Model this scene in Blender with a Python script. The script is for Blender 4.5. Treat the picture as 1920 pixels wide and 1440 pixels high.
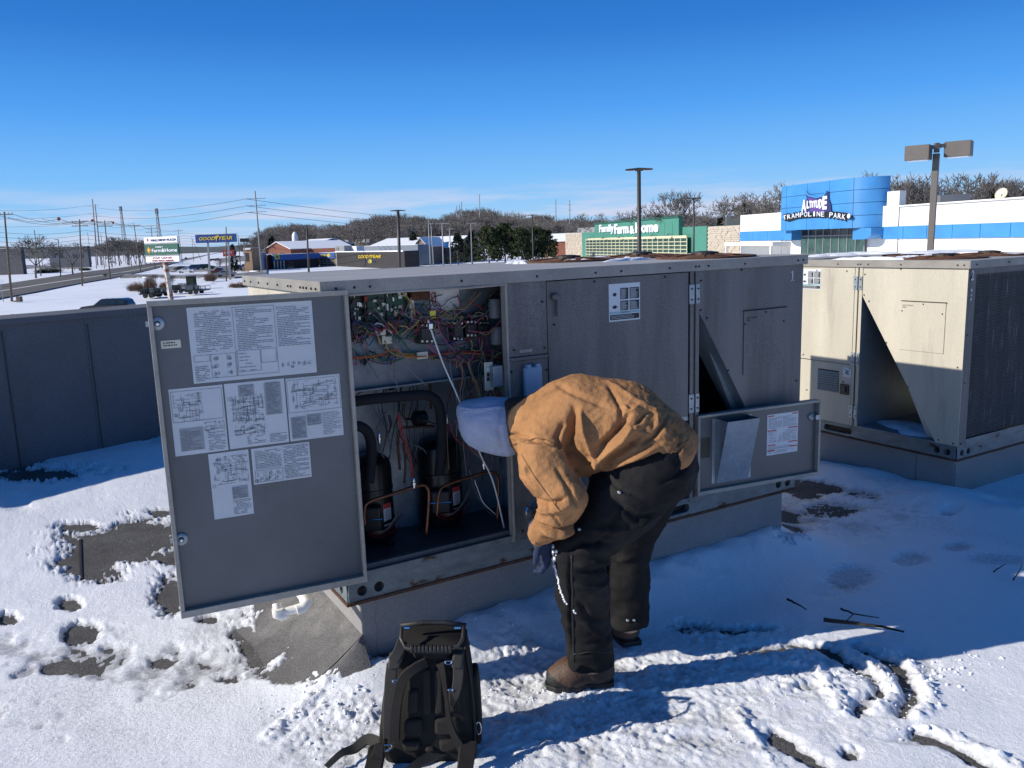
import bpy, math, random
import numpy as np
from mathutils import Vector, Matrix
R = math.radians
for o in list(bpy.data.objects):
    bpy.data.objects.remove(o)
S = bpy.context.scene
COL = S.collection

# ------------------------------------------------------------------ camera
FPX, PITCH, ROLL, YAW, CZ = 1529.63, 0.174719, -0.0340455, 0.5291106, 1.62
_fw = np.array([math.sin(YAW)*math.cos(PITCH), math.cos(YAW)*math.cos(PITCH), -math.sin(PITCH)])
_r = np.array([math.cos(YAW), -math.sin(YAW), 0.0]); _u = np.cross(_r, _fw)
_r2 = math.cos(ROLL)*_r + math.sin(ROLL)*_u; _u2 = -math.sin(ROLL)*_r + math.cos(ROLL)*_u
CAM = np.array([0, 0, CZ])
cd = bpy.data.cameras.new('camera'); cam = bpy.data.objects.new('camera', cd); COL.objects.link(cam)
cd.sensor_width = 36; cd.lens = 36*FPX/1920; cd.clip_start = 0.05; cd.clip_end = 12000
cam.matrix_world = Matrix(((_r2[0], _u2[0], -_fw[0], 0), (_r2[1], _u2[1], -_fw[1], 0), (_r2[2], _u2[2], -_fw[2], CZ), (0, 0, 0, 1)))
S.camera = cam

# ------------------------------------------------------------------ world, sun, exposure
SUN_EL, SUN_AZ = R(27.1), R(-74)          # azimuth clockwise from +Y
w = bpy.data.worlds.new("World"); S.world = w; w.use_nodes = True
nt = w.node_tree; bg = nt.nodes['Background']; N = nt.nodes; LK = nt.links
sky = N.new('ShaderNodeTexSky'); sky.sky_type = 'NISHITA'; sky.sun_disc = False
sky.sun_elevation = SUN_EL; sky.sun_rotation = SUN_AZ; sky.altitude = 250; sky.air_density = 1.0; sky.dust_density = 0.25; sky.ozone_density = 4.0
hs = N.new('ShaderNodeHueSaturation'); hs.inputs['Saturation'].default_value = 1.28; hs.inputs['Value'].default_value = 1.0
LK.new(sky.outputs[0], hs.inputs['Color'])
tc0 = N.new('ShaderNodeTexCoord'); sp0 = N.new('ShaderNodeSeparateXYZ'); LK.new(tc0.outputs['Generated'], sp0.inputs[0])
blue = N.new('ShaderNodeValToRGB'); bb = blue.color_ramp.elements
bb[0].position = 0; bb[0].color = (.38, .60, .87, 1); bb[1].position = 1; bb[1].color = (.007, .062, .21, 1)
for p_, c_ in ((.03, (.30, .57, .90)), (.08, (.18, .48, .92)), (.15, (.075, .33, .86)), (.23, (.028, .19, .63)), (.32, (.014, .13, .50)), (.55, (.010, .088, .33))):
    e = bb.new(p_); e.color = (*c_, 1)
LK.new(sp0.outputs['Z'], blue.inputs[0])
bsc = N.new('ShaderNodeVectorMath'); bsc.operation = 'SCALE'; bsc.inputs['Scale'].default_value = 1/.1; LK.new(blue.outputs[0], bsc.inputs[0])
skm = N.new('ShaderNodeMix'); skm.data_type = 'RGBA'; skm.inputs['Factor'].default_value = .9; LK.new(hs.outputs[0], skm.inputs['A']); LK.new(bsc.outputs[0], skm.inputs['B'])
# low band of thin cloud near the horizon
tc = N.new('ShaderNodeTexCoord'); mp = N.new('ShaderNodeMapping'); mp.inputs['Scale'].default_value = (3.2, 3.2, 34)
LK.new(tc.outputs['Generated'], mp.inputs[0])
nz = N.new('ShaderNodeTexNoise'); nz.inputs['Scale'].default_value = 1.6; nz.inputs['Detail'].default_value = 7; nz.inputs['Roughness'].default_value = .55
LK.new(mp.outputs[0], nz.inputs['Vector'])
cr = N.new('ShaderNodeValToRGB'); cr.color_ramp.elements[0].position = .43; cr.color_ramp.elements[1].position = .60
LK.new(nz.outputs['Fac'], cr.inputs[0])
sp = N.new('ShaderNodeSeparateXYZ'); LK.new(tc.outputs['Generated'], sp.inputs[0])
band = N.new('ShaderNodeValToRGB'); be = band.color_ramp.elements
be[0].position = 0.0; be[0].color = (.75, .75, .75, 1); be[1].position = .075; be[1].color = (0, 0, 0, 1)
e = be.new(.035); e.color = (.85, .85, .85, 1)
LK.new(sp.outputs['Z'], band.inputs[0])
mu = N.new('ShaderNodeMath'); mu.operation = 'MULTIPLY'; LK.new(cr.outputs[0], mu.inputs[0]); LK.new(band.outputs[0], mu.inputs[1])
mx = N.new('ShaderNodeMix'); mx.data_type = 'RGBA'; LK.new(mu.outputs[0], mx.inputs['Factor']); LK.new(skm.outputs['Result'], mx.inputs['A'])
mx.inputs['B'].default_value = (6.0, 6.4, 8.0, 1)
LK.new(mx.outputs['Result'], bg.inputs[0]); bg.inputs[1].default_value = 0.1

sl = bpy.data.lights.new('sun', 'SUN'); sl.energy = 5.0; sl.angle = R(.53); sl.color = (1, .945, .86)
so = bpy.data.objects.new('sun', sl); COL.objects.link(so)
SUND = Vector((math.sin(SUN_AZ)*math.cos(SUN_EL), math.cos(SUN_AZ)*math.cos(SUN_EL), math.sin(SUN_EL)))
so.rotation_euler = (-SUND).to_track_quat('-Z', 'Y').to_euler(); so.location = SUND*30
S.view_settings.view_transform = 'Standard'; S.view_settings.look = 'None'; S.view_settings.gamma = 1
S.view_settings.use_curve_mapping = False; S.view_settings.exposure = 0.12
S.cycles.max_bounces = 6; S.cycles.diffuse_bounces = 3; S.cycles.glossy_bounces = 3; S.cycles.transparent_max_bounces = 6

# ------------------------------------------------------------------ design-time measuring helpers (pixel of the photo -> world point)
def ray(px, py): return _fw*FPX + _r2*(px-960) + _u2*(720-py)
def on(ax, val, px, py):
    d = ray(px, py); t = (val-CAM[ax])/d[ax]; return CAM+d*t
FH = np.array([math.sin(YAW), math.cos(YAW), 0.0])
def at(px, py, b):
    d = ray(px, py); return CAM+d*(b/(d@FH))
GZ = -4.6                                     # street level, the roof is z = 0
def gp(px, py): return on(2, GZ, px, py)
class Plane:                                  # a vertical plane through P0 along dir
    def __init__(s, P0, P1):
        s.P = np.array([P0[0], P0[1], 0.0]); d = np.array([P1[0]-P0[0], P1[1]-P0[1], 0.0]); s.L = np.linalg.norm(d); s.d = d/s.L
        n = np.array([s.d[1], -s.d[0], 0]);
        if n@(CAM-s.P) < 0: n = -n
        s.n = n
    def hit(s, px, py):
        d = ray(px, py); t = ((s.P-CAM)@s.n)/(d@s.n); q = CAM+d*t; return float((q-s.P)@s.d), float(q[2])
    def pt(s, u, z, off=0.0):
        q = s.P+s.d*u+s.n*off; return np.array([q[0], q[1], z])

# ------------------------------------------------------------------ mesh helpers
class MB:
    def __init__(s): s.v = []; s.f = []; s.n = 0
    def add(s, v, f):
        v = np.asarray(v, float).reshape(-1, 3); s.v.append(v); k = s.n
        s.f += [tuple(i+k for i in q) for q in f]; s.n += len(v); return s
    def box(s, lo, hi):
        x0, y0, z0 = lo; x1, y1, z1 = hi
        return s.add([(x0,y0,z0),(x1,y0,z0),(x1,y1,z0),(x0,y1,z0),(x0,y0,z1),(x1,y0,z1),(x1,y1,z1),(x0,y1,z1)], BOXF)
    def obox(s, c, ax, ay, az):                # oriented box: centre and three half-axis vectors
        c, ax, ay, az = [np.asarray(q, float) for q in (c, ax, ay, az)]
        return s.add([c-ax-ay-az, c+ax-ay-az, c+ax+ay-az, c-ax+ay-az, c-ax-ay+az, c+ax-ay+az, c+ax+ay+az, c-ax+ay+az], BOXF)
    def bar(s, a, b, wd, hd=None, up=(0, 0, 1)):
        a = np.asarray(a, float); b = np.asarray(b, float); d = b-a; L = np.linalg.norm(d); d = d/L
        sd = np.cross(d, up)
        if np.linalg.norm(sd) < 1e-4: sd = np.cross(d, (1, 0, 0))
        sd /= np.linalg.norm(sd); u = np.cross(sd, d)
        return s.obox((a+b)/2, d*L/2, sd*wd/2, u*(hd or wd)/2)
    def tube(s, pts, r, n=8, caps=True):
        P = [np.asarray(q, float) for q in pts]; m = len(P); rr = r if hasattr(r, '__len__') else [r]*m
        prev = None; vs = []
        for i in range(m):
            t = P[min(i+1, m-1)]-P[max(i-1, 0)]; t = t/(np.linalg.norm(t)+1e-12)
            if prev is None:
                a = np.cross(t, (0, 0, 1));
                if np.linalg.norm(a) < .1: a = np.cross(t, (1, 0, 0))
            else: a = prev-t*(prev@t)
            a = a/(np.linalg.norm(a)+1e-12); prev = a; b = np.cross(t, a)
            for k in range(n):
                an = 2*math.pi*k/n; vs.append(P[i]+rr[i]*(a*math.cos(an)+b*math.sin(an)))
        fs = [(i*n+k, i*n+(k+1) % n, (i+1)*n+(k+1) % n, (i+1)*n+k) for i in range(m-1) for k in range(n)]
        if caps: fs += [tuple(range(n))[::-1], tuple((m-1)*n+k for k in range(n))]
        return s.add(vs, fs)
    def cyl(s, a, b, r, n=16, r2=None): return s.tube([a, b], [r, r if r2 is None else r2], n)
    def lathe(s, c, prof, n=24, ax=(0, 0, 1)):
        ax = np.asarray(ax, float); ax /= np.linalg.norm(ax); t = np.cross(ax, (1, 0, 0))
        if np.linalg.norm(t) < .1: t = np.cross(ax, (0, 1, 0))
        t /= np.linalg.norm(t); q = np.cross(ax, t); c = np.asarray(c, float); vs = []
        for r, h in prof:
            for k in range(n):
                an = 2*math.pi*k/n; vs.append(c+ax*h+r*(t*math.cos(an)+q*math.sin(an)))
        m = len(prof)
        fs = [(i*n+k, i*n+(k+1) % n, (i+1)*n+(k+1) % n, (i+1)*n+k) for i in range(m-1) for k in range(n)]
        fs += [tuple(range(n))[::-1], tuple((m-1)*n+k for k in range(n))]
        return s.add(vs, fs)
    def quad(s, *p): return s.add(p, [tuple(range(len(p)))])
    def prism(s, poly, z0, z1):
        n = len(poly); v = [(x, y, z0) for x, y in poly]+[(x, y, z1) for x, y in poly]
        f = [tuple(range(n))[::-1], tuple(range(n, 2*n))]+[(i, (i+1) % n, n+(i+1) % n, n+i) for i in range(n)]
        return s.add(v, f)
    def sweep(s, A, B):                        # closed side between two matching outlines, both ends capped
        n = len(A); f = [tuple(range(n))[::-1], tuple(range(n, 2*n))]+[(i, (i+1) % n, n+(i+1) % n, n+i) for i in range(n)]
        return s.add(list(A)+list(B), f)
    def mesh(s, name='m'):
        me = bpy.data.meshes.new(name); me.from_pydata(np.concatenate(s.v) if s.v else [], [], s.f); me.validate(); me.update(); return me
BOXF = [(3,2,1,0),(4,5,6,7),(0,1,5,4),(1,2,6,5),(2,3,7,6),(3,0,4,7)]
def link(name, me, m=None, parent=None, smooth=False, bevel=0, auto=None, kind=None, label=None):
    if isinstance(me, MB):
        me = me.mesh(name)
    if m is not None:
        me.materials.clear(); me.materials.append(m)
    if smooth or auto:
        me.polygons.foreach_set('use_smooth', [True]*len(me.polygons))
        if auto: me.set_sharp_from_angle(angle=R(auto))
    o = bpy.data.objects.new(name, me); COL.objects.link(o)
    if parent is not None:
        o.parent = parent
        if parent.type == 'EMPTY': o.matrix_parent_inverse = parent.matrix_basis.inverted()
    if bevel:
        b = o.modifiers.new('bevel', 'BEVEL'); b.width = bevel; b.segments = 2; b.limit_method = 'ANGLE'; b.angle_limit = R(40)
    if kind: o['kind'] = kind
    if label: o['label'] = label
    return o
def thing(name, label, cat, loc=(0, 0, 0), rz=0, group=None):
    o = bpy.data.objects.new(name, None); COL.objects.link(o); o.empty_display_size = .2
    o.location = [float(q) for q in loc]; o.rotation_euler = (0, 0, rz); o['label'] = label; o['category'] = cat
    if group: o['group'] = group
    return o
def tag(o, label, cat, group=None, kind=None):
    o['label'] = label; o['category'] = cat
    if group: o['group'] = group
    if kind: o['kind'] = kind
    return o
def struct(name, me, m, smooth=False, auto=None):
    o = link(name, me, m, None, smooth, auto=auto); o['kind'] = 'structure'; return o
def kids(o): return [c for c in bpy.data.objects if c.parent == o]
def dup(root, loc, rz=0, scale=1, label=None, group=None):
    def rec(o, par):
        c = o.copy(); COL.objects.link(c)
        if par is not None: c.parent = par
        for ch in KID.get(o.name, []): rec(ch, c)
        return c
    r = rec(root, None); r.location = [float(q) for q in loc]; r.rotation_euler = (0, 0, rz)
    s3 = scale if hasattr(scale, '__len__') else (scale,)*3
    r.scale = s3
    if label: r['label'] = label
    if group: r['group'] = group
    return r
KID = {}
def regkids(root):
    KID[root.name] = kids(root)
    for c in KID[root.name]: KID[c.name] = kids(c)
_fonts = {}
def text_mesh(body, bold=0.0, extrude=0.02, shear=0.0, spacing=1.0):
    cu = bpy.data.curves.new('t', 'FONT'); cu.body = body; cu.size = 1; cu.extrude = extrude; cu.offset = bold; cu.shear = shear; cu.space_character = spacing; cu.resolution_u = 4
    o = bpy.data.objects.new('t', cu); me = bpy.data.meshes.new_from_object(o)
    v = np.zeros(len(me.vertices)*3); me.vertices.foreach_get('co', v); v = v.reshape(-1, 3)
    f = [tuple(p.vertices) for p in me.polygons]
    bpy.data.objects.remove(o); bpy.data.curves.remove(cu); bpy.data.meshes.remove(me)
    mn = v.min(0); mx_ = v.max(0)
    v[:, :2] = (v[:, :2]-mn[:2])/(mx_[:2]-mn[:2])        # unit box
    v[:, 2] = (v[:, 2]-mn[2])/max(mx_[2]-mn[2], 1e-6)
    return v, f
def put_text(mb, body, O, ux, uy, un, **k):               # O lower-left corner, ux/uy full width and height vectors, un thickness vector
    v, f = text_mesh(body, **k); O, ux, uy, un = [np.asarray(q, float) for q in (O, ux, uy, un)]
    mb.add(O+v[:, :1]*ux+v[:, 1:2]*uy+v[:, 2:3]*un, f); return mb

# ------------------------------------------------------------------ numpy noise
def _hash(ix, iy, iz, seed):
    h = (ix.astype(np.int64)*374761393+iy.astype(np.int64)*668265263+iz.astype(np.int64)*2147483647+seed*144665) & 0xffffffff
    h = ((h ^ (h >> 13))*1274126177) & 0xffffffff; h = (h ^ (h >> 16)) & 0xffffffff
    return h.astype(np.float64)/0xffffffff
def vnoise(P, seed=0):
    P = np.asarray(P, float)
    if P.shape[-1] == 2: P = np.concatenate([P, np.zeros(P.shape[:-1]+(1,))], -1)
    F = np.floor(P); f = P-F; f = f*f*(3-2*f); F = F.astype(np.int64); r = 0
    for dx in (0, 1):
        for dy in (0, 1):
            for dz in (0, 1):
                wgt = (f[..., 0] if dx else 1-f[..., 0])*(f[..., 1] if dy else 1-f[..., 1])*(f[..., 2] if dz else 1-f[..., 2])
                r = r+wgt*_hash(F[..., 0]+dx, F[..., 1]+dy, F[..., 2]+dz, seed)
    return r*2-1
def fbm(P, sc, oct=4, seed=0, rough=.5):
    r = 0; a = 1; t = 0; P = np.asarray(P, float)
    for i in range(oct): r = r+a*vnoise(P*sc*(2.03**i)+i*17.3, seed+i); t += a; a *= rough
    return r/t
def ridged(P, sc, oct=3, seed=0):
    r = 0; a = 1; t = 0
    for i in range(oct): r = r+a*(1-2*np.abs(vnoise(np.asarray(P)*sc*(2.1**i)+i*9.7, seed+i))); t += a; a *= .5
    return r/t
def sstep(a, b, x): t = np.clip((x-a)/(b-a), 0, 1); return t*t*(3-2*t)

# ------------------------------------------------------------------ signed distance toolkit + surface nets
def cone(P, a, b, ra, rb, s=(1, 1, 1)):
    s = np.asarray(s, float); a = np.asarray(a, float); b = np.asarray(b, float)
    pa = (P-a)*s; ba = (b-a)*s; t = np.clip((pa@ba)/(ba@ba+1e-9), 0, 1)
    return np.linalg.norm(pa-t[..., None]*ba, axis=-1)-(ra+(rb-ra)*t)
def ell(P, c, r):
    r = np.asarray(r, float); k = np.linalg.norm((P-np.asarray(c))/r, axis=-1); return (k-1)*r.min()
def smin(a, b, k):
    h = np.clip(.5+.5*(b-a)/k, 0, 1); return b*(1-h)+a*h-k*h*(1-h)
def surfnet(fn, lo, hi, h):
    lo = np.asarray(lo, float); hi = np.asarray(hi, float); n = np.ceil((hi-lo)/h).astype(int)+1
    X, Y, Z = np.meshgrid(*[lo[i]+h*np.arange(n[i]) for i in range(3)], indexing='ij')
    D = fn(np.stack([X, Y, Z], -1))
    neg = D < 0; acc = np.zeros(tuple(n-1)+(3,)); cnt = np.zeros(tuple(n-1))
    def sl(a, o): return a[o[0]:o[0]+n[0]-1, o[1]:o[1]+n[1]-1, o[2]:o[2]+n[2]-1]
    C = [(i, j, k) for i in (0, 1) for j in (0, 1) for k in (0, 1)]
    for c in C:
        for ax in range(3):
            if c[ax] == 0:
                c2 = list(c); c2[ax] = 1; A = sl(D, c); B = sl(D, c2); m = (A < 0) != (B < 0)
                t = np.where(m, A/(A-B+1e-20), 0)
                for q in range(3): acc[..., q] += np.where(m, c[q]+(t if q == ax else 0), 0)
                cnt += m
    act = cnt > 0; idx = -np.ones(act.shape, int); idx[act] = np.arange(act.sum())
    cell = np.argwhere(act); V = lo+h*(cell+acc[act]/cnt[act][:, None])
    Fs = []
    for ax in range(3):
        b, c = (ax+1) % 3, (ax+2) % 3
        A = neg; s0 = [slice(None)]*3; s1 = [slice(None)]*3; s0[ax] = slice(0, -1); s1[ax] = slice(1, None)
        ch = A[tuple(s0)] != A[tuple(s1)]; e = np.argwhere(ch); e = e[(e[:, b] > 0) & (e[:, c] > 0) & (e[:, b] < n[b]-1) & (e[:, c] < n[c]-1)]
        db = np.zeros(3, int); db[b] = 1; dc = np.zeros(3, int); dc[c] = 1
        q = np.stack([idx[tuple(x.T)] for x in (e-db-dc, e-dc, e, e-db)], 1)
        fl = A[tuple(e.T)]; q[~fl] = q[~fl][:, ::-1]; Fs.append(q)
    return V, np.concatenate(Fs)
def relax(V, F, it=2, lam=.5):
    E = np.concatenate([F[:, [i, (i+1) % 4]] for i in range(4)])
    for _ in range(it):
        s = np.zeros_like(V); c = np.zeros(len(V))
        np.add.at(s, E[:, 0], V[E[:, 1]]); np.add.at(s, E[:, 1], V[E[:, 0]]); np.add.at(c, E[:, 0], 1); np.add.at(c, E[:, 1], 1)
        V = V+(s/c[:, None]-V)*lam
    return V
def vnormals(V, F):
    n = np.cross(V[F[:, 2]]-V[F[:, 0]], V[F[:, 3]]-V[F[:, 1]]); N_ = np.zeros_like(V)
    for i in range(4): np.add.at(N_, F[:, i], n)
    return N_/(np.linalg.norm(N_, axis=1)[:, None]+1e-12)
def npmesh(name, V, F):
    me = bpy.data.meshes.new(name); V = np.asarray(V, np.float32); F = np.asarray(F, np.int32); k = F.shape[1]
    me.vertices.add(len(V)); me.vertices.foreach_set('co', V.ravel()); me.loops.add(F.size); me.loops.foreach_set('vertex_index', F.ravel())
    me.polygons.add(len(F)); me.polygons.foreach_set('loop_start', np.arange(0, F.size, k, dtype=np.int32))
    me.polygons.foreach_set('loop_total', np.full(len(F), k, np.int32)); me.update(calc_edges=True); me.validate(); return me
def setattr_f(me, name, arr):
    a = me.attributes.new(name, 'FLOAT', 'POINT'); a.data.foreach_set('value', np.asarray(arr, np.float32))

# ------------------------------------------------------------------ materials
def mat(name, col, rough=.6, metal=0, var=0, vs=3, speck=0, ss=200, bump=0, bs=60, col2=None, c2s=4, c2t=(.5, .65), spec=.5, stretch=None, coat=0):
    m = bpy.data.materials.new(name); m.use_nodes = True; n = m.node_tree.nodes; l = m.node_tree.links; p = n['Principled BSDF']
    p.inputs['Roughness'].default_value = rough; p.inputs['Metallic'].default_value = metal; p.inputs['Specular IOR Level'].default_value = spec
    p.inputs['Coat Weight'].default_value = coat
    tc = n.new('ShaderNodeTexCoord'); vec = tc.outputs['Object']
    if stretch:
        mp = n.new('ShaderNodeMapping'); mp.inputs['Scale'].default_value = stretch; l.new(vec, mp.inputs[0]); svec = mp.outputs[0]
    else: svec = vec
    c = n.new('ShaderNodeRGB'); c.outputs[0].default_value = (*col, 1); cur = c.outputs[0]
    def noise(sc, det=5, v=None):
        q = n.new('ShaderNodeTexNoise'); q.inputs['Scale'].default_value = sc; q.inputs['Detail'].default_value = det; q.inputs['Roughness'].default_value = .6; l.new(v or vec, q.inputs['Vector']); return q.outputs['Fac']
    if col2:
        r = n.new('ShaderNodeMapRange'); r.inputs['From Min'].default_value = c2t[0]; r.inputs['From Max'].default_value = c2t[1]; l.new(noise(c2s, 6, svec), r.inputs['Value'])
        x = n.new('ShaderNodeMix'); x.data_type = 'RGBA'; l.new(r.outputs[0], x.inputs['Factor']); l.new(cur, x.inputs['A']); x.inputs['B'].default_value = (*col2, 1); cur = x.outputs['Result']
    def modul(src, amt):
        nonlocal cur
        r = n.new('ShaderNodeMapRange'); r.inputs['From Min'].default_value = .3; r.inputs['From Max'].default_value = .7
        r.inputs['To Min'].default_value = 1-amt; r.inputs['To Max'].default_value = 1+amt*.6; l.new(src, r.inputs['Value'])
        x = n.new('ShaderNodeVectorMath'); x.operation = 'SCALE'; l.new(cur, x.inputs[0]); l.new(r.outputs[0], x.inputs['Scale']); cur = x.outputs[0]
    if var: modul(noise(vs, 5, svec), var)
    if speck: modul(noise(ss, 2), speck)
    l.new(cur, p.inputs['Base Color'])
    if bump:
        b = n.new('ShaderNodeBump'); b.inputs['Strength'].default_value = bump; b.inputs['Distance'].default_value = .01; l.new(noise(bs, 4, svec), b.inputs['Height']); l.new(b.outputs[0], p.inputs['Normal'])
    return m
M = {}
M['panel'] = mat('weathered_panel_shaded', (.165, .158, .15), .5, .2, var=.30, vs=2.2, speck=.32, ss=150, bump=.12, bs=3.5, col2=(.125, .115, .11), c2s=2.6, c2t=(.48, .66), stretch=(2.6, 2.6, .35))  # weathered grey, with the shade of the front faces darkened into the colour
M['panel2'] = mat('weathered_panel_pale_lit', (.54, .495, .39), .5, .1, var=.14, vs=2, speck=.12, ss=190, bump=.10, bs=3.5, col2=(.38, .33, .27), c2s=2.2, c2t=(.58, .74), stretch=(2.4, 2.4, .4))  # paler cabinet paint, also the lit copy for the sunlit end panels
M['rooftop'] = mat('weathered_roof_panel', (.36, .355, .34), .75, 0, var=.16, vs=3.2, speck=.08, ss=120, stretch=(1, 3, 1))
M['flange'] = mat('roof_flange', (.30, .28, .245), .5, .2, var=.2, vs=6, speck=.15, ss=150)
M['galv'] = mat('galvanised_rail', (.17, .20, .21), .45, .35, var=.3, vs=9, speck=.12, ss=80, col2=(.07, .035, .02), c2s=7, c2t=(.60, .66), stretch=(1, 1, 2.2))
M['galvclean'] = mat('galvanised_clean', (.33, .38, .41), .38, .5, var=.15, vs=7, speck=.12, ss=60)
M['plate'] = mat('control_plate_metal', (.17, .205, .225), .38, .5, var=.2, vs=7, speck=.12, ss=60)
M['rust'] = mat('rust', (.12, .055, .03), .9, .1, var=.5, vs=18, speck=.3, ss=120, bump=.3, bs=120)
M['floor_in'] = mat('unit_floor', (.10, .12, .13), .5, .3, var=.3, vs=8, speck=.15, ss=90)
M['doorpaint'] = mat('door_inner_paint', (.118, .125, .13), .42, .25, bump=.10, bs=3, var=.18, vs=2.5, speck=.03, ss=140, col2=(.10, .10, .10), c2s=5.5, c2t=(.62, .78))
M['trim'] = mat('door_trim', (.36, .33, .28), .55, .1, var=.2, vs=12, speck=.12, ss=120)
M['screw'] = mat('screw_dark', (.05, .04, .035), .6, .6)
M['black'] = mat('black_paint', (.012, .013, .014), .28, .1, var=.3, vs=14, speck=.2, ss=90, col2=(.05, .04, .032), c2s=9, c2t=(.6, .75))
M['foam'] = mat('black_foam', (.010, .011, .013), .85, 0, var=.2, vs=40, bump=.1, bs=90)
M['copper'] = mat('copper_tube', (.19, .085, .05), .38, .9, var=.35, vs=25)
M['copperdark'] = mat('copper_tube_dull', (.12, .065, .04), .5, .7, var=.35, vs=25)
M['plastic_white'] = mat('white_plastic', (.72, .72, .69), .4, var=.05, vs=9)
M['pvc'] = mat('pvc_white', (.82, .79, .72), .35, var=.06, vs=8)
M['ivory'] = mat('ivory_plastic', (.62, .58, .44), .4)
M['chip'] = mat('black_chip', (.012, .012, .012), .4)
M['pcb'] = mat('circuit_board_green', (.012, .085, .045), .45, var=.45, vs=40, speck=.5, ss=160)
M['pcb2'] = mat('circuit_board_dark_green', (.02, .05, .035), .45, var=.5, vs=60, speck=.6, ss=200)
M['paper'] = mat('paper_white', (.62, .65, .67), .35, 0, var=.03, vs=8, bump=.0)
M['ink'] = mat('ink_grey', (.16, .17, .18), .6)
M['ink2'] = mat('ink_table_grey', (.30, .32, .33), .6)
M['inkk'] = mat('ink_black', (.02, .02, .02), .6)
M['red'] = mat('red_ink', (.55, .05, .05), .5)
M['blueplastic'] = mat('pale_blue_cover', (.28, .40, .52), .4, var=.08, vs=8)
M['brass'] = mat('pale_metal', (.55, .55, .52), .3, .8)
M['chrome'] = mat('chrome', (.6, .62, .65), .18, 1)
for nm, c in dict(red=(.30, .02, .02), maroon=(.16, .02, .07), blue=(.03, .07, .20), black=(.012, .012, .012), yellow=(.40, .31, .10), tan=(.30, .2, .11), orange=(.5, .12, .02), white=(.6, .6, .58), grey=(.16, .17, .18), green=(.03, .12, .06), pink=(.35, .08, .16)).items():
    M['w_'+nm] = mat('wire_'+nm, c, .45)
M['curb'] = mat('curb_mineral_felt', (.32, .31, .30), .95, 0, var=.16, vs=3, speck=.36, ss=260, bump=.5, bs=300)
M['skirt'] = mat('curb_foot_felt', (.15, .145, .14), .95, 0, var=.3, vs=5, speck=.55, ss=230, bump=.6, bs=280, col2=(.34, .33, .31), c2s=2.4, c2t=(.5, .72))
M['membrane'] = mat('roof_mineral_membrane', (.115, .11, .105), .95, 0, var=.35, vs=6, speck=.7, ss=190, bump=.9, bs=200, col2=(.30, .30, .31), c2s=38, c2t=(.60, .72))
M['parapet'] = mat('parapet_membrane', (.125, .135, .15), .9, 0, var=.12, vs=2, speck=.3, ss=150, bump=.4, bs=200)
M['pole_wood'] = mat('utility_pole_wood', (.15, .115, .085), .9, var=.25, vs=3)
M['pole_metal'] = mat('grey_steel_pole', (.26, .265, .27), .6, .2)
M['pole_dark'] = mat('dark_bronze_pole', (.055, .048, .042), .5, .2, var=.1, vs=3)
M['lens'] = mat('lamp_lens', (.7, .72, .75), .25)
M['cable'] = mat('cable_dark', (.05, .05, .055), .7)
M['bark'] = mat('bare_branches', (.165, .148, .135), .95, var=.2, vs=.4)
M['barkhaze'] = mat('far_wood_branches_hazed', (.195, .178, .165), .95, var=.3, vs=.05)  # distance haze put into this paler, greyer branch colour
M['bush'] = mat('bush_twigs', (.22, .14, .10), .95, var=.3, vs=.7)
M['needle'] = mat('pine_needles', (.035, .055, .018), .9, var=.5, vs=.7, col2=(.085, .085, .03), c2s=.5, c2t=(.5, .7))
M['needle2'] = mat('spruce_needles', (.014, .026, .014), .9, var=.4, vs=.6)
M['glass'] = mat('dark_glass', (.02, .03, .04), .08, 0, spec=.8)
M['glassgreen'] = mat('store_glass', (.05, .10, .09), .12, 0, var=.5, vs=.6, spec=.8)
M['tyre'] = mat('tyre', (.015, .015, .016), .85)
M['rim'] = mat('rim', (.3, .3, .31), .35, .7)
M['asphalt'] = mat('asphalt_road', (.115, .105, .095), .9, 0, var=.25, vs=.08, speck=.15, ss=2, stretch=(1, 1, 1))
M['slush'] = mat('wet_lot', (.16, .145, .13), .8, 0, var=.4, vs=.15, col2=(.6, .62, .66), c2s=.22, c2t=(.52, .6))
def paint(nm, c, r=.5, **k):
    if nm not in M: M[nm] = mat(nm, c, r, **k)
    return M[nm]
# ================================================================== ROOF, SNOW, PARAPET, CURBS
X0, Y0, UL, UW, UH = 0.9198, 2.8943, 2.5372, 1.1903, 1.254      # first unit: front left corner, length, depth, height of cabinet
RAILZ = 0.24
X2, Y2, Z2 = 4.8971, 2.8721, RAILZ-0.0901                        # second unit: its near corner and rail height
GR = -0.10                                        # the roof away from the cants
def ground(x, y):
    dx = np.maximum(np.maximum(X0+.07-x, x-(X0+UL-.05)), 0); dy = np.maximum(np.maximum(Y0+.05-y, y-(Y0+UW)), 0); d = np.hypot(dx, dy)
    return GR+.085*(1-sstep(.0, .42, d))
MEMB = -0.007
class Ell:                                        # an ellipse on the roof measured from the photo: centre pixel and half sizes in pixels
    def __init__(s, px, py, rx, ry, depth=1.0, soft=.5, rot=0):
        c = on(2, GR, px, py)[:2]; ca, sa = math.cos(rot), math.sin(rot)
        a = on(2, GR, px+rx*ca, py+rx*sa)[:2]-c; b = on(2, GR, px+ry*sa, py-ry*ca)[:2]-c
        s.c = c; s.I = np.linalg.inv(np.array([a, b]).T); s.d = depth; s.soft = soft
    def f(s, x, y, wob=0):
        q = np.stack([x-s.c[0], y-s.c[1]], -1)@s.I.T; r = np.sqrt((q**2).sum(-1))+wob
        return s.d*(1-sstep(1-s.soft, 1+s.soft*.55, r))
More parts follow.
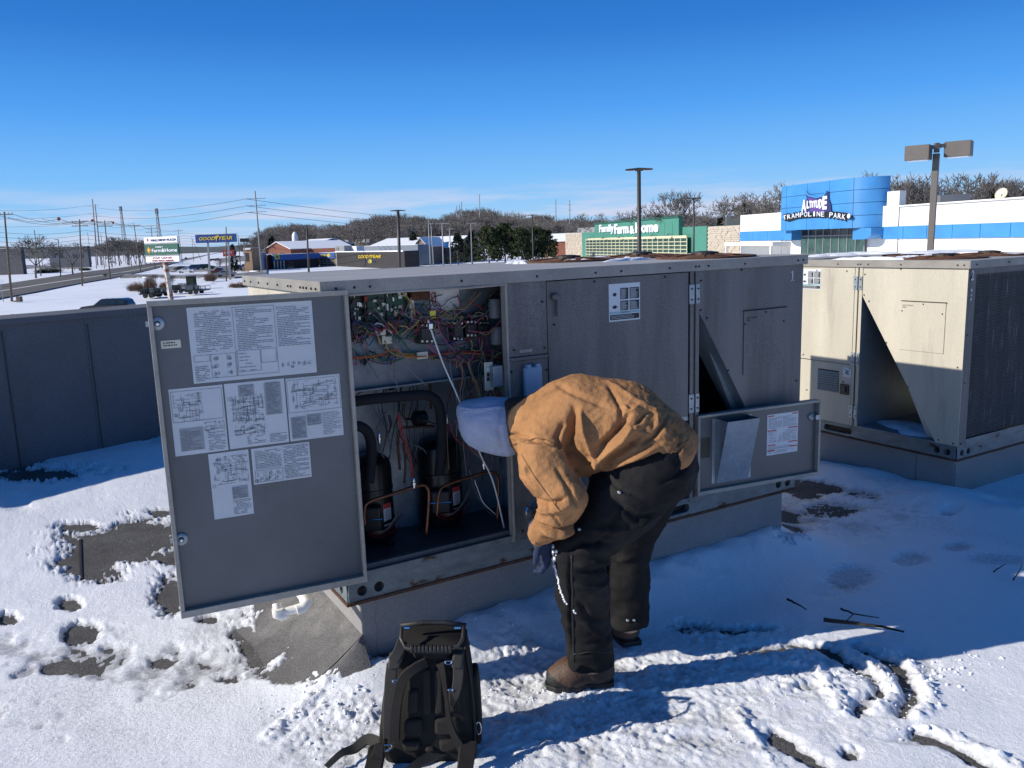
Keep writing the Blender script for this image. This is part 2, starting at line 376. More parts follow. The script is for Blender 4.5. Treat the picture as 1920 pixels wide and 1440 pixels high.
BARE = [(150,1188,36,19),(132,1135,26,13),(14,1163,24,12),(118,1250,38,14,.8),(165,1062,70,28),(215,1025,125,33),(270,1003,75,34),(150,988,50,8),(296,962,26,7),
        (322,1112,44,34),(388,1164,22,8),(455,1190,24,12,.9),(500,1215,55,38,.9),(560,1150,95,60),(600,1225,80,50),(540,1270,60,22,.8),(630,1200,70,70),(400,1130,40,12,.7),
        (75,893,115,17),(20,872,60,12),(330,832,60,9,.7),(1482,1018,34,26),(1530,915,60,16,.8),(1640,925,60,12,.6),(1780,963,22,7,.9),(1560,955,60,14,.6),
        (1590,1418,26,15),(1520,1290,30,8,.5),(430,1275,30,9,.6),(720,1250,70,22,.8),(560,955,80,30,.9),(350,1045,60,20),(1385,1185,60,9,.7),(1300,1180,50,12,.6),(300,1240,30,10,.6)]
BARE = [Ell(*b[:4], depth=(b[4] if len(b) > 4 else 1.0)) for b in BARE]
DENT = [Ell(*b) for b in [(1600,1085,55,20,.5),(1705,1052,38,14,.5),(1795,1028,30,9,.35),(1700,1250,60,25,.3),(1550,1110,60,16,.35),(1870,1050,60,12,.3),(80,925,40,12,.4),(30,950,40,15,.5),(60,870,30,8,.3),
        (200,1215,14,8,.3),(1240,1345,60,18,.35),(1110,1350,70,20,.3),(960,1290,50,18,.3),(1000,1330,40,12,.35),(1740,1390,80,12,.4),(1410,1300,40,10,.3),(1320,1390,50,14,.3),(1450,1400,60,14,.3)]]
def gline(pts):
    return np.array([on(2, GR, *q)[:2] for q in pts])
def dline(x, y, L):
    d = np.full(x.shape, 9.0); P = np.stack([x, y], -1)
    for a, b in zip(L[:-1], L[1:]):
        ab = b-a; t = np.clip(((P-a)@ab)/(ab@ab), 0, 1); d = np.minimum(d, np.linalg.norm(P-a-t[..., None]*ab, axis=-1))
    return d
ARCS = [gline(q) for q in [[(1545,1222),(1600,1250),(1640,1278),(1652,1298),(1630,1318),(1605,1340)],[(1600,1215),(1650,1235),(1680,1250),(1698,1280),(1712,1315),(1690,1338)],
        [(1725,1378),(1790,1405),(1850,1440)],[(1455,1380),(1490,1410),(1540,1440)],[(1390,1225),(1500,1212),(1560,1222)]]]
RIDG = [gline(q) for q in [[(1560,1215),(1610,1240),(1665,1275),(1672,1300),(1640,1335)],[(1640,1222),(1700,1240),(1735,1290),(1752,1330),(1715,1350)],[(1480,1245),(1530,1255),(1560,1300),(1590,1345)],
        [(500,1385),(560,1345),(620,1300),(660,1282)],[(1380,1340),(1420,1400),(1450,1440)],[(1010,1285),(1060,1305),(1110,1296),(1160,1288)],[(1740,1375),(1820,1400),(1900,1440)]]]
DRIFT = [gline(q) for q in [[(905,1205),(960,1185),(1050,1165),(1220,1100),(1330,1060),(1440,1030)]]]
TRAMP = [Ell(*b) for b in [(1180,1330,330,120,1),(1000,1270,120,60,1),(640,1380,150,70,1),(1500,1260,260,60,1),(1400,1200,160,30,.8),(1620,960,130,50,.9),(1620,1350,120,60,.6),(420,1200,90,60,.5),(180,1215,90,60,.45)]]
def snow_h(x, y):
    P = np.stack([x, y], -1)
    t = .012+.010*fbm(P, .9, 3, 3)+.005*fbm(P, 4.5, 3, 9)
    tr = np.zeros_like(x)
    for e in TRAMP: tr = np.maximum(tr, e.f(x, y))
    tr = tr*(.6+.4*sstep(-.3, .4, fbm(P, 3, 3, 44)))
    fine = fbm(P, 26, 4, 21, .6); chunky = ridged(P, 16, 3, 31)
    t = t-.010*tr+tr*(.005*chunky+.007*ridged(P, 34, 2, 61)+.006*ridged(P, 75, 2, 62)+.007*fine)+.0014*fine+.0026*fbm(P, 60, 2, 71)*(.25+tr)
    drag = np.stack([x*.8+y*.6, (y*.8-x*.6)*.28], -1)
    t = t+tr*.009*ridged(drag, 19, 3, 55)
    wob = .42*fbm(P, 8, 3, 5)+.16*fbm(P, 30, 3, 6)+.24*fbm(P, 95, 2, 15)+.02
    b = np.zeros_like(x)
    for e in BARE: b = np.maximum(b, e.f(x, y, wob))
    t = t-.034*b+.006*(b > .02)*(b < .98)*fbm(P, 45, 3, 17)
    for e in DENT: t = t-.030*e.f(x, y, wob*.5)
    for L in ARCS:
        d = dline(x, y, L)+.012*fbm(P, 30, 2, 8); t = t-(.026+.012*fbm(P, 55, 3, 35))*(1-sstep(.004, .050, d+.018*fbm(P, 40, 3, 33)))
    for L in RIDG:
        d = dline(x, y, L)+.02*fbm(P, 22, 2, 18); t = t+.013*(1-sstep(.0, .045, d))*(1+1.6*fbm(P, 38, 4, 12, .7))
    for L in DRIFT:
        d = dline(x, y, L); t = t+.045*(1-sstep(.03, .30, d))*(1+.4*fbm(P, 9, 2, 13))
    # slight drift banked against the curb of the second unit, and thaw in the gap
    t = t+.05*sstep(.35, .05, np.abs(x-4.85))*sstep(4.4, 3.2, y)*(1+.6*fbm(P, 5, 2, 77))
    t = t-.028*sstep(.25, .75, .5+fbm(P, 2.4, 3, 66))*sstep(3.5, 3.8, x)*sstep(4.6, 4.35, x)*sstep(3.0, 3.3, y)
    # long smooth drift along the parapet
    t = t+.05*sstep(5.7, 6.8, y-.3*x)*(1-b)*sstep(2.4, 1.4, x)*(1+.5*fbm(P, 1.6, 2, 4))*sstep(8.2, 6.9, y-.3*x)
    # ragged thin areas far left
    t = t-.016*sstep(.15, .55, fbm(P, 2.1, 3, 91)+.35*fbm(P, 14, 3, 92))*sstep(4.9, 3.9, y)*sstep(1.7, 1.0, x)*sstep(2.5, 2.9, y)
    return t
def axis(*seg):
    r = [seg[0][0]]
    for a, b, h in seg: k = max(1, int(round((b-a)/h))); r += list(a+(b-a)*(np.arange(1, k+1)/k))
    return np.array(r)
def grid_faces(nx, ny):
    i = np.arange(nx-1)[:, None]*ny+np.arange(ny-1)[None]; i = i.ravel(); return np.stack([i, i+ny, i+ny+1, i+1], 1)
gx = axis((-9, -1.5, .5), (-1.5, -.45, .03), (-.45, 3.6, .0078), (3.6, 5.4, .02), (5.4, 9, .3)); gy = axis((-7, .6, .4), (.6, 1.2, .05), (1.2, 3.3, .0078), (3.3, 4.6, .018), (4.6, 9.2, .035))
XX, YY = np.meshgrid(gx, gy, indexing='ij'); T = snow_h(XX, YY)
Gd = ground(XX, YY)
Z = Gd+np.where(T > -.007, T, -.007+(T+.007)*.5)
far = (YY > 9.2) | (XX < -8.9)
Vn = np.stack([XX, YY, Z], -1).reshape(-1, 3)
# clip the sheet at the parapet line
PAR = Plane((-.36, 7.72), (.92, 8.104))
side = ((Vn-PAR.P)@PAR.n)
keepf = grid_faces(len(gx), len(gy)); keepf = keepf[(side[keepf].min(1) > -.12)]
me = npmesh('roof_snow', Vn, keepf); thick = (Z-(Gd+MEMB)).ravel(); setattr_f(me, 'thick', thick)
trm = np.zeros_like(XX)
for e_ in TRAMP: trm = np.maximum(trm, e_.f(XX, YY))
setattr_f(me, 'tramp', trm.ravel())
ms = bpy.data.materials.new('snow'); ms.use_nodes = True; n = ms.node_tree.nodes; l = ms.node_tree.links; p = n['Principled BSDF']
at1 = n.new('ShaderNodeAttribute'); at1.attribute_name = 'thick'; at2 = n.new('ShaderNodeAttribute'); at2.attribute_name = 'tramp'
tcn = n.new('ShaderNodeTexCoord')
nz1 = n.new('ShaderNodeTexNoise'); nz1.inputs['Scale'].default_value = 55; nz1.inputs['Detail'].default_value = 6; nz1.inputs['Roughness'].default_value = .7; l.new(tcn.outputs['Object'], nz1.inputs['Vector'])
nz2 = n.new('ShaderNodeTexNoise'); nz2.inputs['Scale'].default_value = 7; nz2.inputs['Detail'].default_value = 5; l.new(tcn.outputs['Object'], nz2.inputs['Vector'])
ad = n.new('ShaderNodeMath'); ad.operation = 'MULTIPLY_ADD'; l.new(nz1.outputs['Fac'], ad.inputs[0]); ad.inputs[1].default_value = .035; l.new(at1.outputs['Fac'], ad.inputs[2])
mr = n.new('ShaderNodeMapRange'); mr.inputs['From Min'].default_value = .012; mr.inputs['From Max'].default_value = .034; l.new(ad.outputs[0], mr.inputs['Value'])
mc = n.new('ShaderNodeMix'); mc.data_type = 'RGBA'; mc.inputs['A'].default_value = (.26, .26, .27, 1); mc.inputs['B'].default_value = (.86, .875, .90, 1); l.new(mr.outputs[0], mc.inputs['Factor'])
# dirty, trodden snow
mt = n.new('ShaderNodeMath'); mt.operation = 'MULTIPLY'; l.new(at2.outputs['Fac'], mt.inputs[0])
mr2 = n.new('ShaderNodeMapRange'); mr2.inputs['From Min'].default_value = .50; mr2.inputs['From Max'].default_value = .68; mr2.inputs['To Max'].default_value = .75; l.new(nz2.outputs['Fac'], mr2.inputs['Value']); l.new(mr2.outputs[0], mt.inputs[1])
mc2 = n.new('ShaderNodeMix'); mc2.data_type = 'RGBA'; l.new(mt.outputs[0], mc2.inputs['Factor']); l.new(mc.outputs['Result'], mc2.inputs['A']); mc2.inputs['B'].default_value = (.52, .52, .52, 1)
l.new(mc2.outputs['Result'], p.inputs['Base Color']); p.inputs['Roughness'].default_value = .55; p.inputs['Specular IOR Level'].default_value = .35
bm = n.new('ShaderNodeBump'); bm.inputs['Strength'].default_value = .75; bm.inputs['Distance'].default_value = .009
nz3 = n.new('ShaderNodeTexNoise'); nz3.inputs['Scale'].default_value = 75; nz3.inputs['Roughness'].default_value = .75; nz3.inputs['Detail'].default_value = 9; l.new(tcn.outputs['Object'], nz3.inputs['Vector']); l.new(nz3.outputs['Fac'], bm.inputs['Height']); l.new(bm.outputs[0], p.inputs['Normal'])
M['snow'] = ms
M['snowplain'] = mat('snow_clean', (.86, .875, .90), .6, bump=.3, bs=6)
M['snowlump'] = mat('snow_lump', (.86, .875, .90), .6, bump=.5, bs=90)
o = struct('roof_snow', me, ms, smooth=True)
# the membrane under it, gently following the falls, cut into laid strips with a lapped seam
gxx = axis((-9, -1, .5), (-1, 5.5, .08), (5.5, 20, .7)); gyy = axis((-7, .6, .5), (.6, 9.4, .08), (9.4, 40, 1.2))
XM, YM = np.meshgrid(gxx, gyy, indexing='ij')
ZM = ground(XM, YM)+MEMB
VM = np.stack([XM, YM, ZM], -1).reshape(-1, 3); fm = grid_faces(len(gxx), len(gyy)); sd = ((VM-PAR.P)@PAR.n); fm = fm[sd[fm].min(1) > -.2]
struct('roof_surface', npmesh('roof_surface', VM, fm), M['membrane'], smooth=True)
sm = MB(); 
for px_, y_a, y_b in ((150, 1010, 1085), (-60, 1000, 1400)):
    A = on(2, GR, px_, y_a); B = on(2, GR, px_+2, y_b); A[2] = ground(A[0], A[1])+MEMB+.003; B[2] = ground(B[0], B[1])+MEMB+.003; sm.bar(A, B, .012, .004)
struct('roof_seam', sm, paint('seam_bitumen', (.02, .02, .02), .7))

# parapet: joined membrane panels with a cap strip
ptop = PAR.hit(0, 598)[1]
pr = thing('parapet_wall', 'long low parapet wall in blue grey felt along the roof edge at left', 'parapet wall', (PAR.P[0], PAR.P[1], -.15), math.atan2(PAR.d[1], PAR.d[0]))
edges = [PAR.hit(q, 700)[0] for q in (-520, -300, -150, 8, 170, 330, 520)]
edges = [-9, -7.6, -6.2, -5, -3.9, -2.8, -1.7] + edges[2:] + [edges[-1]+1.1*k for k in range(1, 4)]
edges = sorted(edges)
for i, (a, b) in enumerate(zip(edges[:-1], edges[1:])):
    off = .006 if i % 2 else .0
    mb = MB(); q = [PAR.pt(a, -.35, off), PAR.pt(b+.02, -.35, off), PAR.pt(b+.02, ptop-.03, off), PAR.pt(a, ptop-.03, off)]
    mb.sweep(q, [c-PAR.n*(.26+off-.0005*i) for c in q]); link('felt_panel', mb, M['parapet'], pr)
mb = MB(); a, b = edges[0]-.1, edges[-1]
prof = [(.03, ptop-.055), (.03, ptop-.004), (.018, ptop), (-.28, ptop+.012), (-.29, ptop-.05), (-.265, ptop-.05), (-.265, ptop-.028), (.012, ptop-.028), (.012, ptop-.055)]
mb.sweep([PAR.pt(a, z, o_) for o_, z in prof], [PAR.pt(b, z, o_) for o_, z in prof]); link('cap_strip', mb, M['parapet'], pr, bevel=.004)
# lap seams
mb = MB()
for e_ in edges[1:-1]: mb.obox(PAR.pt(e_+.02, (ptop-.4)/2, .009), PAR.d*.004, PAR.n*.003, (0, 0, (ptop+.2)/2))
link('lap_seam', mb, paint('seam_bitumen2', (.05, .05, .055), .8), pr)

def curb(nm, label, x0, y0, x1, y1, zt, cant=.30, sides='wsen', loc=None):
    t = thing(nm, label, 'roof curb', (x0, y0, zt-.24))
    mb = MB(); mb.box((x0, y0, zt-.60), (x1, y1, zt-.004)); link('curb_wall', mb, M['curb'], t, bevel=.006)
    return t
c1 = curb('roof_curb', 'low grey felt covered curb holding up the open front unit', X0+.07, Y0+.055, X0+UL-.05, Y0+UW-.04, RAILZ)
c2 = curb('roof_curb', 'low grey felt covered curb under the cream sided unit at right', X2+.05, Y2+.04, X2+UW-.05, Y2+UL-.05, Z2)
# flashing skirt of felt spreading from the left foot of the first curb, and lap seams on its face
def skirt(mb, pts, h0, h1):
    pass
K = []
xs0 = X0+.072; yA = Y0+.052; yB = Y0+UW-.04
for i, yy in enumerate(np.linspace(yA-.0, yB, 24)):
    row = []
    for j, u in enumerate(np.linspace(0, 1, 14)):
        xx = xs0-.003-.34*u-.02*math.sin(yy*7)*u; z = ground(np.array(xx), np.array(yy))+MEMB+.002+(.24-.05)*(1-u)**2.6*.55
        row.append((xx, yy, float(z)))
    K.append(row)
K = np.array(K); mb = MB(); mb.add(K.reshape(-1, 3), [tuple(q) for q in grid_faces(24, 14)])
KK = []
for i, an in enumerate(np.linspace(0, math.pi/2, 10)):      # corner fan
    KK.append([(xs0-.003-.34*u*math.cos(an)*(1+.1*math.sin(3*an)), yA-.003-.34*u*math.sin(an)*.55, float(ground(np.array(xs0-.003-.34*u*math.cos(an)), np.array(yA-.003-.34*u*math.sin(an)*.55)))+MEMB+.0025-.004*u+(.19)*(1-u)**2.6*.55) for u in np.linspace(0.0, 1, 14)])
KK = np.array(KK); mb.add(KK.reshape(-1, 3), [tuple(q)[::-1] for q in grid_faces(10, 14)])
link('felt_skirt', mb, M['skirt'], c1, smooth=True)
mb = MB(); yf = Y0+.055
for px_ in (706,):
    a, z = Plane((X0, yf), (X0+1, yf)).hit(px_, 1180); pts = [(X0+a+.006*math.sin(k*1.7), yf-.001, RAILZ-.02-.03*k) for k in range(9)]; mb.tube(pts, .0016, 5)
for s_ in (.3,): mb.tube([(X2+.049, Y2+s_, Z2-.02), (X2+.049, Y2+s_, Z2-.25)], .003, 5)
mb.tube([(X2+.055, Y2+.039, Z2-.03), (X2+.06, Y2+.038, Z2-.12), (X2+.052, Y2+.038, Z2-.25)], .004, 5)
link('lap_seam', mb, M['w_grey'], c1)

# ================================================================== ROOFTOP UNITS
def fan_guard(name, c, r, parent, zt):
    mb = MB()
    for k in range(2, 13):
        rr = r*k/12.5; z = zt+.014*(1-(k/12.5)**3)
        pts = [(c[0]+rr*math.cos(a), c[1]+rr*math.sin(a), z) for a in np.linspace(0, 2*math.pi, 33)]; mb.tube(pts, .0035, 4, False)
    for k in range(8):
        a = k*math.pi/4; pts = [(c[0]+r*q*math.cos(a), c[1]+r*q*math.sin(a), zt+.014*(1-q**3)+.004) for q in (.15, .4, .7, .9, 1.0)]; mb.tube(pts, .004, 4)
    g = link('fan_guard', mb, M['rust'], parent)
    mb = MB(); mb.lathe((c[0], c[1], zt), [(r+.015, -.001), (r+.015, .010), (r-.005, .012), (r-.02, .004), (r-.02, -.001)], 40); link('fan_ring', mb, M['rust'], parent, smooth=False)
    mb = MB(); mb.lathe((c[0], c[1], zt-.02), [(.07, 0), (.075, .02), (.07, .05), (.03, .055)], 18); link('fan_motor', mb, M['screw'], parent)
    return g
def screws(pts, nrm, r=.006):
    mb = MB(); nrm = np.asarray(nrm, float)
    for p_ in pts: mb.cyl(np.asarray(p_)-nrm*.001, np.asarray(p_)+nrm*.005, r, 6, r*.7)
    return mb
def screw_each(pts, nrm, r, parent):
    for p_ in pts: link('screw', screws([p_], nrm, r), M['screw'], parent)
# local frame of a unit: x along the length from the service end, y inward, z up from rail bottom
def unit_common(root, T_, pm, sunny):
    """T_ maps local to world. Parts shared by both units."""
    def W(*q): return T_(np.array(q, float))
    def wb(lo, hi):
        mb = MB(); x0, y0, z0 = lo; x1, y1, z1 = hi
        v = [(x0,y0,z0),(x1,y0,z0),(x1,y1,z0),(x0,y1,z0),(x0,y0,z1),(x1,y0,z1),(x1,y1,z1),(x0,y1,z1)]
        mb.add([W(*q) for q in v], BOXF); return mb
    L, D, H = UL, UW, UH; P = .7456
    # roof panels with a turned-down lip
    mb = wb((-.012, -.012, H-.004), (1.30, D+.012, H)); link('roof_panel', mb, M['rooftop'], root, bevel=.003)
    mb = wb((1.303, -.012, H-.004), (L+.012, D+.012, H)); link('roof_panel', mb, M['rooftop'], root, bevel=.003)
    for lo, hi in (((-.014, -.016, H-.046), (L+.014, -.012, H+.0015)), ((-.014, D+.012, H-.046), (L+.014, D+.016, H+.0015)), ((-.018, -.014, H-.046), (-.014, D+.014, H+.0015)), ((L+.014, -.014, H-.046), (L+.018, D+.014, H+.0015))):
        link('roof_lip', wb(lo, hi), M['flange'], root)
    # base rail: four channels with recessed web, lips and lifting holes
    nrm = {'f': (0, -1), 'b': (0, 1)}
    for lo, hi in (((0, 0, .0), (L, .012, .012)), ((0, 0, .088), (L, .012, .100)), ((0, D-.012, 0), (L, D, .012)), ((0, D-.012, .088), (L, D, .100)),
                   ((0, .012, 0), (.012, D-.012, .012)), ((0, .012, .088), (.012, D-.012, .1)), ((L-.012, .012, 0), (L, D-.012, .012)), ((L-.012, .012, .088), (L, D-.012, .1))):
        link('rail_lip', wb(lo, hi), M['rust'] if lo[2] == 0 else M['galv'], root)
    def web(a, b, holes):
        # plate with round or slotted holes: the plate is built from strips around each opening; behind each lies a dark pocket
        a = np.array(a, float); b = np.array(b, float); Ln = np.linalg.norm(b-a); d = (b-a)/Ln; nr = np.array([d[1], -d[0], 0])
        mb = MB(); zc = .05; z0, z1 = .0125, .0875; cur = 0.0
        def pl(u0, u1, za, zb, off=.0): mb.add([W(*(a+d*u+nr*o_+np.array([0, 0, z]))) for (u, o_, z) in ((u0, off, za), (u1, off, za), (u1, off-.003, za), (u0, off-.003, za), (u0, off, zb), (u1, off, zb), (u1, off-.003, zb), (u0, off-.003, zb))], [(0, 1, 5, 4), (3, 7, 6, 2), (0, 4, 7, 3), (1, 2, 6, 5), (4, 5, 6, 7), (0, 3, 2, 1)])
        for u, r, hw in sorted(holes):
            pl(cur, u-hw-r-.004, z0, z1); n_ = 28; outer = []; inner = []
            for k in range(n_):
                an = 2*math.pi*k/n_; cx, cz = math.cos(an), math.sin(an); ix = u+(hw if cx > 0 else -hw)+r*cx; iz = zc+r*cz
                sc = 1/max(abs(cx), abs(cz)); ox = u+np.clip(cx*sc, -1, 1)*(hw+r+.004); oz = zc+np.clip(cz*sc, -1, 1)*.0375
                outer.append((ox, oz)); inner.append((ix, iz))
            v = [W(*(a+d*q[0]+np.array([0, 0, q[1]]))) for q in outer]+[W(*(a+d*q[0]+np.array([0, 0, q[1]]))) for q in inner]+[W(*(a+d*q[0]-nr*.03+np.array([0, 0, q[1]]))) for q in inner]
            mb.add(v, [(k, (k+1) % n_, n_+(k+1) % n_, n_+k) for k in range(n_)]+[(n_+k, n_+(k+1) % n_, 2*n_+(k+1) % n_, 2*n_+k) for k in range(n_)])
            cur = u+hw+r+.004
        pl(cur, Ln, z0, z1); link('base_rail', mb, M['galv'], root)
    web((.012, .006, 0), (L-.012, .006, 0), [(.055, .021, 0), (.125, .021, 0), (1.637, .022, .095), (L-.15, .021, 0), (L-.08, .021, 0)])
    web((L-.006, .012, 0), (L-.006, D-.012, 0), [(.05, .02, 0), (.12, .02, 0), (D-.12, .021, 0)])
    web((L-.012, D-.006, 0), (.012, D-.006, 0), [(.06, .021, 0), (1.3, .022, .13)])
    web((.006, D-.012, 0), (.006, .012, 0), [(.06, .021, 0), (D-.09, .021, 0)])
    link('rail_core', wb((.05, .05, .02), (L-.05, D-.05, .094)), M['screw'], root)
    # corner sheet of the condenser section with its slanted opening, made as one bent plate
    xa = L-P; th = .004
    tri = [(xa+.022, .1005), (xa+.022, UH-.055), (L, UH-.055), (L, .1005), (L-.145, .1005), (xa+.022, 1.014)]
    # outline split in convex pieces
    mb = MB()
    for poly in ([(xa+.022, 1.014), (xa+.022, UH-.047), (L, UH-.047), (L, 1.014)], [(xa+.022, 1.014), (L, 1.014), (L, .1005), (L-.145, .1005)]):
        mb.sweep([W(x, -.001, z) for x, z in poly], [W(x, -.001+th, z) for x, z in poly])
    link('corner_panel', mb, pm, root)
    # right-angle return of the corner on the coil end
    link('corner_return', wb((L-.004, .0035, .1005), (L, .085, H-.047)), M['panel'], root)
    # slot edge turned inward
    A1 = W(xa+.022, .003, 1.014); B1 = W(L-.145, .003, .1005)
    mb = MB(); v = [W(xa+.022, .003, 1.014), W(L-.145, .003, .1005), W(L-.145, .15, .1005), W(xa+.022, .15, 1.014), W(xa+.025, .003, 1.018), W(L-.142, .003, .1005), W(L-.142, .15, .1005), W(xa+.025, .15, 1.018)]
    mb.add(v, BOXF); link('slot_edge', mb, M['galvclean'], root)
    # inside: compartment wall, floor, slanted coil
    link('partition', wb((xa-.006, .004, .1005), (xa+.018, D-.004, H-.05)), M['galvclean'], root)
    link('condenser_floor', wb((xa+.019, .004, .0995), (L-.006, D-.006, .103)), M['galvclean'], root)
    def slab(name, pts, m):
        mb = MB(); mb.add([W(*q) for q in pts], BOXF); return link(name, mb, m, root)
    slab('inner_coil', [(xa+.06, .17, 1.12), (xa+.10, .17, 1.14), (xa+.10, D-.05, 1.14), (xa+.06, D-.05, 1.12), (L-.20, .17, .13), (L-.16, .17, .15), (L-.16, D-.05, .15), (L-.20, D-.05, .13)], M['w_black'])
    slab('coil_channel', [(xa+.03, .062, 1.05), (xa+.13, .062, 1.07), (xa+.13, .088, 1.07), (xa+.03, .088, 1.05), (L-.24, .062, .105), (L-.15, .062, .105), (L-.15, .088, .105), (L-.24, .088, .105)], M['galvclean'])
    # coil end: frame and the coil itself with horizontal tube rows
    link('coil_frame', wb((L-.004, D-.06, .1005), (L, D, H-.047)), M['panel'], root)
    link('coil_frame', wb((L-.004, .086, H-.085), (L, D-.061, H-.047)), M['panel'], root)
    link('coil_frame', wb((L-.004, .086, .1005), (L, D-.061, .135)), M['galv'], root)
    link('coil_core', wb((L-.05, .087, .136), (L-.016, D-.062, H-.086)), M['coil'], root)
    mb = MB()
    for k in range(84):
        z = .142+k*(H-.24)/84; v = [W(*q) for q in ((L-.018, .087, z), (L-.012, .087, z+.002), (L-.012, D-.062, z+.002), (L-.018, D-.062, z), (L-.018, .087, z+.006), (L-.012, .087, z+.005), (L-.012, D-.062, z+.005), (L-.018, D-.062, z+.006))]
        mb.add(v, BOXF)
    o = link('coil_tube_rows', mb, M['coil'], root, kind='stuff')
    # square access cover
    mb = MB(); mb.add([W(*q) for q in ((L-.425, -.006, .676), (L-.126, -.006, .676), (L-.126, -.002, .676), (L-.425, -.002, .676), (L-.425, -.006, .994), (L-.126, -.006, .994), (L-.126, -.002, .994), (L-.425, -.002, .994))], BOXF)
    ac = link('access_cover', mb, pm, root)
    mb = MB(); mb.add([W(*q) for q in ((L-.43, -.012, .994), (L-.121, -.012, .994), (L-.121, -.002, .994), (L-.43, -.002, .994), (L-.43, -.0075, .9975), (L-.121, -.0075, .9975), (L-.121, -.002, .9975), (L-.43, -.002, .9975))], BOXF)
    link('cover_lip', mb, M['screw'], ac)
    nf = W(0, -1, 0)-W(0, 0, 0); ne = W(1, 0, 0)-W(0, 0, 0)
    screw_each([W(L-.275, -.006, .98), W(L-.145, -.006, .925), W(L-.42, -.006, .93)], nf, .005, ac)
    pts = [(xa+.035, -.001, 1.16), (xa+.035, -.001, 1.02), (xa+.075, -.001, .98), (xa+.22, -.001, .71), (xa+.39, -.001, .43), (xa+.62, -.001, .12), (L-.03, -.001, .115), (L-.03, -.001, .6), (xa+.3, -.001, H-.055)]
    pts += [(x, -.016, H-.026) for x in (.04, .11, .17, .55, .9, 1.2, 1.34, 1.62, 1.78, 1.80, 1.86, 2.1, L-.06, L-.02)]
    mb = screws([W(*q) for q in pts], nf)
    q = screws([W(L, .03, z) for z in (.115, .5, .8, 1.15)]+[W(L+.018, y, H-.024) for y in (.05, .4, .8, D-.1)], ne); mb.v += q.v; mb.f += [tuple(i+mb.n for i in f) for f in q.f]; mb.n += q.n
    # screws of the service end and side lip
    q = screws([W(-.018, y, H-.026) for y in (.035, .09, .15, .19, .23, .36, .40, .56, .72, .88, 1.03, 1.15)], W(-1, 0, 0)-W(0, 0, 0)); mb.v += q.v; mb.f += [tuple(i+mb.n for i in f) for f in q.f]; mb.n += q.n
    link('screws', mb, M['screw'], root, kind='stuff')
    # back and service end panels
    link('back_panel', wb((.002, D-.004, .1005), (L-.002, D, H-.047)), pm, root)
    ys = [.002, .43, .80, D-.006]
    for a, b in zip(ys[:-1], ys[1:]): link('end_panel', wb((-.0, a+.002, .1005), (.004, b-.002, H-.047)), M['panel2'], root)  # sunlit end takes the lit copy, its brightness put into the colour
    # fans
    fan_c = [(2.17, .33), (2.17, .86), (1.66, .86)]
    for fx, fy in fan_c:
        c = W(fx, fy, H); fan_guard('fan_guard', (c[0], c[1]), .245, root, float(c[2]))
    # centre post with hinges
    link('post', wb((xa-.036, -.006, .1005), (xa+.021, .0, H-.047)), pm, root)
    link('post_strip', wb((xa-.012, -.009, .1005), (xa-.004, -.0062, H-.05)), M['screw'], root)
    for z in (1.10, .575, .20):
        h = link('hinge', wb((xa-.045, -.011, z-.045), (xa-.014, -.0065, z+.045)), M['galvclean'], root)
        link('hinge_leaf', wb((xa-.003, -.011, z-.045), (xa+.02, -.0065, z+.045)), M['galvclean'], h)
        screw_each([W(x, -.011, z+q) for x in (xa-.03, xa+.01) for q in (-.025, .025)], nf, .005, h)
    return W, wb, nf
M['coil'] = mat('coil_fins', (.07, .07, .07), .85, .0, var=.35, vs=6, speck=.5, ss=140, col2=(.28, .28, .29), c2s=16, c2t=(.60, .70), stretch=(3, 3, .25))

def print_lines(mb, pl, u0, z0, u1, z1, off, rnd, step=.0045, th=.0016, dens=.8, indent=0):
    """rows of small print: short dashes of ink"""
    z = z0; sgn = 1 if u1 > u0 else -1
    while z > z1:
        u = u0
        end = u0+(u1-u0)*(1 if rnd.random() < .6 else rnd.uniform(.45, .95))
        while (end-u)*sgn > .002:
            wv = rnd.uniform(.004, .018)*sgn
            if (u+wv-end)*sgn > 0: wv = end-u
            if rnd.random() < dens: mb.quad(pl.pt(u, z, off), pl.pt(u+wv, z, off), pl.pt(u+wv, z-th, off), pl.pt(u, z-th, off))
            u += wv+rnd.uniform(.0012, .003)*sgn
        z -= step
def box_outline(mb, pl, u0, z0, u1, z1, off, th=.0012):
    for a, b in (((u0, z0), (u1, z0-th)), ((u0, z1+th), (u1, z1)), ((u0, z0), (u0+th, z1)), ((u1-th, z0), (u1, z1))):
        mb.quad(pl.pt(a[0], a[1], off), pl.pt(b[0], a[1], off), pl.pt(b[0], b[1], off), pl.pt(a[0], b[1], off))
def diagram(mb, pl, u0, z0, u1, z1, off, rnd, k=45):
    th = .0011
    for _ in range(k):
        a = rnd.uniform(u0, u1); z = rnd.uniform(z1, z0)
        if rnd.random() < .5:
            b = min(max(a+rnd.uniform(-.05, .05), min(u0, u1)), max(u0, u1)); mb.quad(pl.pt(a, z, off), pl.pt(b, z, off), pl.pt(b, z-th, off), pl.pt(a, z-th, off))
        elif rnd.random() < .7:
            c = min(max(z+rnd.uniform(-.05, .05), z1), z0); mb.quad(pl.pt(a, z, off), pl.pt(a+th, z, off), pl.pt(a+th, c, off), pl.pt(a, c, off))
        else:
            s_ = rnd.uniform(.004, .01); box_outline(mb, pl, a, z, a+s_, z-s_, off, .001)
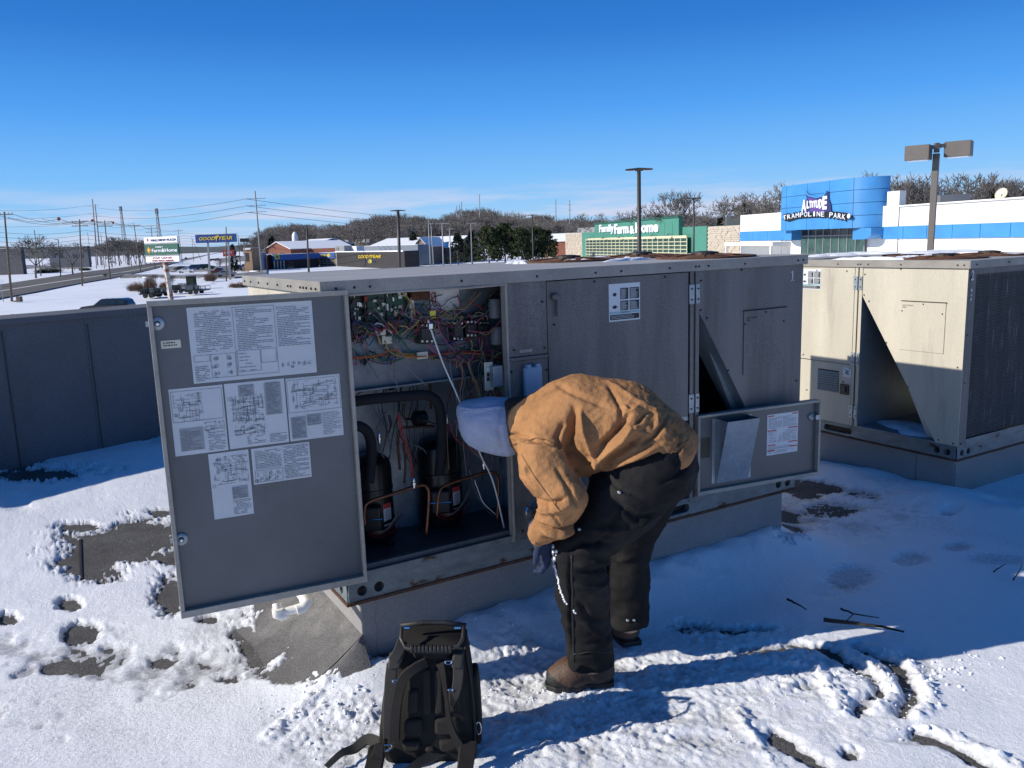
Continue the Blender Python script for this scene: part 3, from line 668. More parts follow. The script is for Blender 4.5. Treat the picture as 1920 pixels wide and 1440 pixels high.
def warning_label(parent, pl, u0, z0, u1, z1, off, rnd):
    """white sheet with two pictogram boxes and dark text blocks, NOTICE strip below"""
    def q(mb, a, b, c, d, o_): mb.quad(pl.pt(u0+(u1-u0)*a, z0+(z1-z0)*b, o_), pl.pt(u0+(u1-u0)*c, z0+(z1-z0)*b, o_), pl.pt(u0+(u1-u0)*c, z0+(z1-z0)*d, o_), pl.pt(u0+(u1-u0)*a, z0+(z1-z0)*d, o_))
    mb = MB(); q(mb, 0, 0, 1, 1, off); s = link('warning_label', mb, M['paper'], parent)
    mb = MB()
    for a, c in ((.36, .62), (.66, .97)):
        for b, d in ((.12, .42), (.46, .72)): q(mb, a, b, c, d, off+.0006)
    q(mb, .03, .82, .97, .96, off+.0006)
    # pictograms: a hand with a lead, and a burst
    for (a, b) in ((.18, .27), (.18, .60)):
        for k in range(6):
            an = k*1.05+.3; r_ = .10 if b > .5 else .07
            du, dz = math.cos(an)*r_, math.sin(an)*r_*.7; q(mb, a, b, a+du, b+dz*.5+.02, off+.0006)
        q(mb, a-.04, b-.03, a+.05, b+.06, off+.0007)
    link('dark_print', mb, M['inkk'], s, kind='stuff')
    mb = MB()
    for a, c in ((.38, .60), (.68, .95)):
        for b, d in ((.15, .40), (.49, .70)):
            zz = b
            while zz < d: q(mb, a, zz, a+(c-a)*rnd.uniform(.6, 1), zz+.008, off+.0011); zz += .022
    for zz in (.85, .885, .92): q(mb, .06, zz, .06+.85*rnd.uniform(.7, 1), zz+.008, off+.0011)
    link('light_print', mb, M['paper'], s, kind='stuff')
    mb = MB(); q(mb, 0.01, .74, .99, .80, off+.0006); link('notice_strip', mb, paint('label_aqua', (.25, .45, .5), .4), s)
    mb = MB(); put_text(mb, 'NOTICE', pl.pt(u0+(u1-u0)*.38, z0+(z1-z0)*.79, off+.001), pl.d*(u1-u0)*.26, (0, 0, abs(z1-z0)*.04), pl.n*.0004); link('notice_text', mb, M['inkk'], s)
    return s
rnd = random.Random(7)
T1 = lambda q: q+np.array([X0, Y0, RAILZ])
T2 = lambda q: np.array([X2+q[1], Y2+UL-q[0], Z2+q[2]])
F1 = Plane((X0, Y0), (X0+1, Y0))
def fl(px, py, dy=0.0):                           # photo pixel -> local u,z of the first unit on the plane dy behind its front
    q = on(1, Y0+dy, px, py); return q[0]-X0, q[2]-RAILZ
def fw_(px, py, dy): return on(1, Y0+dy, px, py)
u1 = thing('rooftop_unit', 'open grey rooftop unit with wires and compressors bared beside the bent man', 'air conditioning unit', (X0, Y0, RAILZ))
W1, wb1, nf1 = unit_common(u1, T1, M['panel'], False)
P_ = .7456; xa = UL-P_
# front skin: left post, narrow panels, big closed door, sills
link('corner_post', wb1((.0, -.003, .1005), (.088, .001, UH-.047)), M['panel'], u1)
link('corner_post', wb1((.745, -.004, .1005), (.760, .02, UH-.047)), M['trim'], u1)
npn = link('narrow_panel', wb1((.7605, -.005, .902), (.950, .0, UH-.047)), M['panel'], u1)
link('narrow_panel', wb1((.7605, -.003, .1005), (.950, .0, .880)), M['panel'], u1)
link('panel_ledge', wb1((.7608, -.012, .882), (.950, -.0005, .899)), M['panel'], u1, bevel=.003)
link('data_sticker', wb1((.812, -.0065, .915), (.872, -.0055, .928)), M['trim'], npn)
ad_ = link('access_door', wb1((.953, -.007, .517), (xa-.048, .0, UH-.050)), M['panel'], u1, bevel=.002)
link('door_lip', wb1((.953, -.004, .502), (xa-.048, -.0, .5155)), M['galvclean'], u1)
link('corner_post', wb1((.952, -.003, .1005), (.975, .0, .5015)), M['panel'], u1)
link('cross_rail', wb1((.975, .0, .495), (xa-.04, .03, .5015)), M['galvclean'], u1)
# handle
a, z = fl(1037, 556); mb = MB(); mb.lathe(W1(a, -.006, z), [(.016, 0), (.018, .012), (.012, .02), (.0, .021)], 16, (0, -1, 0)); mb.obox(W1(a+.012, -.022, z-.04), (.007, 0, 0), (0, .004, 0), (0, 0, .045)); link('handle', mb, M['panel'], ad_, bevel=.002)
a0, z0 = fl(1139, 533); a1, z1 = fl(1198, 598)
warning_label(ad_, F1, a0, RAILZ+z0, a1, RAILZ+z1, .0082, rnd)
mb = MB()
for q in ((1046, 605), (1031, 555), (1275, 507), (1165, 514)): pass
screw_each([W1(*q) for q in ((.985, -.007, 1.02), (1.6, -.007, 1.19), (1.2, -.007, 1.19), (.93, -.005, 1.12), (.785, -.005, .93), (.935, -.005, .925), (.945, -.003, .83), (.77, -.003, .84), (.80, -.003, .14), (.945, -.003, .12))], nf1, .006, u1)
mb = MB(); a, z = fl(1482, 527); [mb.obox(W1(a+.012+q[0], -.0026, z+.026+q[1]), (q[2], 0, q[4] if len(q) > 4 else 0), (0, .0006, 0), (0, 0, q[3])) for q in ((0, 0, .0045, .026), (0, -.0235, .0125, .003), (-.008, .019, .0045, .003, .003))]
link('stencilled_digit', mb, paint('stencil_grey', (.50, .51, .50), .7), u1)
mb = MB(); put_text(mb, 'COIL CLEANING\nPANEL', W1(UL-.41, -.0062, .942), (.075, 0, 0), (0, 0, .022), (0, -.0004, 0)); link('printed_words', mb, M['inkk'], u1)
# pale blue cover and the taped pipe on the narrow panel
a0, z0 = fl(979, 689); mb = MB(); mb.box(tuple(W1(a0, -.022, z0-.20)), tuple(W1(a0+.085, -.0035, z0))); bc = link('flip_cover', mb, M['blueplastic'], u1, bevel=.004)
mb = MB(); mb.box(tuple(W1(a0+.01, -.026, z0-.006)), tuple(W1(a0+.03, -.003, z0+.012))); mb.box(tuple(W1(a0+.055, -.026, z0-.006)), tuple(W1(a0+.075, -.003, z0+.012))); link('cover_hinge', mb, M['blueplastic'], bc)
a0, z0 = fl(998, 958); mb = MB(); mb.lathe(W1(a0, -.003, z0), [(.045, 0), (.038, .012), (.030, .03), (.026, .05)], 14, (0, -1, 0)); f_ = link('foil_wrap', mb, M['chrome'], u1)
mb = MB(); mb.tube([W1(a0, -.03, z0), W1(a0+.03, -.07, z0), W1(a0+.07, -.09, z0-.01)], .016, 12); link('pipe_stub', mb, M['rust'], f_)

hm = wb1((1.95, UW+.004, .12), (UL-.02, UW+.34, UH-.006)); link('added_shadow_box', hm, M['panel'], u1, bevel=.004)  # unseen box, added to cast the upright shadow edge on the second unit
# ---------------- interior box
CP = .20; BK = .44; PT = .955
link('inner_wall', wb1((.004, .003, .1055), (.030, BK, UH-.05)), M['galvclean'], u1)
link('inner_floor', wb1((.004, .012, .0995), (xa-.008, .70, .105)), M['floor_in'], u1)
link('inner_floor', wb1((.088, -.002, .101), (.745, .012, .128)), M['galv'], u1)
link('sill', wb1((.088, .02, .1052), (.745, .05, .148)), M['floor_in'], u1, bevel=.003)
cpl = link('control_plate', wb1((.031, CP, .815), (PT-.002, CP+.004, UH-.05)), M['plate'], u1)
link('shelf_edge', wb1((.031, CP-.05, .808), (PT-.002, CP+.003, .8145)), M['galv'], cpl)
link('rear_plate', wb1((.031, BK-.004, .1055), (PT-.002, BK, .8075)), M['galvclean'], u1)
link('partition', wb1((PT, .002, .1055), (PT+.004, .70, UH-.05)), M['galvclean'], u1)
link('rear_plate', wb1((PT+.006, .62, .1055), (xa-.01, .625, .50)), M['floor_in'], u1)
# gaskets round the opening
mb = MB(); mb.tube([W1(.085, -.012, UH-.052), W1(.3, -.013, UH-.05), W1(.55, -.013, UH-.054), W1(.757, -.012, UH-.05)], .006, 6); link('gasket', mb, M['trim'], u1)
mb = MB(); mb.tube([W1(.752, -.010, UH-.05), W1(.753, -.010, .7), W1(.752, -.010, .13)], .006, 6); link('gasket', mb, M['trim'], u1)

def block(name, parent, px0, py0, px1, py1, dy, th, m, bev=.002):
    a = fw_(px0, py0, dy-th); b = fw_(px1, py1, dy-th); mb = MB(); mb.box((min(a[0], b[0]), Y0+dy-th, min(a[2], b[2])), (max(a[0], b[0]), Y0+dy-.0005, max(a[2], b[2]))); return link(name, mb, m, parent, bevel=bev)
def wire(name, pts, dy, r, m, parent=None, jit=.004, n=5):
    P = [fw_(q[0], q[1], q[2] if len(q) > 2 else dy) for q in pts]; out = []
    for i in range(len(P)-1):
        p0 = P[max(i-1, 0)]; p1 = P[i]; p2 = P[i+1]; p3 = P[min(i+2, len(P)-1)]
        for t in np.linspace(0, 1, 6)[:-1]:
            out.append(.5*((2*p1)+(-p0+p2)*t+(2*p0-5*p1+4*p2-p3)*t*t+(-p0+3*p1-3*p2+p3)*t**3)+np.array([rnd.uniform(-jit, jit)*.3 for _ in range(3)]))
    out.append(P[-1]); mb = MB(); mb.tube(out, r, n); return link(name, mb, m, parent or u1, smooth=True)
# circuit boards with their chips
for (a, b, c, d, m, nchip, seed) in ((655, 546, 686, 612, M['pcb2'], 34, 1), (687, 545, 722, 600, M['pcb'], 26, 2), (723, 546, 766, 597, M['pcb'], 24, 3)):
    bd = block('circuit_board', cpl, a, b, c, d, CP-.012, .003, m, 0); rr = random.Random(seed)
    for k in range(nchip):
        w_ = rr.choice([2.2, 3, 5, 7]); h_ = rr.choice([2, 2.5, 4, 6]); x = rr.uniform(a+1, c-w_-1); y = rr.uniform(b+1, d-h_-1)
        mm = rr.choice([M['chip'], M['chip'], M['chip'], M['plastic_white'], M['ivory'], M['brass'], M['pcb2']])
        q0 = fw_(x, y, CP-.012); q1 = fw_(x+w_, y+h_, CP-.012); th = rr.uniform(.003, .012); mb = MB(); mb.box((q0[0], Y0+CP-.0155-th, q1[2]), (q1[0], Y0+CP-.0152, q0[2])); link('chip', mb, mm, bd)
for (a, b, c, d, th, m) in ((700, 562, 706, 566, .02, 'plastic_white'), (725, 570, 729, 582, .02, 'plastic_white'), (682, 552, 687, 606, .03, 'chip'), (683, 556, 689, 565, .035, 'w_red'), (660, 606, 766, 612, .03, 'chip'), (690, 582, 695, 590, .025, 'plastic_white'), (733, 578, 737, 584, .02, 'ivory')):
    block('board_connector', cpl, a, b, c, d, CP-.012, th, M[m], .001)
block('mounting_plate', cpl, 806, 545, 862, 580, CP, .006, M['plastic_white'], .001)
block('transformer', cpl, 772, 545, 806, 562, CP, .05, M['rust'], .004)
# contactors and relay with terminal screws
for (a, b, c, d) in ((786, 608, 816, 643), (848, 604, 870, 638), (873, 601, 896, 632), (897, 603, 920, 626)):
    ct = block('contactor', cpl, a, b, c, d, CP, .055, M['chip'], .003)
    for k in range(3):
        x = a+(c-a)*(.2+.3*k)
        for y in (b+2.5, d-3): block('terminal', ct, x-1.6, y-1.6, x+1.6, y+1.6, CP-.0555, .004, M['brass'], .0)
    block('contactor_core', ct, a+4, b+8, c-4, d-8, CP-.056, .012, M['chip'], .002)
for (x, y0_, y1_) in ((928, 560, 596), (932, 612, 645)):
    A = fw_(x, y0_, CP-.04); B = fw_(x+1, y1_, CP-.04); mb = MB(); mb.lathe(B, [(.028, 0), (.03, .004), (.03, A[2]-B[2]-.006), (.027, A[2]-B[2]), (.0, A[2]-B[2]+.002)], 20); c_ = link('capacitor', mb, M['w_grey'], cpl, auto=30)
# outlet and its box
ob = block('outlet_box', u1, 925, 687, 944, 724, .06, .05, M['galvclean'], .002)
ov = block('outlet_plate', ob, 908, 680, 926, 731, .05, .006, M['ivory'], .002)
block('socket', ov, 913, 699, 918, 706, .0435, .002, M['chip'], 0); block('socket', ov, 913, 708, 918, 714, .0435, .002, M['chip'], 0); block('test_button', ov, 912, 690, 918, 694, .0435, .003, M['plastic_white'], 0)
# connectors
for (a, b, c, d) in ((704, 618, 724, 628), (716, 630, 736, 644), (782, 661, 803, 672), (768, 562, 777, 578), (769, 582, 777, 594)): block('wire_connector', cpl, a, b, c, d, CP-.035, .014, M['ivory'], .002)
block('yellow_tag', cpl, 806, 583, 818, 596, CP-.06, .008, paint('yellow_plastic', (.75, .65, .05), .4), .002)
# rod across the opening, and its knot
wire('support_rod', [(803, 600), (806, 612), (830, 680), (860, 748), (900, 850), (925, 905), (945, 990)], .05, .0038, M['plastic_white'], jit=0)
block('rod_clip', u1, 804, 606, 813, 618, .06, .02, M['chrome'], .004)
# named wires, then looser ones between the same places
W_ = [('orange', [(660, 673), (700, 670), (730, 666), (775, 667)]), ('orange', [(660, 670), (705, 667), (740, 655), (760, 668), (800, 668)]), ('orange', [(800, 668), (850, 662), (900, 664), (940, 672)]), ('red', [(800, 665), (850, 658), (900, 660), (940, 655)]),
      ('yellow', [(716, 640), (726, 655), (745, 662), (780, 666)]), ('yellow', [(722, 640), (732, 660), (760, 670), (785, 668)]), ('tan', [(725, 640), (740, 658), (760, 662), (785, 664)]), ('yellow', [(820, 592), (850, 590), (865, 600), (868, 606)]), ('yellow', [(818, 594), (845, 594), (858, 600), (860, 606)]),
      ('tan', [(856, 580), (872, 578), (890, 560), (903, 548)]), ('tan', [(850, 578), (870, 576), (886, 556), (893, 546)]), ('black', [(880, 590), (905, 575), (925, 552), (935, 546)]), ('black', [(860, 590), (900, 585), (920, 560), (940, 548)]),
      ('pink', [(740, 622), (770, 610), (790, 598), (800, 590)]), ('pink', [(745, 618), (768, 612), (786, 600), (795, 596)]), ('pink', [(700, 622), (730, 625), (765, 612), (785, 600)]), ('maroon', [(730, 625), (760, 620), (774, 606), (776, 596)]),
      ('green', [(728, 625), (750, 635), (765, 655), (775, 662)]), ('green', [(730, 628), (755, 640), (770, 660), (785, 662)]), ('blue', [(665, 600), (690, 606), (710, 612), (715, 620)]), ('blue', [(660, 604), (685, 612), (700, 620)]), ('blue', [(708, 596), (718, 603), (720, 615)]), ('blue', [(711, 595), (721, 602), (722, 616)]),
      ('maroon', [(897, 632), (902, 655), (908, 682)]), ('maroon', [(904, 630), (909, 655), (914, 682)]), ('maroon', [(913, 628), (916, 655), (918, 682)]), ('red', [(795, 572), (805, 580), (812, 592), (800, 600)]), ('red', [(812, 560), (816, 552), (812, 548), (809, 556), (812, 566), (806, 578)]), ('red', [(808, 565), (822, 568), (828, 590), (818, 600)]),
      ('pink', [(822, 600), (826, 625), (850, 655), (870, 680)]), ('maroon', [(825, 598), (830, 630), (855, 660), (880, 676)]), ('grey', [(838, 606), (842, 640), (858, 668), (866, 690)]), ('tan', [(856, 640), (860, 655), (856, 668)]), ('yellow', [(882, 636), (886, 650), (878, 664)]),
      ('tan', [(878, 676), (884, 700), (895, 720), (900, 745)]), ('tan', [(880, 676), (887, 702), (898, 722), (899, 748)]), ('tan', [(876, 678), (884, 704), (893, 724), (894, 748)]), ('red', [(858, 676), (866, 700), (862, 730), (864, 760)]), ('grey', [(862, 676), (872, 705), (868, 735), (868, 760)]), ('tan', [(860, 676), (868, 702), (864, 732), (860, 765)]),
      ('tan', [(800, 672), (830, 675), (860, 672), (880, 680), (905, 672)]), ('grey', [(690, 580), (720, 610), (735, 640), (740, 700), (748, 735)]), ('grey', [(700, 575), (735, 625), (755, 668), (775, 700), (800, 722)]), ('grey', [(675, 640), (686, 670), (700, 695), (710, 710)]), ('white', [(700, 612), (708, 606), (722, 612), (735, 625)]),
      ('yellow', [(668, 618), (680, 612), (690, 622), (700, 624)]), ('tan', [(664, 628), (676, 620), (690, 626), (704, 626)]), ('orange', [(664, 634), (680, 640), (690, 656)]), ('black', [(662, 624), (668, 612), (684, 614), (700, 622)]),
      ('black', [(850, 570), (870, 590), (900, 600), (915, 560)]), ('red', [(858, 552), (862, 575), (850, 590)]), ('red', [(880, 566), (895, 572), (905, 582)]), ('tan', [(884, 596), (895, 586), (910, 590), (914, 602)]), ('yellow', [(884, 598), (896, 592), (904, 594), (908, 603)]), ('maroon', [(876, 596), (880, 588), (884, 600)]),
      ('pink', [(806, 645), (815, 655), (830, 665), (850, 664)]), ('pink', [(803, 645), (812, 658), (835, 672), (858, 672)]), ('tan', [(748, 546), (762, 560), (770, 575), (776, 600)]), ('yellow', [(752, 546), (766, 560), (774, 575), (778, 598)]), ('white', [(771, 558), (772, 580), (773, 598), (768, 610)]), ('white', [(775, 558), (776, 580), (778, 600), (770, 614)]),
      ('red', [(935, 590), (940, 575), (942, 550)]), ('tan', [(918, 556), (930, 548), (940, 552)]), ('maroon', [(932, 735), (934, 745), (933, 760)]), ('maroon', [(938, 735), (939, 745), (938, 760)])]
for c_, pts in W_: wire('wire', pts, CP-rnd.uniform(.02, .06), rnd.uniform(.0022, .0034), M['w_'+c_], cpl)
for k in range(150):
    c_ = rnd.choice(['black', 'green', 'green', 'maroon', 'tan', 'grey', 'blue', 'yellow', 'pink', 'red', 'black'])
    ax_ = rnd.choice([(715, 640, 80), (760, 600, 50), (870, 600, 45), (800, 590, 60), (880, 660, 60), (690, 620, 40)])
    p0 = (ax_[0]+rnd.uniform(-.6, .6)*ax_[2], min(672, ax_[1]+rnd.uniform(-.5, .5)*ax_[2])); p3 = (p0[0]+rnd.uniform(-70, 70), p0[1]+rnd.uniform(-25, 30)); p3 = (min(max(p3[0], 660), 940), min(max(p3[1], 548), 674))
    wire('wire', [p0, (p0[0]*.6+p3[0]*.4+rnd.uniform(-8, 8), (p0[1]+p3[1])/2+rnd.uniform(4, 18)), (p0[0]*.3+p3[0]*.7, (p0[1]*.4+p3[1]*.6)+rnd.uniform(-4, 10)), p3], CP-rnd.uniform(.015, .075), rnd.uniform(.0018, .0030), M['w_'+c_], cpl)
for k in range(26):
    x0_ = rnd.uniform(840, 936); x1_ = x0_+rnd.uniform(-30, 14)
    wire('wire', [(x0_, 655), (x0_+rnd.uniform(-12, 12), 700), (x1_+rnd.uniform(-8, 8), 760), (x1_, rnd.uniform(800, 905))], rnd.uniform(.12, .30), rnd.uniform(.0018, .0030), M['w_'+rnd.choice(['black', 'grey', 'tan', 'maroon', 'green', 'black'])])
for k in range(14):
    x0_ = rnd.uniform(700, 800); wire('wire', [(x0_, rnd.uniform(690, 730)), (x0_+rnd.uniform(-14, 14), 760), (x0_+rnd.uniform(-20, 20), 810), (x0_+rnd.uniform(-24, 24), rnd.uniform(840, 880))], rnd.uniform(.30, .38), .0022, M['w_'+rnd.choice(['black', 'grey', 'black'])])
# lower wires
for c_, pts, dy in [('black', [(668, 740), (705, 722), (715, 726)], .3), ('grey', [(725, 730), (722, 745), (726, 770), (722, 778), (728, 800)], .3), ('black', [(728, 778), (732, 795), (730, 810)], .3), ('black', [(731, 778), (734, 795), (728, 812)], .3), ('red', [(745, 775), (752, 810), (762, 840), (772, 870), (775, 895)], .12), ('red', [(748, 778), (757, 815), (768, 850), (772, 895)], .12),
                    ('red', [(845, 790), (850, 815), (870, 835), (900, 852)], .15), ('grey', [(850, 785), (870, 820), (890, 850), (905, 862)], .15), ('grey', [(855, 785), (880, 825), (905, 865)], .15), ('grey', [(905, 870), (930, 885), (952, 900)], .1), ('white', [(890, 900), (905, 940), (930, 965)], .1), ('black', [(890, 895), (900, 930), (928, 960)], .15),
                    ('grey', [(880, 880), (895, 930), (925, 970)], .2), ('black', [(800, 790), (820, 795), (835, 790)], .25), ('grey', [(760, 830), (790, 840), (800, 850)], .3)]:
    wire('wire', pts, dy, .0028, M['w_'+c_])
# refrigerant lines
wire('insulated_pipe', [(655, 754), (700, 748), (760, 743), (798, 741), (818, 752), (826, 776), (828, 830), (823, 890)], .16, .0215, M['foam'], jit=0, n=14)
wire('insulated_pipe', [(655, 800), (676, 800), (692, 815), (697, 850), (692, 905)], .14, .021, M['foam'], jit=0, n=14)
for pts, dy, r in [([(684, 985), (683, 958), (692, 941), (740, 925), (788, 910), (801, 915), (804, 935), (799, 1004)], .07, .0072), ([(819, 968), (823, 925), (836, 910), (880, 895), (918, 885), (932, 893), (935, 915), (932, 978)], .08, .0062)]:
    wire('copper_tube', pts, dy, r, M['copper'], jit=0, n=10)
for pts, dy, r in [([(735, 717), (770, 714), (800, 712), (806, 718), (807, 740), (808, 766)], .36, .006), ([(757, 757), (757, 780), (764, 786), (792, 783)], .34, .006), ([(668, 722), (690, 718), (712, 716)], .36, .008), ([(750, 880), (746, 830), (752, 805), (770, 801), (815, 799)], .28, .006), ([(758, 905), (760, 870), (756, 830)], .3, .005)]:
    wire('refrigerant_line', pts, dy, r, M['copperdark'], jit=0, n=8)
mb = MB(); A = fw_(788, 783, .30); mb.lathe(A-np.array([.03, 0, 0]), [(.012, -.01), (.032, .0), (.034, .05), (.012, .065)], 18, (1, 0, -.08)); link('filter_drier', mb, M['black'], u1, auto=40)
mb = MB(); A = fw_(729, 718, .33); mb.lathe(A, [(.0, -.03), (.032, -.028), (.035, .0), (.03, .02), (0, .022)], 18, (.4, -1, .1)); g_ = link('pressure_switch', mb, M['black'], u1, auto=40); mb = MB(); mb.box(tuple(A-np.array([.012, .05, .012])), tuple(A+np.array([.014, -.02, .02]))); link('switch_plate', mb, M['ivory'], g_)
for (x, y, dy) in ((711, 818, .14), (776, 903, .06), (907, 868, .07), (838, 783, .2)):
    A = fw_(x, y, dy); mb = MB(); mb.lathe(A-np.array([0, 0, .014]), [(.006, -.012), (.006, 0), (.010, 0), (.010, .012), (.007, .014), (.007, .024), (.004, .03)], 10); link('service_valve', mb, M['chrome'], u1, auto=40)
# compressors
def compressor(px, py, r, h, ang, parent):
    B = on(2, RAILZ+.106, px, py); B[1] += r*.8
    mb = MB(); mb.lathe(B, [(r*.55, .01), (r*.98, .025), (r, .045), (r, .09), (r*1.03, .095), (r*1.03, .105), (r, .11), (r, h*.60), (r*1.03, h*.605), (r*1.03, h*.63), (r, h*.64), (r, h*.84), (r*.93, h*.92), (r*.72, h*.97), (r*.4, h), (0, h+.002)], 40)
    c = link('compressor', mb, M['black'], parent, auto=25)
    f = Vector((math.cos(ang), math.sin(ang), 0)); s_ = Vector((-f.y, f.x, 0)); f = np.array(f); s_ = np.array(s_)
    mb = MB(); C_ = B+f*(r+.02)+np.array([0, 0, h*.36]); mb.obox(C_, f*.028, s_*.042, (0, 0, .052)); tb = link('terminal_box', mb, M['chip'], c, bevel=.008)
    mb = MB(); mb.tube([C_-s_*.05-f*.03, C_-s_*.045+f*.03, C_+s_*.045+f*.03, C_+s_*.05-f*.03], .0035, 6); link('bail_wire', mb, M['chrome'], tb)
    # curved label on the shell
    rows = []
    for a in np.linspace(.58, 1.05, 7):
        d = f*math.cos(a)+s_*math.sin(a)
        rows.append([B+d*(r+.0012)+np.array([0, 0, z]) for z in (h*.22, h*.47)])
    rows = np.array(rows); mb = MB(); mb.add(rows.reshape(-1, 3), [tuple(q) for q in grid_faces(7, 2)]); lb = link('warning_label', mb, M['paper'], c)
    v2 = rows.copy(); v2[:, 0] = v2[:, 0]*.22+v2[:, 1]*.78; off = np.array([(f*math.cos(a)+s_*math.sin(a))*.0008 for a in np.linspace(.58, 1.05, 7)])[:, None, :]; mb = MB(); mb.add((v2+off).reshape(-1, 3), [tuple(q) for q in grid_faces(7, 2)]); link('red_band', mb, M['red'], lb)
    mb = MB()
    for k in range(9):
        t0 = .08+.075*k; q = rows.copy(); A_ = q[:, 0]*(1-t0)+q[:, 1]*t0; Bq = q[:, 0]*(1-t0-.03)+q[:, 1]*(t0+.03); mb.add((np.stack([A_, Bq], 1)[1:6]+off[1:6]).reshape(-1, 3), [tuple(x) for x in grid_faces(5, 2)])
    link('small_print', mb, M['ink'], lb, kind='stuff')
    for k in range(4):
        an = ang+.75+k*math.pi/2; q = B+np.array([math.cos(an), math.sin(an), 0])*(r+.012); mb = MB(); mb.lathe(q-np.array([0, 0, .001]), [(.018, 0), (.018, .014), (.008, .018), (.008, .026), (.0, .027)], 10); link('mounting_foot', mb, M['screw'], c, auto=40)
    for k in range(5):
        a_ = C_-np.array([0, 0, .05])+s_*(-.02+.009*k); b_ = a_+np.array([0, 0, -.045])+f*(.02-.004*k)+s_*(.01+.012*k); e_ = B+s_*(-.0+r*1.25+.01*k)+np.array([0, 0, .06+.05*k]); mb = MB()
        P4 = [a_, b_, (b_+e_)/2+f*.03-np.array([0, 0, .02]), e_]; mb.tube([((1-t)**3)*P4[0]+3*t*(1-t)**2*P4[1]+3*t*t*(1-t)*P4[2]+t**3*P4[3] for t in np.linspace(0, 1, 12)], .0024, 5)
        link('wire', mb, M[['w_red', 'w_red', 'w_tan', 'w_yellow', 'w_grey'][k]], c)
    return c
compressor(714, 1022, .092, .39, R(-114), u1); compressor(842, 990, .104, .405, R(-114), u1)

# ---------------- opened left door with its papers
D1 = Plane(on(1, 2.856, 669, 815)[:2], on(1, 2.932, 307, 862)[:2]); zt1, zb1 = D1.hit(462, 555)[1], D1.hit(515, 1123)[1]
dr = u1
mb = MB(); mb.obox(D1.pt(D1.L/2, (zt1+zb1)/2, -.012), D1.d*(D1.L/2-.002), D1.n*.002, (0, 0, (zt1-zb1)/2-.002)); door = link('access_door', mb, M['doorpaint'], u1, label='wide open door covered with printed sheets')
for a0, a1_, z0_, z1_ in ((0, .013, zb1+.026, zt1-.0165), (D1.L-.0145, D1.L, zb1+.0265, zt1-.017), (0, D1.L, zt1-.016, zt1), (0, D1.L, zb1, zb1+.0255)):
    mb = MB(); mb.obox(D1.pt((a0+a1_)/2, (z0_+z1_)/2, .002), D1.d*(a1_-a0)/2, D1.n*.0125, (0, 0, (z1_-z0_)/2)); link('edge_trim', mb, M['trim'], door, bevel=.0015)
mb = MB(); mb.obox(D1.pt(D1.L/2, (zt1+zb1)/2, -.021), D1.d*D1.L/2, D1.n*.006, (0, 0, (zt1-zb1)/2)); link('outer_skin', mb, M['panel'], door)
for q in ((295, 607), (340, 1012)):
    a, z = D1.hit(*q); mb = MB(); c = D1.pt(a, z, -.0095); mb.lathe(c, [(.021, 0), (.022, .006), (.018, .009), (.011, .010)], 22, D1.n); la = link('cam_latch', mb, M['galvclean'], door, auto=30)
    mb = MB(); mb.lathe(c+D1.n*.0102, [(.010, 0), (.010, .003)], 14, D1.n); link('latch_ring', mb, M['chip'], la); mb = MB(); mb.lathe(c+D1.n*.0135, [(.0065, 0), (.0065, .004), (.003, .006)], 10, D1.n); link('latch_bolt', mb, M['chrome'], la)
    mb = MB(); mb.obox(c+D1.n*.003+D1.d*.022, D1.d*.014, D1.n*.002, (0, 0, .009)); link('latch_tongue', mb, M['galvclean'], la)
sheets = [((350,576),(585,565),(595,699),(363,720)), ((316,731),(417,722),(429,845),(329,857)), ((420,721),(533,710),(543,830),(432,843)), ((536,710),(638,702),(645,817),(545,828)), ((391,851),(467,845),(476,965),(402,975)), ((471,842),(581,830),(585,895),(477,910))]
paperm = mat('crinkled_paper', (.55, .57, .58), .33, 0, var=.04, vs=9)
nn = paperm.node_tree.nodes; ll = paperm.node_tree.links
vo = nn.new('ShaderNodeTexNoise'); vo.noise_type = 'RIDGED_MULTIFRACTAL'; vo.inputs['Scale'].default_value = 14; vo.inputs['Detail'].default_value = 3; tcp = nn.new('ShaderNodeTexCoord'); ll.new(tcp.outputs['Object'], vo.inputs['Vector'])
bmp = nn.new('ShaderNodeBump'); bmp.inputs['Strength'].default_value = .9; bmp.inputs['Distance'].default_value = .004; ll.new(vo.outputs['Fac'], bmp.inputs['Height']); ll.new(bmp.outputs[0], nn['Principled BSDF'].inputs['Normal'])
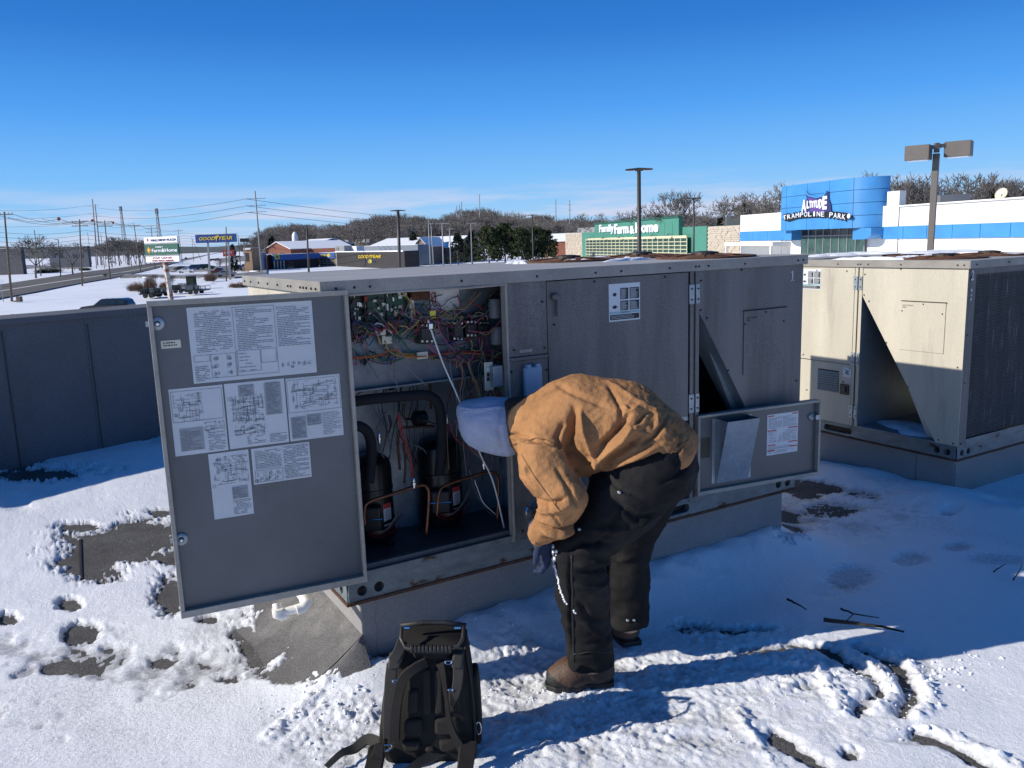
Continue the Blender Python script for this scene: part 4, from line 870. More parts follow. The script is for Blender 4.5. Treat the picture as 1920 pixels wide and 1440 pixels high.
for i, cs in enumerate(sheets):
    H_ = [D1.hit(*q) for q in cs]; uL = (H_[0][0]+H_[3][0])/2; uR = (H_[1][0]+H_[2][0])/2; zT = (H_[0][1]+H_[1][1])/2; zB = (H_[2][1]+H_[3][1])/2
    nu, nz_ = 40, 30; us = np.linspace(uL, uR, nu); zs = np.linspace(zB, zT, nz_); UU, ZZ = np.meshgrid(us, zs, indexing='ij')
    q = np.stack([UU*9+i*3, ZZ*9], -1); h = .0007*ridged(q, 1.2, 3, 5+i); V = D1.P+UU[..., None]*D1.d+(ZZ[..., None])*np.array([0, 0, 1])+(-.0095+.0008+h)[..., None]*D1.n
    s_ = link('paper_sheet', npmesh('paper_sheet', V.reshape(-1, 3), grid_faces(nu, nz_)), paperm, door, smooth=True)
    s_['label'] = ['large top sheet of small print in three columns', 'left diagram sheet with a grey table', 'middle wiring diagram sheet', 'right diagram sheet with two grey tables', 'tall narrow diagram sheet lowest on the door', 'small sheet of print with a table'][i]
    w_ = uR-uL; hh = zT-zB; o_ = -.0095+.0026; mb = MB()
    def sub(a, b, c, d): return (uL+w_*a, zT-hh*b, uL+w_*c, zT-hh*d)
    if i == 0:
        for a, c in ((.05, .33), (.37, .66), (.70, .97)): print_lines(mb, D1, *sub(a, .06, c, .60), o_, rnd, .0062, .0021, .93)
        for a, c, b, d in ((.02, .14, .63, .72), (.15, .34, .63, .95), (.36, .54, .61, .90), (.55, .67, .61, .80), (.35, .68, .03, .95)): box_outline(mb, D1, *sub(a, b, c, d), o_)
        for r_ in range(3):
            for c_ in range(2): diagram(mb, D1, *sub(.17+.10*c_, .66+.1*r_, .21+.10*c_, .71+.1*r_), o_, rnd, 12)
        for k in range(6): diagram(mb, D1, *sub(.71+.045*k, .82, .735+.045*k, .88), o_, rnd, 9)
        print_lines(mb, D1, *sub(.02, .78, .13, .97), o_, rnd, .006, .002, .8); print_lines(mb, D1, *sub(.37, .65, .5, .9), o_, rnd, .012, .002, .8)
    elif i == 1:
        diagram(mb, D1, *sub(.07, .08, .6, .5), o_, rnd, 90); print_lines(mb, D1, *sub(.64, .70, .97, .96), o_, rnd, .0055, .0017, .85); diagram(mb, D1, *sub(.6, .53, .97, .68), o_, rnd, 30); box_outline(mb, D1, *sub(.03, .04, .97, .5), o_); print_lines(mb, D1, *sub(.14, .63, .52, .92), o_+.0006, rnd, .0048, .002, .95)
        m2 = MB(); a = sub(.12, .6, .56, .94); m2.quad(D1.pt(a[0], a[1], o_-.0002), D1.pt(a[2], a[1], o_-.0002), D1.pt(a[2], a[3], o_-.0002), D1.pt(a[0], a[3], o_-.0002)); link('grey_table', m2, M['ink2'], s_)
    elif i == 2:
        diagram(mb, D1, *sub(.08, .2, .62, .62), o_, rnd, 150); print_lines(mb, D1, *sub(.25, .05, .46, .2), o_+.0006, rnd, .0045, .002, .95); print_lines(mb, D1, *sub(.68, .05, .9, .52), o_+.0006, rnd, .0045, .002, .95); diagram(mb, D1, *sub(.1, .66, .62, .8), o_, rnd, 60); print_lines(mb, D1, *sub(.3, .84, .6, .96), o_, rnd, .006, .002, .85); print_lines(mb, D1, *sub(.68, .84, .97, .97), o_, rnd, .0055, .0018, .85)
        m2 = MB()
        for t_ in ((.22, .04, .48, .2), (.65, .04, .93, .54)): a = sub(*t_); m2.quad(D1.pt(a[0], a[1], o_-.0002), D1.pt(a[2], a[1], o_-.0002), D1.pt(a[2], a[3], o_-.0002), D1.pt(a[0], a[3], o_-.0002))
        link('grey_table', m2, M['ink2'], s_)
    elif i == 3:
        diagram(mb, D1, *sub(.08, .06, .93, .48), o_, rnd, 140); print_lines(mb, D1, *sub(.28, .25, .75, .45), o_, rnd, .0075, .0012, .8); print_lines(mb, D1, *sub(.05, .64, .3, .95), o_+.0006, rnd, .0045, .002, .95); print_lines(mb, D1, *sub(.34, .62, .56, .76), o_+.0006, rnd, .0045, .002, .95); print_lines(mb, D1, *sub(.62, .6, .97, .95), o_, rnd, .006, .0018, .85); box_outline(mb, D1, *sub(.02, .03, .98, .55), o_)
        m2 = MB()
        for t_ in ((.04, .62, .31, .97), (.33, .6, .6, .78)): a = sub(*t_); m2.quad(D1.pt(a[0], a[1], o_-.0002), D1.pt(a[2], a[1], o_-.0002), D1.pt(a[2], a[3], o_-.0002), D1.pt(a[0], a[3], o_-.0002))
        link('grey_table', m2, M['ink2'], s_)
    elif i == 4:
        diagram(mb, D1, *sub(.08, .06, .95, .48), o_, rnd, 110); print_lines(mb, D1, *sub(.52, .56, .88, .72), o_+.0006, rnd, .0045, .002, .9); print_lines(mb, D1, *sub(.5, .75, .95, .97), o_, rnd, .0055, .0018, .85)
        m2 = MB(); a = sub(.5, .54, .9, .73); m2.quad(D1.pt(a[0], a[1], o_-.0002), D1.pt(a[2], a[1], o_-.0002), D1.pt(a[2], a[3], o_-.0002), D1.pt(a[0], a[3], o_-.0002)); link('grey_table', m2, M['ink2'], s_)
    else:
        print_lines(mb, D1, *sub(.05, .08, .5, .6), o_, rnd, .0058, .002, .93); print_lines(mb, D1, *sub(.54, .05, .97, .95), o_, rnd, .0058, .002, .93); box_outline(mb, D1, *sub(.04, .62, .5, .95), o_)
        for k in range(9): diagram(mb, D1, *sub(.06+.048*k, .66, .09+.048*k, .93), o_, rnd, 8)
    link('printing', mb, M['ink'], s_, kind='stuff')
H0 = D1.hit(301, 640); H1 = D1.hit(340, 652); mb = MB(); mb.obox(D1.pt((H0[0]+H1[0])/2, (H0[1]+H1[1])/2, -.009), D1.d*abs(H1[0]-H0[0])/2, D1.n*.0005, (0, 0, abs(H0[1]-H1[1])/2)); ps = link('part_number_sticker', mb, M['ivory'], door)
mb = MB(); print_lines(mb, D1, H0[0]+(H1[0]-H0[0])*.12, H0[1]-.006, H0[0]+(H1[0]-H0[0])*.9, H1[1]+.004, -.0083, rnd, .0085, .004, .9); link('printing', mb, M['inkk'], ps, kind='stuff')

# ---------------- lower right flap, swung round its hinge beside the post
D2 = Plane((2.716, 2.884), (3.468, 2.775)); zt2, zb2 = .752, .350
mb = MB(); mb.obox(D2.pt(D2.L/2, (zt2+zb2)/2, -.012), D2.d*(D2.L/2-.002), D2.n*.002, (0, 0, (zt2-zb2)/2-.002)); flap = link('access_door', mb, M['doorpaint'], u1, label='lower flap door with scoop and red barred notice')
for a0, a1_, z0_, z1_ in ((0, .013, zb2+.0195, zt2-.0125), (D2.L-.0125, D2.L, zb2+.0195, zt2-.0125), (0, D2.L, zt2-.012, zt2), (0, D2.L, zb2, zb2+.019)):
    mb = MB(); mb.obox(D2.pt((a0+a1_)/2, (z0_+z1_)/2, .002), D2.d*(a1_-a0)/2, D2.n*.0125, (0, 0, (z1_-z0_)/2)); link('edge_trim', mb, M['trim'], flap, bevel=.0015)
mb = MB(); mb.obox(D2.pt(D2.L/2, (zt2+zb2)/2, -.021), D2.d*D2.L/2, D2.n*.006, (0, 0, (zt2-zb2)/2)); link('outer_skin', mb, M['panel'], flap)
uL = D2.hit(1344, 850)[0]; uR = D2.hit(1403, 840)[0]; zT = D2.hit(1372, 782)[1]; zB = D2.hit(1370, 902)[1]; dp = .085
def pq(u, z, o_): return D2.pt(u, z, o_)
t_ = .0015
mb = MB(); mb.add([pq(uL, zT, -.009), pq(uL, zT, dp), pq(uL, zB, .001), pq(uL, zB, -.009)]+[pq(uL+t_, zT, -.009), pq(uL+t_, zT, dp), pq(uL+t_, zB, .001), pq(uL+t_, zB, -.009)], [(0, 1, 2, 3), (7, 6, 5, 4), (0, 4, 5, 1), (1, 5, 6, 2), (2, 6, 7, 3)])
mb.add([pq(uR, zT, -.009), pq(uR, zT, dp), pq(uR, zB, .001), pq(uR, zB, -.009)]+[pq(uR-t_, zT, -.009), pq(uR-t_, zT, dp), pq(uR-t_, zB, .001), pq(uR-t_, zB, -.009)], [(3, 2, 1, 0), (4, 5, 6, 7), (0, 1, 5, 4), (1, 2, 6, 5), (2, 3, 7, 6)])
mb.add([pq(uL+.0016, zT, dp), pq(uR-.0016, zT, dp), pq(uR-.0016, zB, .001), pq(uL+.0016, zB, .001), pq(uL+.0016, zT, dp-.002), pq(uR-.0016, zT, dp-.002), pq(uR-.0016, zB, -.001), pq(uL+.0016, zB, -.001)], BOXF)
sc_ = link('scoop', mb, M['galvclean'], flap)
for u_ in (uL-.012, uR+.012): mb = MB(); mb.obox(pq(u_, (zT+zB)/2, -.0085), D2.d*.011, D2.n*.001, (0, 0, (zT-zB)/2)); link('scoop_flange', mb, M['galvclean'], sc_)
H0 = D2.hit(1313, 823); H1 = D2.hit(1333, 858); mb = MB(); mb.obox(D2.pt((H0[0]+H1[0])/2, (H0[1]+H1[1])/2, -.0088), D2.d*abs(H1[0]-H0[0])/2, D2.n*.0012, (0, 0, abs(H0[1]-H1[1])/2)); link('black_opening', mb, M['chip'], flap)
mb = MB(); a, z = D2.hit(1523, 782); mb.lathe(D2.pt(a, z, -.009), [(.02, 0), (.02, .006), (.012, .012)], 16, D2.n); mb.obox(D2.pt(a+.02, z, .016), D2.d*.012, D2.n*.003, (0, 0, .012)); link('cam_latch', mb, M['galvclean'], flap)
H0 = D2.hit(1441, 778); H1 = D2.hit(1497, 849); zTp = (H0[1]+D2.hit(1500, 772)[1])/2; zBp = (H1[1]+D2.hit(1438, 853)[1])/2; uA, uB = H0[0], H1[0]
mb = MB(); mb.obox(D2.pt((uA+uB)/2, (zTp+zBp)/2, -.009), D2.d*(uB-uA)/2, D2.n*.0005, (0, 0, (zTp-zBp)/2)); s_ = link('notice_sheet', mb, M['paper'], flap)
mb = MB()
for (a, b, c) in ((.02, .02, .22), (.8, .02, .98), (.02, .38, .3), (.68, .36, .98), (.03, .74, .28), (.7, .71, .98), (.74, .83, .98), (.02, .87, .25)):
    mb.obox(D2.pt(uA+(uB-uA)*(a+c)/2, zTp-(zTp-zBp)*(b+.018), -.0078), D2.d*(uB-uA)*(c-a)/2, D2.n*.0004, (0, 0, .0028))
link('red_bars', mb, M['red'], s_, kind='stuff')
mb = MB(); 
for (a, b, c, d) in ((.05, .08, .47, .35), (.5, .08, .95, .33), (.05, .43, .3, .5), (.5, .43, .95, .68), (.05, .8, .95, .85), (.05, .9, .95, .97)): print_lines(mb, D2, uA+(uB-uA)*a, zTp-(zTp-zBp)*b, uA+(uB-uA)*c, zTp-(zTp-zBp)*d, -.0078, rnd, .0052, .0018, .9)
diagram(mb, D2, uA+(uB-uA)*.06, zTp-(zTp-zBp)*.5, uA+(uB-uA)*.48, zTp-(zTp-zBp)*.7, -.0078, rnd, 35); link('printing', mb, M['ink'], s_, kind='stuff')
# things in the lower right compartment behind the man
mb = MB(); mb.box(tuple(W1(1.2, .2, .12)), tuple(W1(1.55, .45, .42))); link('burner_box', mb, M['floor_in'], u1, bevel=.004)
mb = MB(); mb.tube([W1(1.05, .08, .2), W1(1.25, .08, .22), W1(1.5, .09, .22), W1(1.7, .09, .3)], .016, 10); link('gas_pipe', mb, M['screw'], u1, smooth=True)
link('inner_bracket', wb1((xa-.10, .0, .106), (xa-.075, .004, .35)), M['galvclean'], u1)

# ---------------- second unit
u2 = thing('rooftop_unit', 'closed sunlit cream unit at right with dark coil end and triangular opening', 'air conditioning unit', (X2, Y2, Z2), R(-90))
W2, wb2, nf2 = unit_common(u2, T2, M['panel2'], True)
ad2 = link('access_door', wb2((.9, -.006, .533), (xa-.040, .0, UH-.050)), M['panel2'], u2, bevel=.002)
link('front_panel', wb2((.0, -.004, .1005), (.897, .0, UH-.048)), M['panel2'], u2)
lp = link('louvred_panel', wb2((1.3, -.003, .1005), (xa-.040, .0, .528)), M['panel2'], u2)
link('lower_panel', wb2((.9, -.003, .1005), (1.297, .0, .528)), M['panel2'], u2)
link('louvre_shade_sheet', wb2((UL-1.066, -.0034, .318), (UL-.886, -.0031, .474)), M['screw'], lp)  # flat dark sheet painting the shade in the gaps between the louvres
for k in range(9):
    z = .322+k*.0165; mb = MB(); mb.add([W2(*q) for q in ((UL-1.064, -.0036, z), (UL-.888, -.0036, z), (UL-.888, -.0036, z+.009), (UL-1.064, -.0036, z+.009), (UL-1.064, -.015, z-.002), (UL-.888, -.015, z-.002), (UL-.888, -.0045, z+.0092), (UL-1.064, -.0045, z+.0092))], BOXF); link('louvre', mb, M['panel2'], lp)
F2 = Plane((X2, Y2+3), (X2, Y2)); ul = lambda px, py: F2.hit(px, py)
a = ul(1582, 688); b = ul(1596, 708); mb = MB(); mb.obox(F2.pt((a[0]+b[0])/2, (a[1]+b[1])/2, .0042), F2.d*abs(b[0]-a[0])/2, F2.n*.0005, (0, 0, abs(a[1]-b[1])/2)); st_ = link('pictogram_sticker', mb, M['paper'], lp)
mb = MB(); 
for k in range(5): mb.obox(F2.pt((a[0]+b[0])/2+.008*math.cos(k*2.2), (a[1]+b[1])/2-.012+.006*k, .0052), F2.d*.009+np.array([0, 0, .006*math.sin(k)]), F2.n*.0003, (0, 0, .0035))
link('pictogram', mb, M['inkk'], st_)
a = ul(1577, 719); b = ul(1592, 741); mb = MB(); mb.obox(F2.pt((a[0]+b[0])/2, (a[1]+b[1])/2, .008), F2.d*abs(b[0]-a[0])/2, F2.n*.0045, (0, 0, abs(a[1]-b[1])/2)); mb.obox(F2.pt((a[0]+b[0])/2+.01, (a[1]+b[1])/2, .018), F2.d*.008, F2.n*.005, (0, 0, .02)); link('power_switch', mb, M['chip'], lp, bevel=.002)
a = ul(1504, 504); b = ul(1540, 543); warning_label(ad2, F2, a[0], a[1], b[0], b[1], .0075, rnd)
screw_each([W2(*q) for q in ((UL-1.06, -.003, .45), (UL-1.06, -.003, .36), (UL-.85, -.003, .40), (UL-.80, -.003, .50), (UL-1.1, -.006, 1.18), (UL-.85, -.006, 1.18), (UL-1.2, -.006, .56), (UL-1.16, -.003, .30))], nf2, .006, u2)
mb = MB(); put_text(mb, '2', T2(np.array([UL+.0035, .024, 1.135])), T2(np.array([0, .030, 0]))-T2(np.zeros(3)), (0, 0, .062), (0, -.0008, 0), bold=.03); link('stencilled_digit', mb, paint('stencil_grey', (.50, .51, .50), .7), u2)
mb = MB()
for k, (z, s_) in enumerate(((1.075, .016), (1.045, .012), (1.02, .014))): mb.obox(T2(np.array([UL+.003, .038, z])), (s_*.5, 0, 0), (0, .0006, 0), (0, 0, s_*.55))
link('paint_mark', mb, paint('stencil_grey', (.50, .51, .50), .7), u2)
mb = MB(); put_text(mb, 'COIL CLEANING\nPANEL', T2(np.array([UL-.42, -.0062, .95])), T2(np.array([.075, 0, 0]))-T2(np.zeros(3)), (0, 0, .022), (-.0004, 0, 0)); link('printed_words', mb, M['inkk'], u2)

# snow lying on the unit roofs and in the slot of the second unit
def snow_patch(mb, c, rx, ry, h, rot, seed, n=26, rings=6):
    rr = np.random.RandomState(seed); ph = rr.rand(5)*6.28; vs = [(c[0], c[1], c[2]+h)]; fs = []
    for i in range(1, rings+1):
        q = i/rings
        for k in range(n):
            a = 2*math.pi*k/n; w_ = 1+.22*math.sin(2*a+ph[0])+.14*math.sin(3*a+ph[1])+.09*math.sin(7*a+ph[2]); x = rx*q*w_*math.cos(a); y = ry*q*w_*math.sin(a)
            vs.append((c[0]+x*math.cos(rot)-y*math.sin(rot), c[1]+x*math.sin(rot)+y*math.cos(rot), c[2]+h*max(0, 1-q**4)*(1+.25*math.sin(9*a*q+ph[3]))-(.002 if i == rings else 0)))
    fs += [(0, 1+k, 1+(k+1) % n) for k in range(n)]
    for i in range(rings-1): fs += [(1+i*n+k, 1+(i+1)*n+k, 1+(i+1)*n+(k+1) % n, 1+i*n+(k+1) % n) for k in range(n)]
    mb.add(vs, fs)
zr1 = RAILZ+UH+.001; zr2 = Z2+UH+.001
mb = MB()
for i, (x, y, rx, ry) in enumerate(((1.62, .72, .10, .05), (1.80, .50, .16, .03), (2.02, 1.02, .22, .06), (1.42, 1.0, .10, .05), (2.36, .62, .18, .06), (1.9, .64, .12, .02), (1.35, .86, .07, .03))): snow_patch(mb, (X0+x, Y0+y, zr1), rx, ry, .012, .2*i, i)
tag(link('snow_patch', mb, M['snowlump'], None, smooth=True), 'thin scraps of snow left on the grey roof of the open unit', 'snow', kind='stuff')
mb = MB()
for i, (x, y, rx, ry) in enumerate(((.12, .75, .05, .3), (.35, .62, .10, .12), (.62, .62, .16, .12), (.95, .35, .2, .15), (.9, .75, .2, .25), (.3, 1.2, .1, .2), (1.05, .15, .1, .1), (.6, 1.15, .2, .1))): snow_patch(mb, (X2+x, Y2+y, zr2+(.02 if i > 3 else 0)), rx, ry, .016, .3*i, 40+i)
snow_patch(mb, (X2+.22, Y2+.42, Z2+.1035), .19, .25, .02, .1, 77)
tag(link('snow_patch', mb, M['snowlump'], None, smooth=True), 'snow lying on and inside the cream sided unit at right', 'snow', kind='stuff')
# ================================================================== THE MAN
GRP = GR+.018
BH = 2.95
pr_root = thing('person', 'man bent over into the open unit in tan jacket, black work trousers and blue hood', 'person', (1.75, 2.40, GR), -YAW)
def ab(px, py, b):
    w_ = at(px, py, b)-np.array([1.75, 2.40, GR]); return np.array([w_@_r, w_@FH, w_[2]])
PB = float(np.array([1.75, 2.40, 0])@FH)
def TW(V): return np.array([1.75, 2.40, GR])+V[:, :1]*_r+V[:, 1:2]*FH+V[:, 2:]*np.array([0, 0, 1])
def chain(P, pts, s=(1, 1, 1), k=.05):
    d = None
    for p0, p1 in zip(pts[:-1], pts[1:]):
        c = cone(P, p0[:3], p1[:3], p0[3], p1[3], s); d = c if d is None else smin(d, c, k)
    return d
def jp(px, py, b, r): return (*ab(px, py, b), r)
torso = [jp(1022, 806, 3.08, .145), jp(1085, 797, 3.05, .180), jp(1165, 806, 3.01, .170), jp(1224, 840, 2.97, .144), jp(1250, 856, 2.95, .130)]
armN = [jp(1022, 838, 2.90, .100), jp(1020, 870, 2.80, .088), jp(1058, 938, 2.72, .080)]
armN2 = [jp(1058, 938, 2.72, .078), jp(1040, 975, 2.72, .064), jp(1012, 1000, 2.74, .047)]
armF = [jp(1030, 830, 3.24, .10), jp(1085, 930, 3.32, .075), jp(1030, 985, 3.28, .05)]
def hemcut(P, grow=0):
    A = ab(1136, 898, 2.95); B = ab(1312, 795, 2.95); d = (B-A); d[1] = 0; L_ = np.linalg.norm(d); d /= L_; nrm = np.array([-d[2], 0, d[0]]);
    if nrm[2] > 0: nrm = -nrm
    s_ = ((P-A)@d); bul = .062*np.clip(1-((s_-L_*.55)/(L_*.62))**2, -1, 1); return (P-A)@nrm-bul-grow
def f_jacket(P):
    d = chain(P, torso, (1, .74, 1), .06)
    d = smin(d, chain(P, armN, k=.03), .045); d = smin(d, chain(P, armF, k=.03), .045)
    d = np.maximum(d, hemcut(P))
    d = smin(d, chain(P, armN2, k=.02), .018)
    return d
lo = np.array([-.62, -.55, .25]); 
def bbox(pts, pad=.05):
    A = np.array([p_[:3] for p_ in pts]); r_ = np.array([p_[3] for p_ in pts])[:, None]*1.4; return (A-r_).min(0)-pad, (A+r_).max(0)+pad
lo, hi = bbox(torso+armN+armN2+armF)
V, F = surfnet(f_jacket, lo, hi, .0056); V = relax(V, F, 3); Nn = vnormals(V, F)
# folds: polylines in the photo projected on the near side; amp in metres (+ ridge, - valley)
def fold2(V, Nn, pts, b, amp, wd, near=True):
    Q = np.array([ab(x, y, b)[[0, 2]] for x, y in pts]); P2 = V[:, [0, 2]]; d = np.full(len(V), 9.); tt = np.zeros(len(V)); acc = 0
    seg = np.linalg.norm(np.diff(Q, axis=0), axis=1); tot = seg.sum()
    for a, c, L_ in zip(Q[:-1], Q[1:], seg):
        t = np.clip(((P2-a)@(c-a))/(L_**2+1e-9), 0, 1); q = np.linalg.norm(P2-a-t[:, None]*(c-a), axis=1); m = q < d; d[m] = q[m]; tt[m] = (acc+t[m]*L_)/tot; acc += L_
    fac = np.exp(-(d/wd)**2)*np.clip(np.sin(np.pi*np.clip(tt*.86+.07, 0, 1))*1.6, 0, 1)
    if near: fac = fac*sstep(.05, -.25, Nn[:, 1])
    return amp*fac
FOLDS = [([(955,838),(985,822),(1020,818),(1060,833)], -.009, .007), ([(955,845),(990,829),(1025,825),(1060,840)], .006, .006),
  ([(1078,768),(1068,795),(1066,822),(1078,850),(1105,885)], -.040, .020), ([(1088,775),(1092,810),(1105,840),(1122,868)], .020, .013), ([(1055,790),(1045,815),(1055,835)], -.012, .012),
  ([(1180,772),(1150,805),(1122,835)], -.024, .014), ([(1192,790),(1160,822),(1125,850),(1108,862)], .026, .014), ([(1196,812),(1165,838),(1128,868)], -.020, .012),
  ([(1228,832),(1190,848),(1150,866),(1130,880)], .018, .012), ([(1232,842),(1195,860),(1160,876)], -.018, .010), ([(1245,792),(1225,812),(1200,822)], -.014, .010), ([(1210,775),(1185,795),(1175,812)], -.014, .009), ([(1225,770),(1232,785),(1228,800)], .010, .008), ([(1200,765),(1180,770),(1165,762)], .010, .009),
  ([(1140,890),(1200,879),(1250,858),(1290,822)], -.006, .005), ([(1150,905),(1156,880),(1160,870)], -.006, .005), ([(1110,872),(1104,866),(1110,858),(1125,855)], .014, .010),
  ([(990,925),(1020,918),(1055,905)], -.012, .010), ([(1000,940),(1030,932),(1060,918)], .010, .009), ([(1008,958),(1040,965),(1075,962),(1090,958)], -.018, .009), ([(1012,968),(1040,976),(1078,972)], .012, .009), ([(1015,985),(1040,988),(1062,980)], -.009, .008), ([(1003,997),(1015,1006),(1030,1004)], -.008, .007),
  ([(975,860),(995,890),(1015,915),(1050,962)], -.007, .005), ([(968,880),(985,905),(1010,930)], .008, .010), ([(1040,860),(1060,890),(1075,920)], -.009, .012), ([(1030,730),(1080,745),(1140,765)], -.006, .012), ([(1130,720),(1180,745),(1240,780)], .007, .010), ([(1150,735),(1165,765),(1160,790)], -.010, .012), ([(1260,800),(1275,815),(1270,835)], -.010, .010)]
disp = np.zeros(len(V))
for pts, a_, w_ in FOLDS: disp += fold2(V, Nn, pts, 2.82, a_*1.35, w_*.72)
area = ell(V, ab(1200, 790, 2.85), (.16, .3, .12)) < 0
soft = np.exp(-((V-ab(1205, 795, 2.85))[:, [0, 2]]**2).sum(1)/.012)
disp += (.006*ridged(V*np.array([1, 1, 1.3]), 11, 3, 4)+.0035*np.abs(fbm(V, 24, 3, 8))*-1+.0022*ridged(V@np.array([[.8,0,-.6],[0,1,0],[.6,0,.8]])*np.array([1,1,2.6]), 20, 2, 14))*(.75+1.5*soft)+.004*fbm(V, 5, 2, 2)
disp -= .003
V = V+Nn*disp[:, None]
canvas = mat('tan_duck_canvas', (.375, .190, .082), .88, 0, var=.2, vs=7, speck=.14, ss=260, bump=.5, bs=55, col2=(.27, .14, .065), c2s=6, c2t=(.5, .72), spec=.15)
stain = canvas.node_tree; sn, slk = stain.nodes, stain.links
bs_ = sn['Principled BSDF']; src = bs_.inputs['Base Color'].links[0].from_socket
sa = sn.new('ShaderNodeAttribute'); sa.attribute_name = 'stain'; s2 = sn.new('ShaderNodeMix'); s2.data_type = 'RGBA'; slk.new(sa.outputs['Fac'], s2.inputs['Factor']); slk.new(src, s2.inputs['A']); s2.inputs['B'].default_value = (.05, .038, .028, 1); slk.new(s2.outputs['Result'], bs_.inputs['Base Color'])
me = npmesh('jacket', TW(V), F)
q = V-ab(1045, 935, 2.7); reg = np.exp(-(q[:, 0]**2+q[:, 2]**2)/.012)*(V[:, 1] < ab(1045, 935, 2.8)[1]+.02)
st = np.clip(sstep(.05, .6, fbm(V, 16, 4, 19)+.5*ridged(V, 22, 2, 3)*.5)*reg*.75, 0, .8)
q = V-ab(988, 887, 2.7); st = np.maximum(st, .75*np.exp(-((q[:, 0]/.008)**2+(q[:, 2]/.016)**2)))
st = np.maximum(st, .38*sstep(.15, .6, fbm(V, 11, 4, 29)))
setattr_f(me, 'stain', st)
jk = link('jacket', me, canvas, pr_root, smooth=True)
# seams: raised welts of stitching
def surf_line(V, Nn, pts, b, r, name, m, parent, off=.001, n=5):
    out = []; Vn_ = V; 
    for k in range(len(pts)-1):
        for t in np.linspace(0, 1, 7)[:-1] if k < len(pts)-2 else np.linspace(0, 1, 7):
            x = pts[k][0]*(1-t)+pts[k+1][0]*t; y = pts[k][1]*(1-t)+pts[k+1][1]*t
            o_ = (CAM-np.array([1.75, 2.40, GR])); o_ = np.array([o_@_r, o_@FH, o_[2]]); d = ab(x, y, b)-o_; d /= np.linalg.norm(d)
            w_ = Vn_-o_; s_ = w_@d; pd = np.linalg.norm(w_-s_[:, None]*d, axis=1); ok = pd < .009
            if ok.any():
                i = np.argmin(np.where(ok, s_, 99)); out.append(Vn_[i]+Nn[i]*off)
    if len(out) < 2: return None
    out = np.array(out); o2 = out.copy(); o2[1:-1] = (out[:-2]+out[1:-1]*2+out[2:])/4
    mb = MB(); mb.tube(TW(o2), r, n); return link(name, mb, m, parent, smooth=True)
seam = paint('seam_dark_tan', (.20, .10, .04), .9)
N2 = vnormals(V, F)
for pts in ([(955,838),(985,822),(1020,820),(1060,836)], [(974,852),(992,885),(1015,918),(1052,962)], [(1142,893),(1200,882),(1250,860),(1293,822)], [(954,835),(962,862)]):
    surf_line(V, N2, pts, 2.8, .0022, 'seam', seam, jk)
# collar
collar_m = mat('brown_corduroy', (.055, .032, .018), .9, 0, var=.3, vs=60, bump=.3, bs=150)
def f_collar(P): return np.maximum(cone(P, ab(972, 792, 3.12), ab(1005, 800, 3.09), .098, .135, (1, .85, 1)), -((P-ab(950, 785, 3.1))@np.array([1., 0, .12])))
lo, hi = bbox([jp(972, 792, 3.12, .12), jp(1005, 800, 3.09, .14)]); Vc, Fc = surfnet(f_collar, lo, hi, .008); Vc = relax(Vc, Fc, 2); Nc = vnormals(Vc, Fc); Vc = Vc+Nc*(.004*ridged(Vc, 14, 2, 5))[:, None]
link('collar', npmesh('collar', TW(Vc), Fc), collar_m, pr_root, smooth=True)
# hood
hb = 3.17
def f_hood(P):
    d = ell(P, ab(922, 798, hb), (.118, .105, .098)); d = smin(d, cone(P, ab(885, 775, hb), ab(945, 790, hb), .046, .088, (1, .8, 1)), .05)
    d = smin(d, cone(P, ab(905, 800, hb), ab(950, 822, hb), .062, .066, (1, .8, 1)), .05); return smin(d, cone(P, ab(871, 766, hb), ab(900, 775, hb), .020, .05, (1, .7, 1)), .04)
lo, hi = bbox([jp(871, 770, hb, .09), jp(950, 800, hb, .13)]); Vh, Fh = surfnet(f_hood, lo, hi, .0062); Vh = relax(Vh, Fh, 2); Nh = vnormals(Vh, Fh)
dh = .006*fbm(Vh, 8, 3, 3)+.006*ridged(Vh*np.array([1, 1, 1.8]), 9, 3, 4)
dh += fold2(Vh, Nh, [(860,768),(885,770),(915,768),(950,765)], hb-.08, .006, .005)+fold2(Vh, Nh, [(945,762),(935,800),(945,850)], hb-.08, -.006, .008)+fold2(Vh, Nh, [(875,800),(900,815),(935,845)], hb-.08, -.005, .012)
Vh = Vh+Nh*dh[:, None]
hoodm = mat('pale_blue_fleece', (.44, .49, .62), .95, 0, var=.12, vs=14, speck=.14, ss=240, bump=.4, bs=220, spec=.1)
hood = link('hood', npmesh('hood', TW(Vh), Fh), hoodm, pr_root, smooth=True)
surf_line(Vh, vnormals(Vh, Fh), [(860,769),(885,771),(915,769),(944,766)], hb-.08, .0016, 'seam', hoodm, hood)
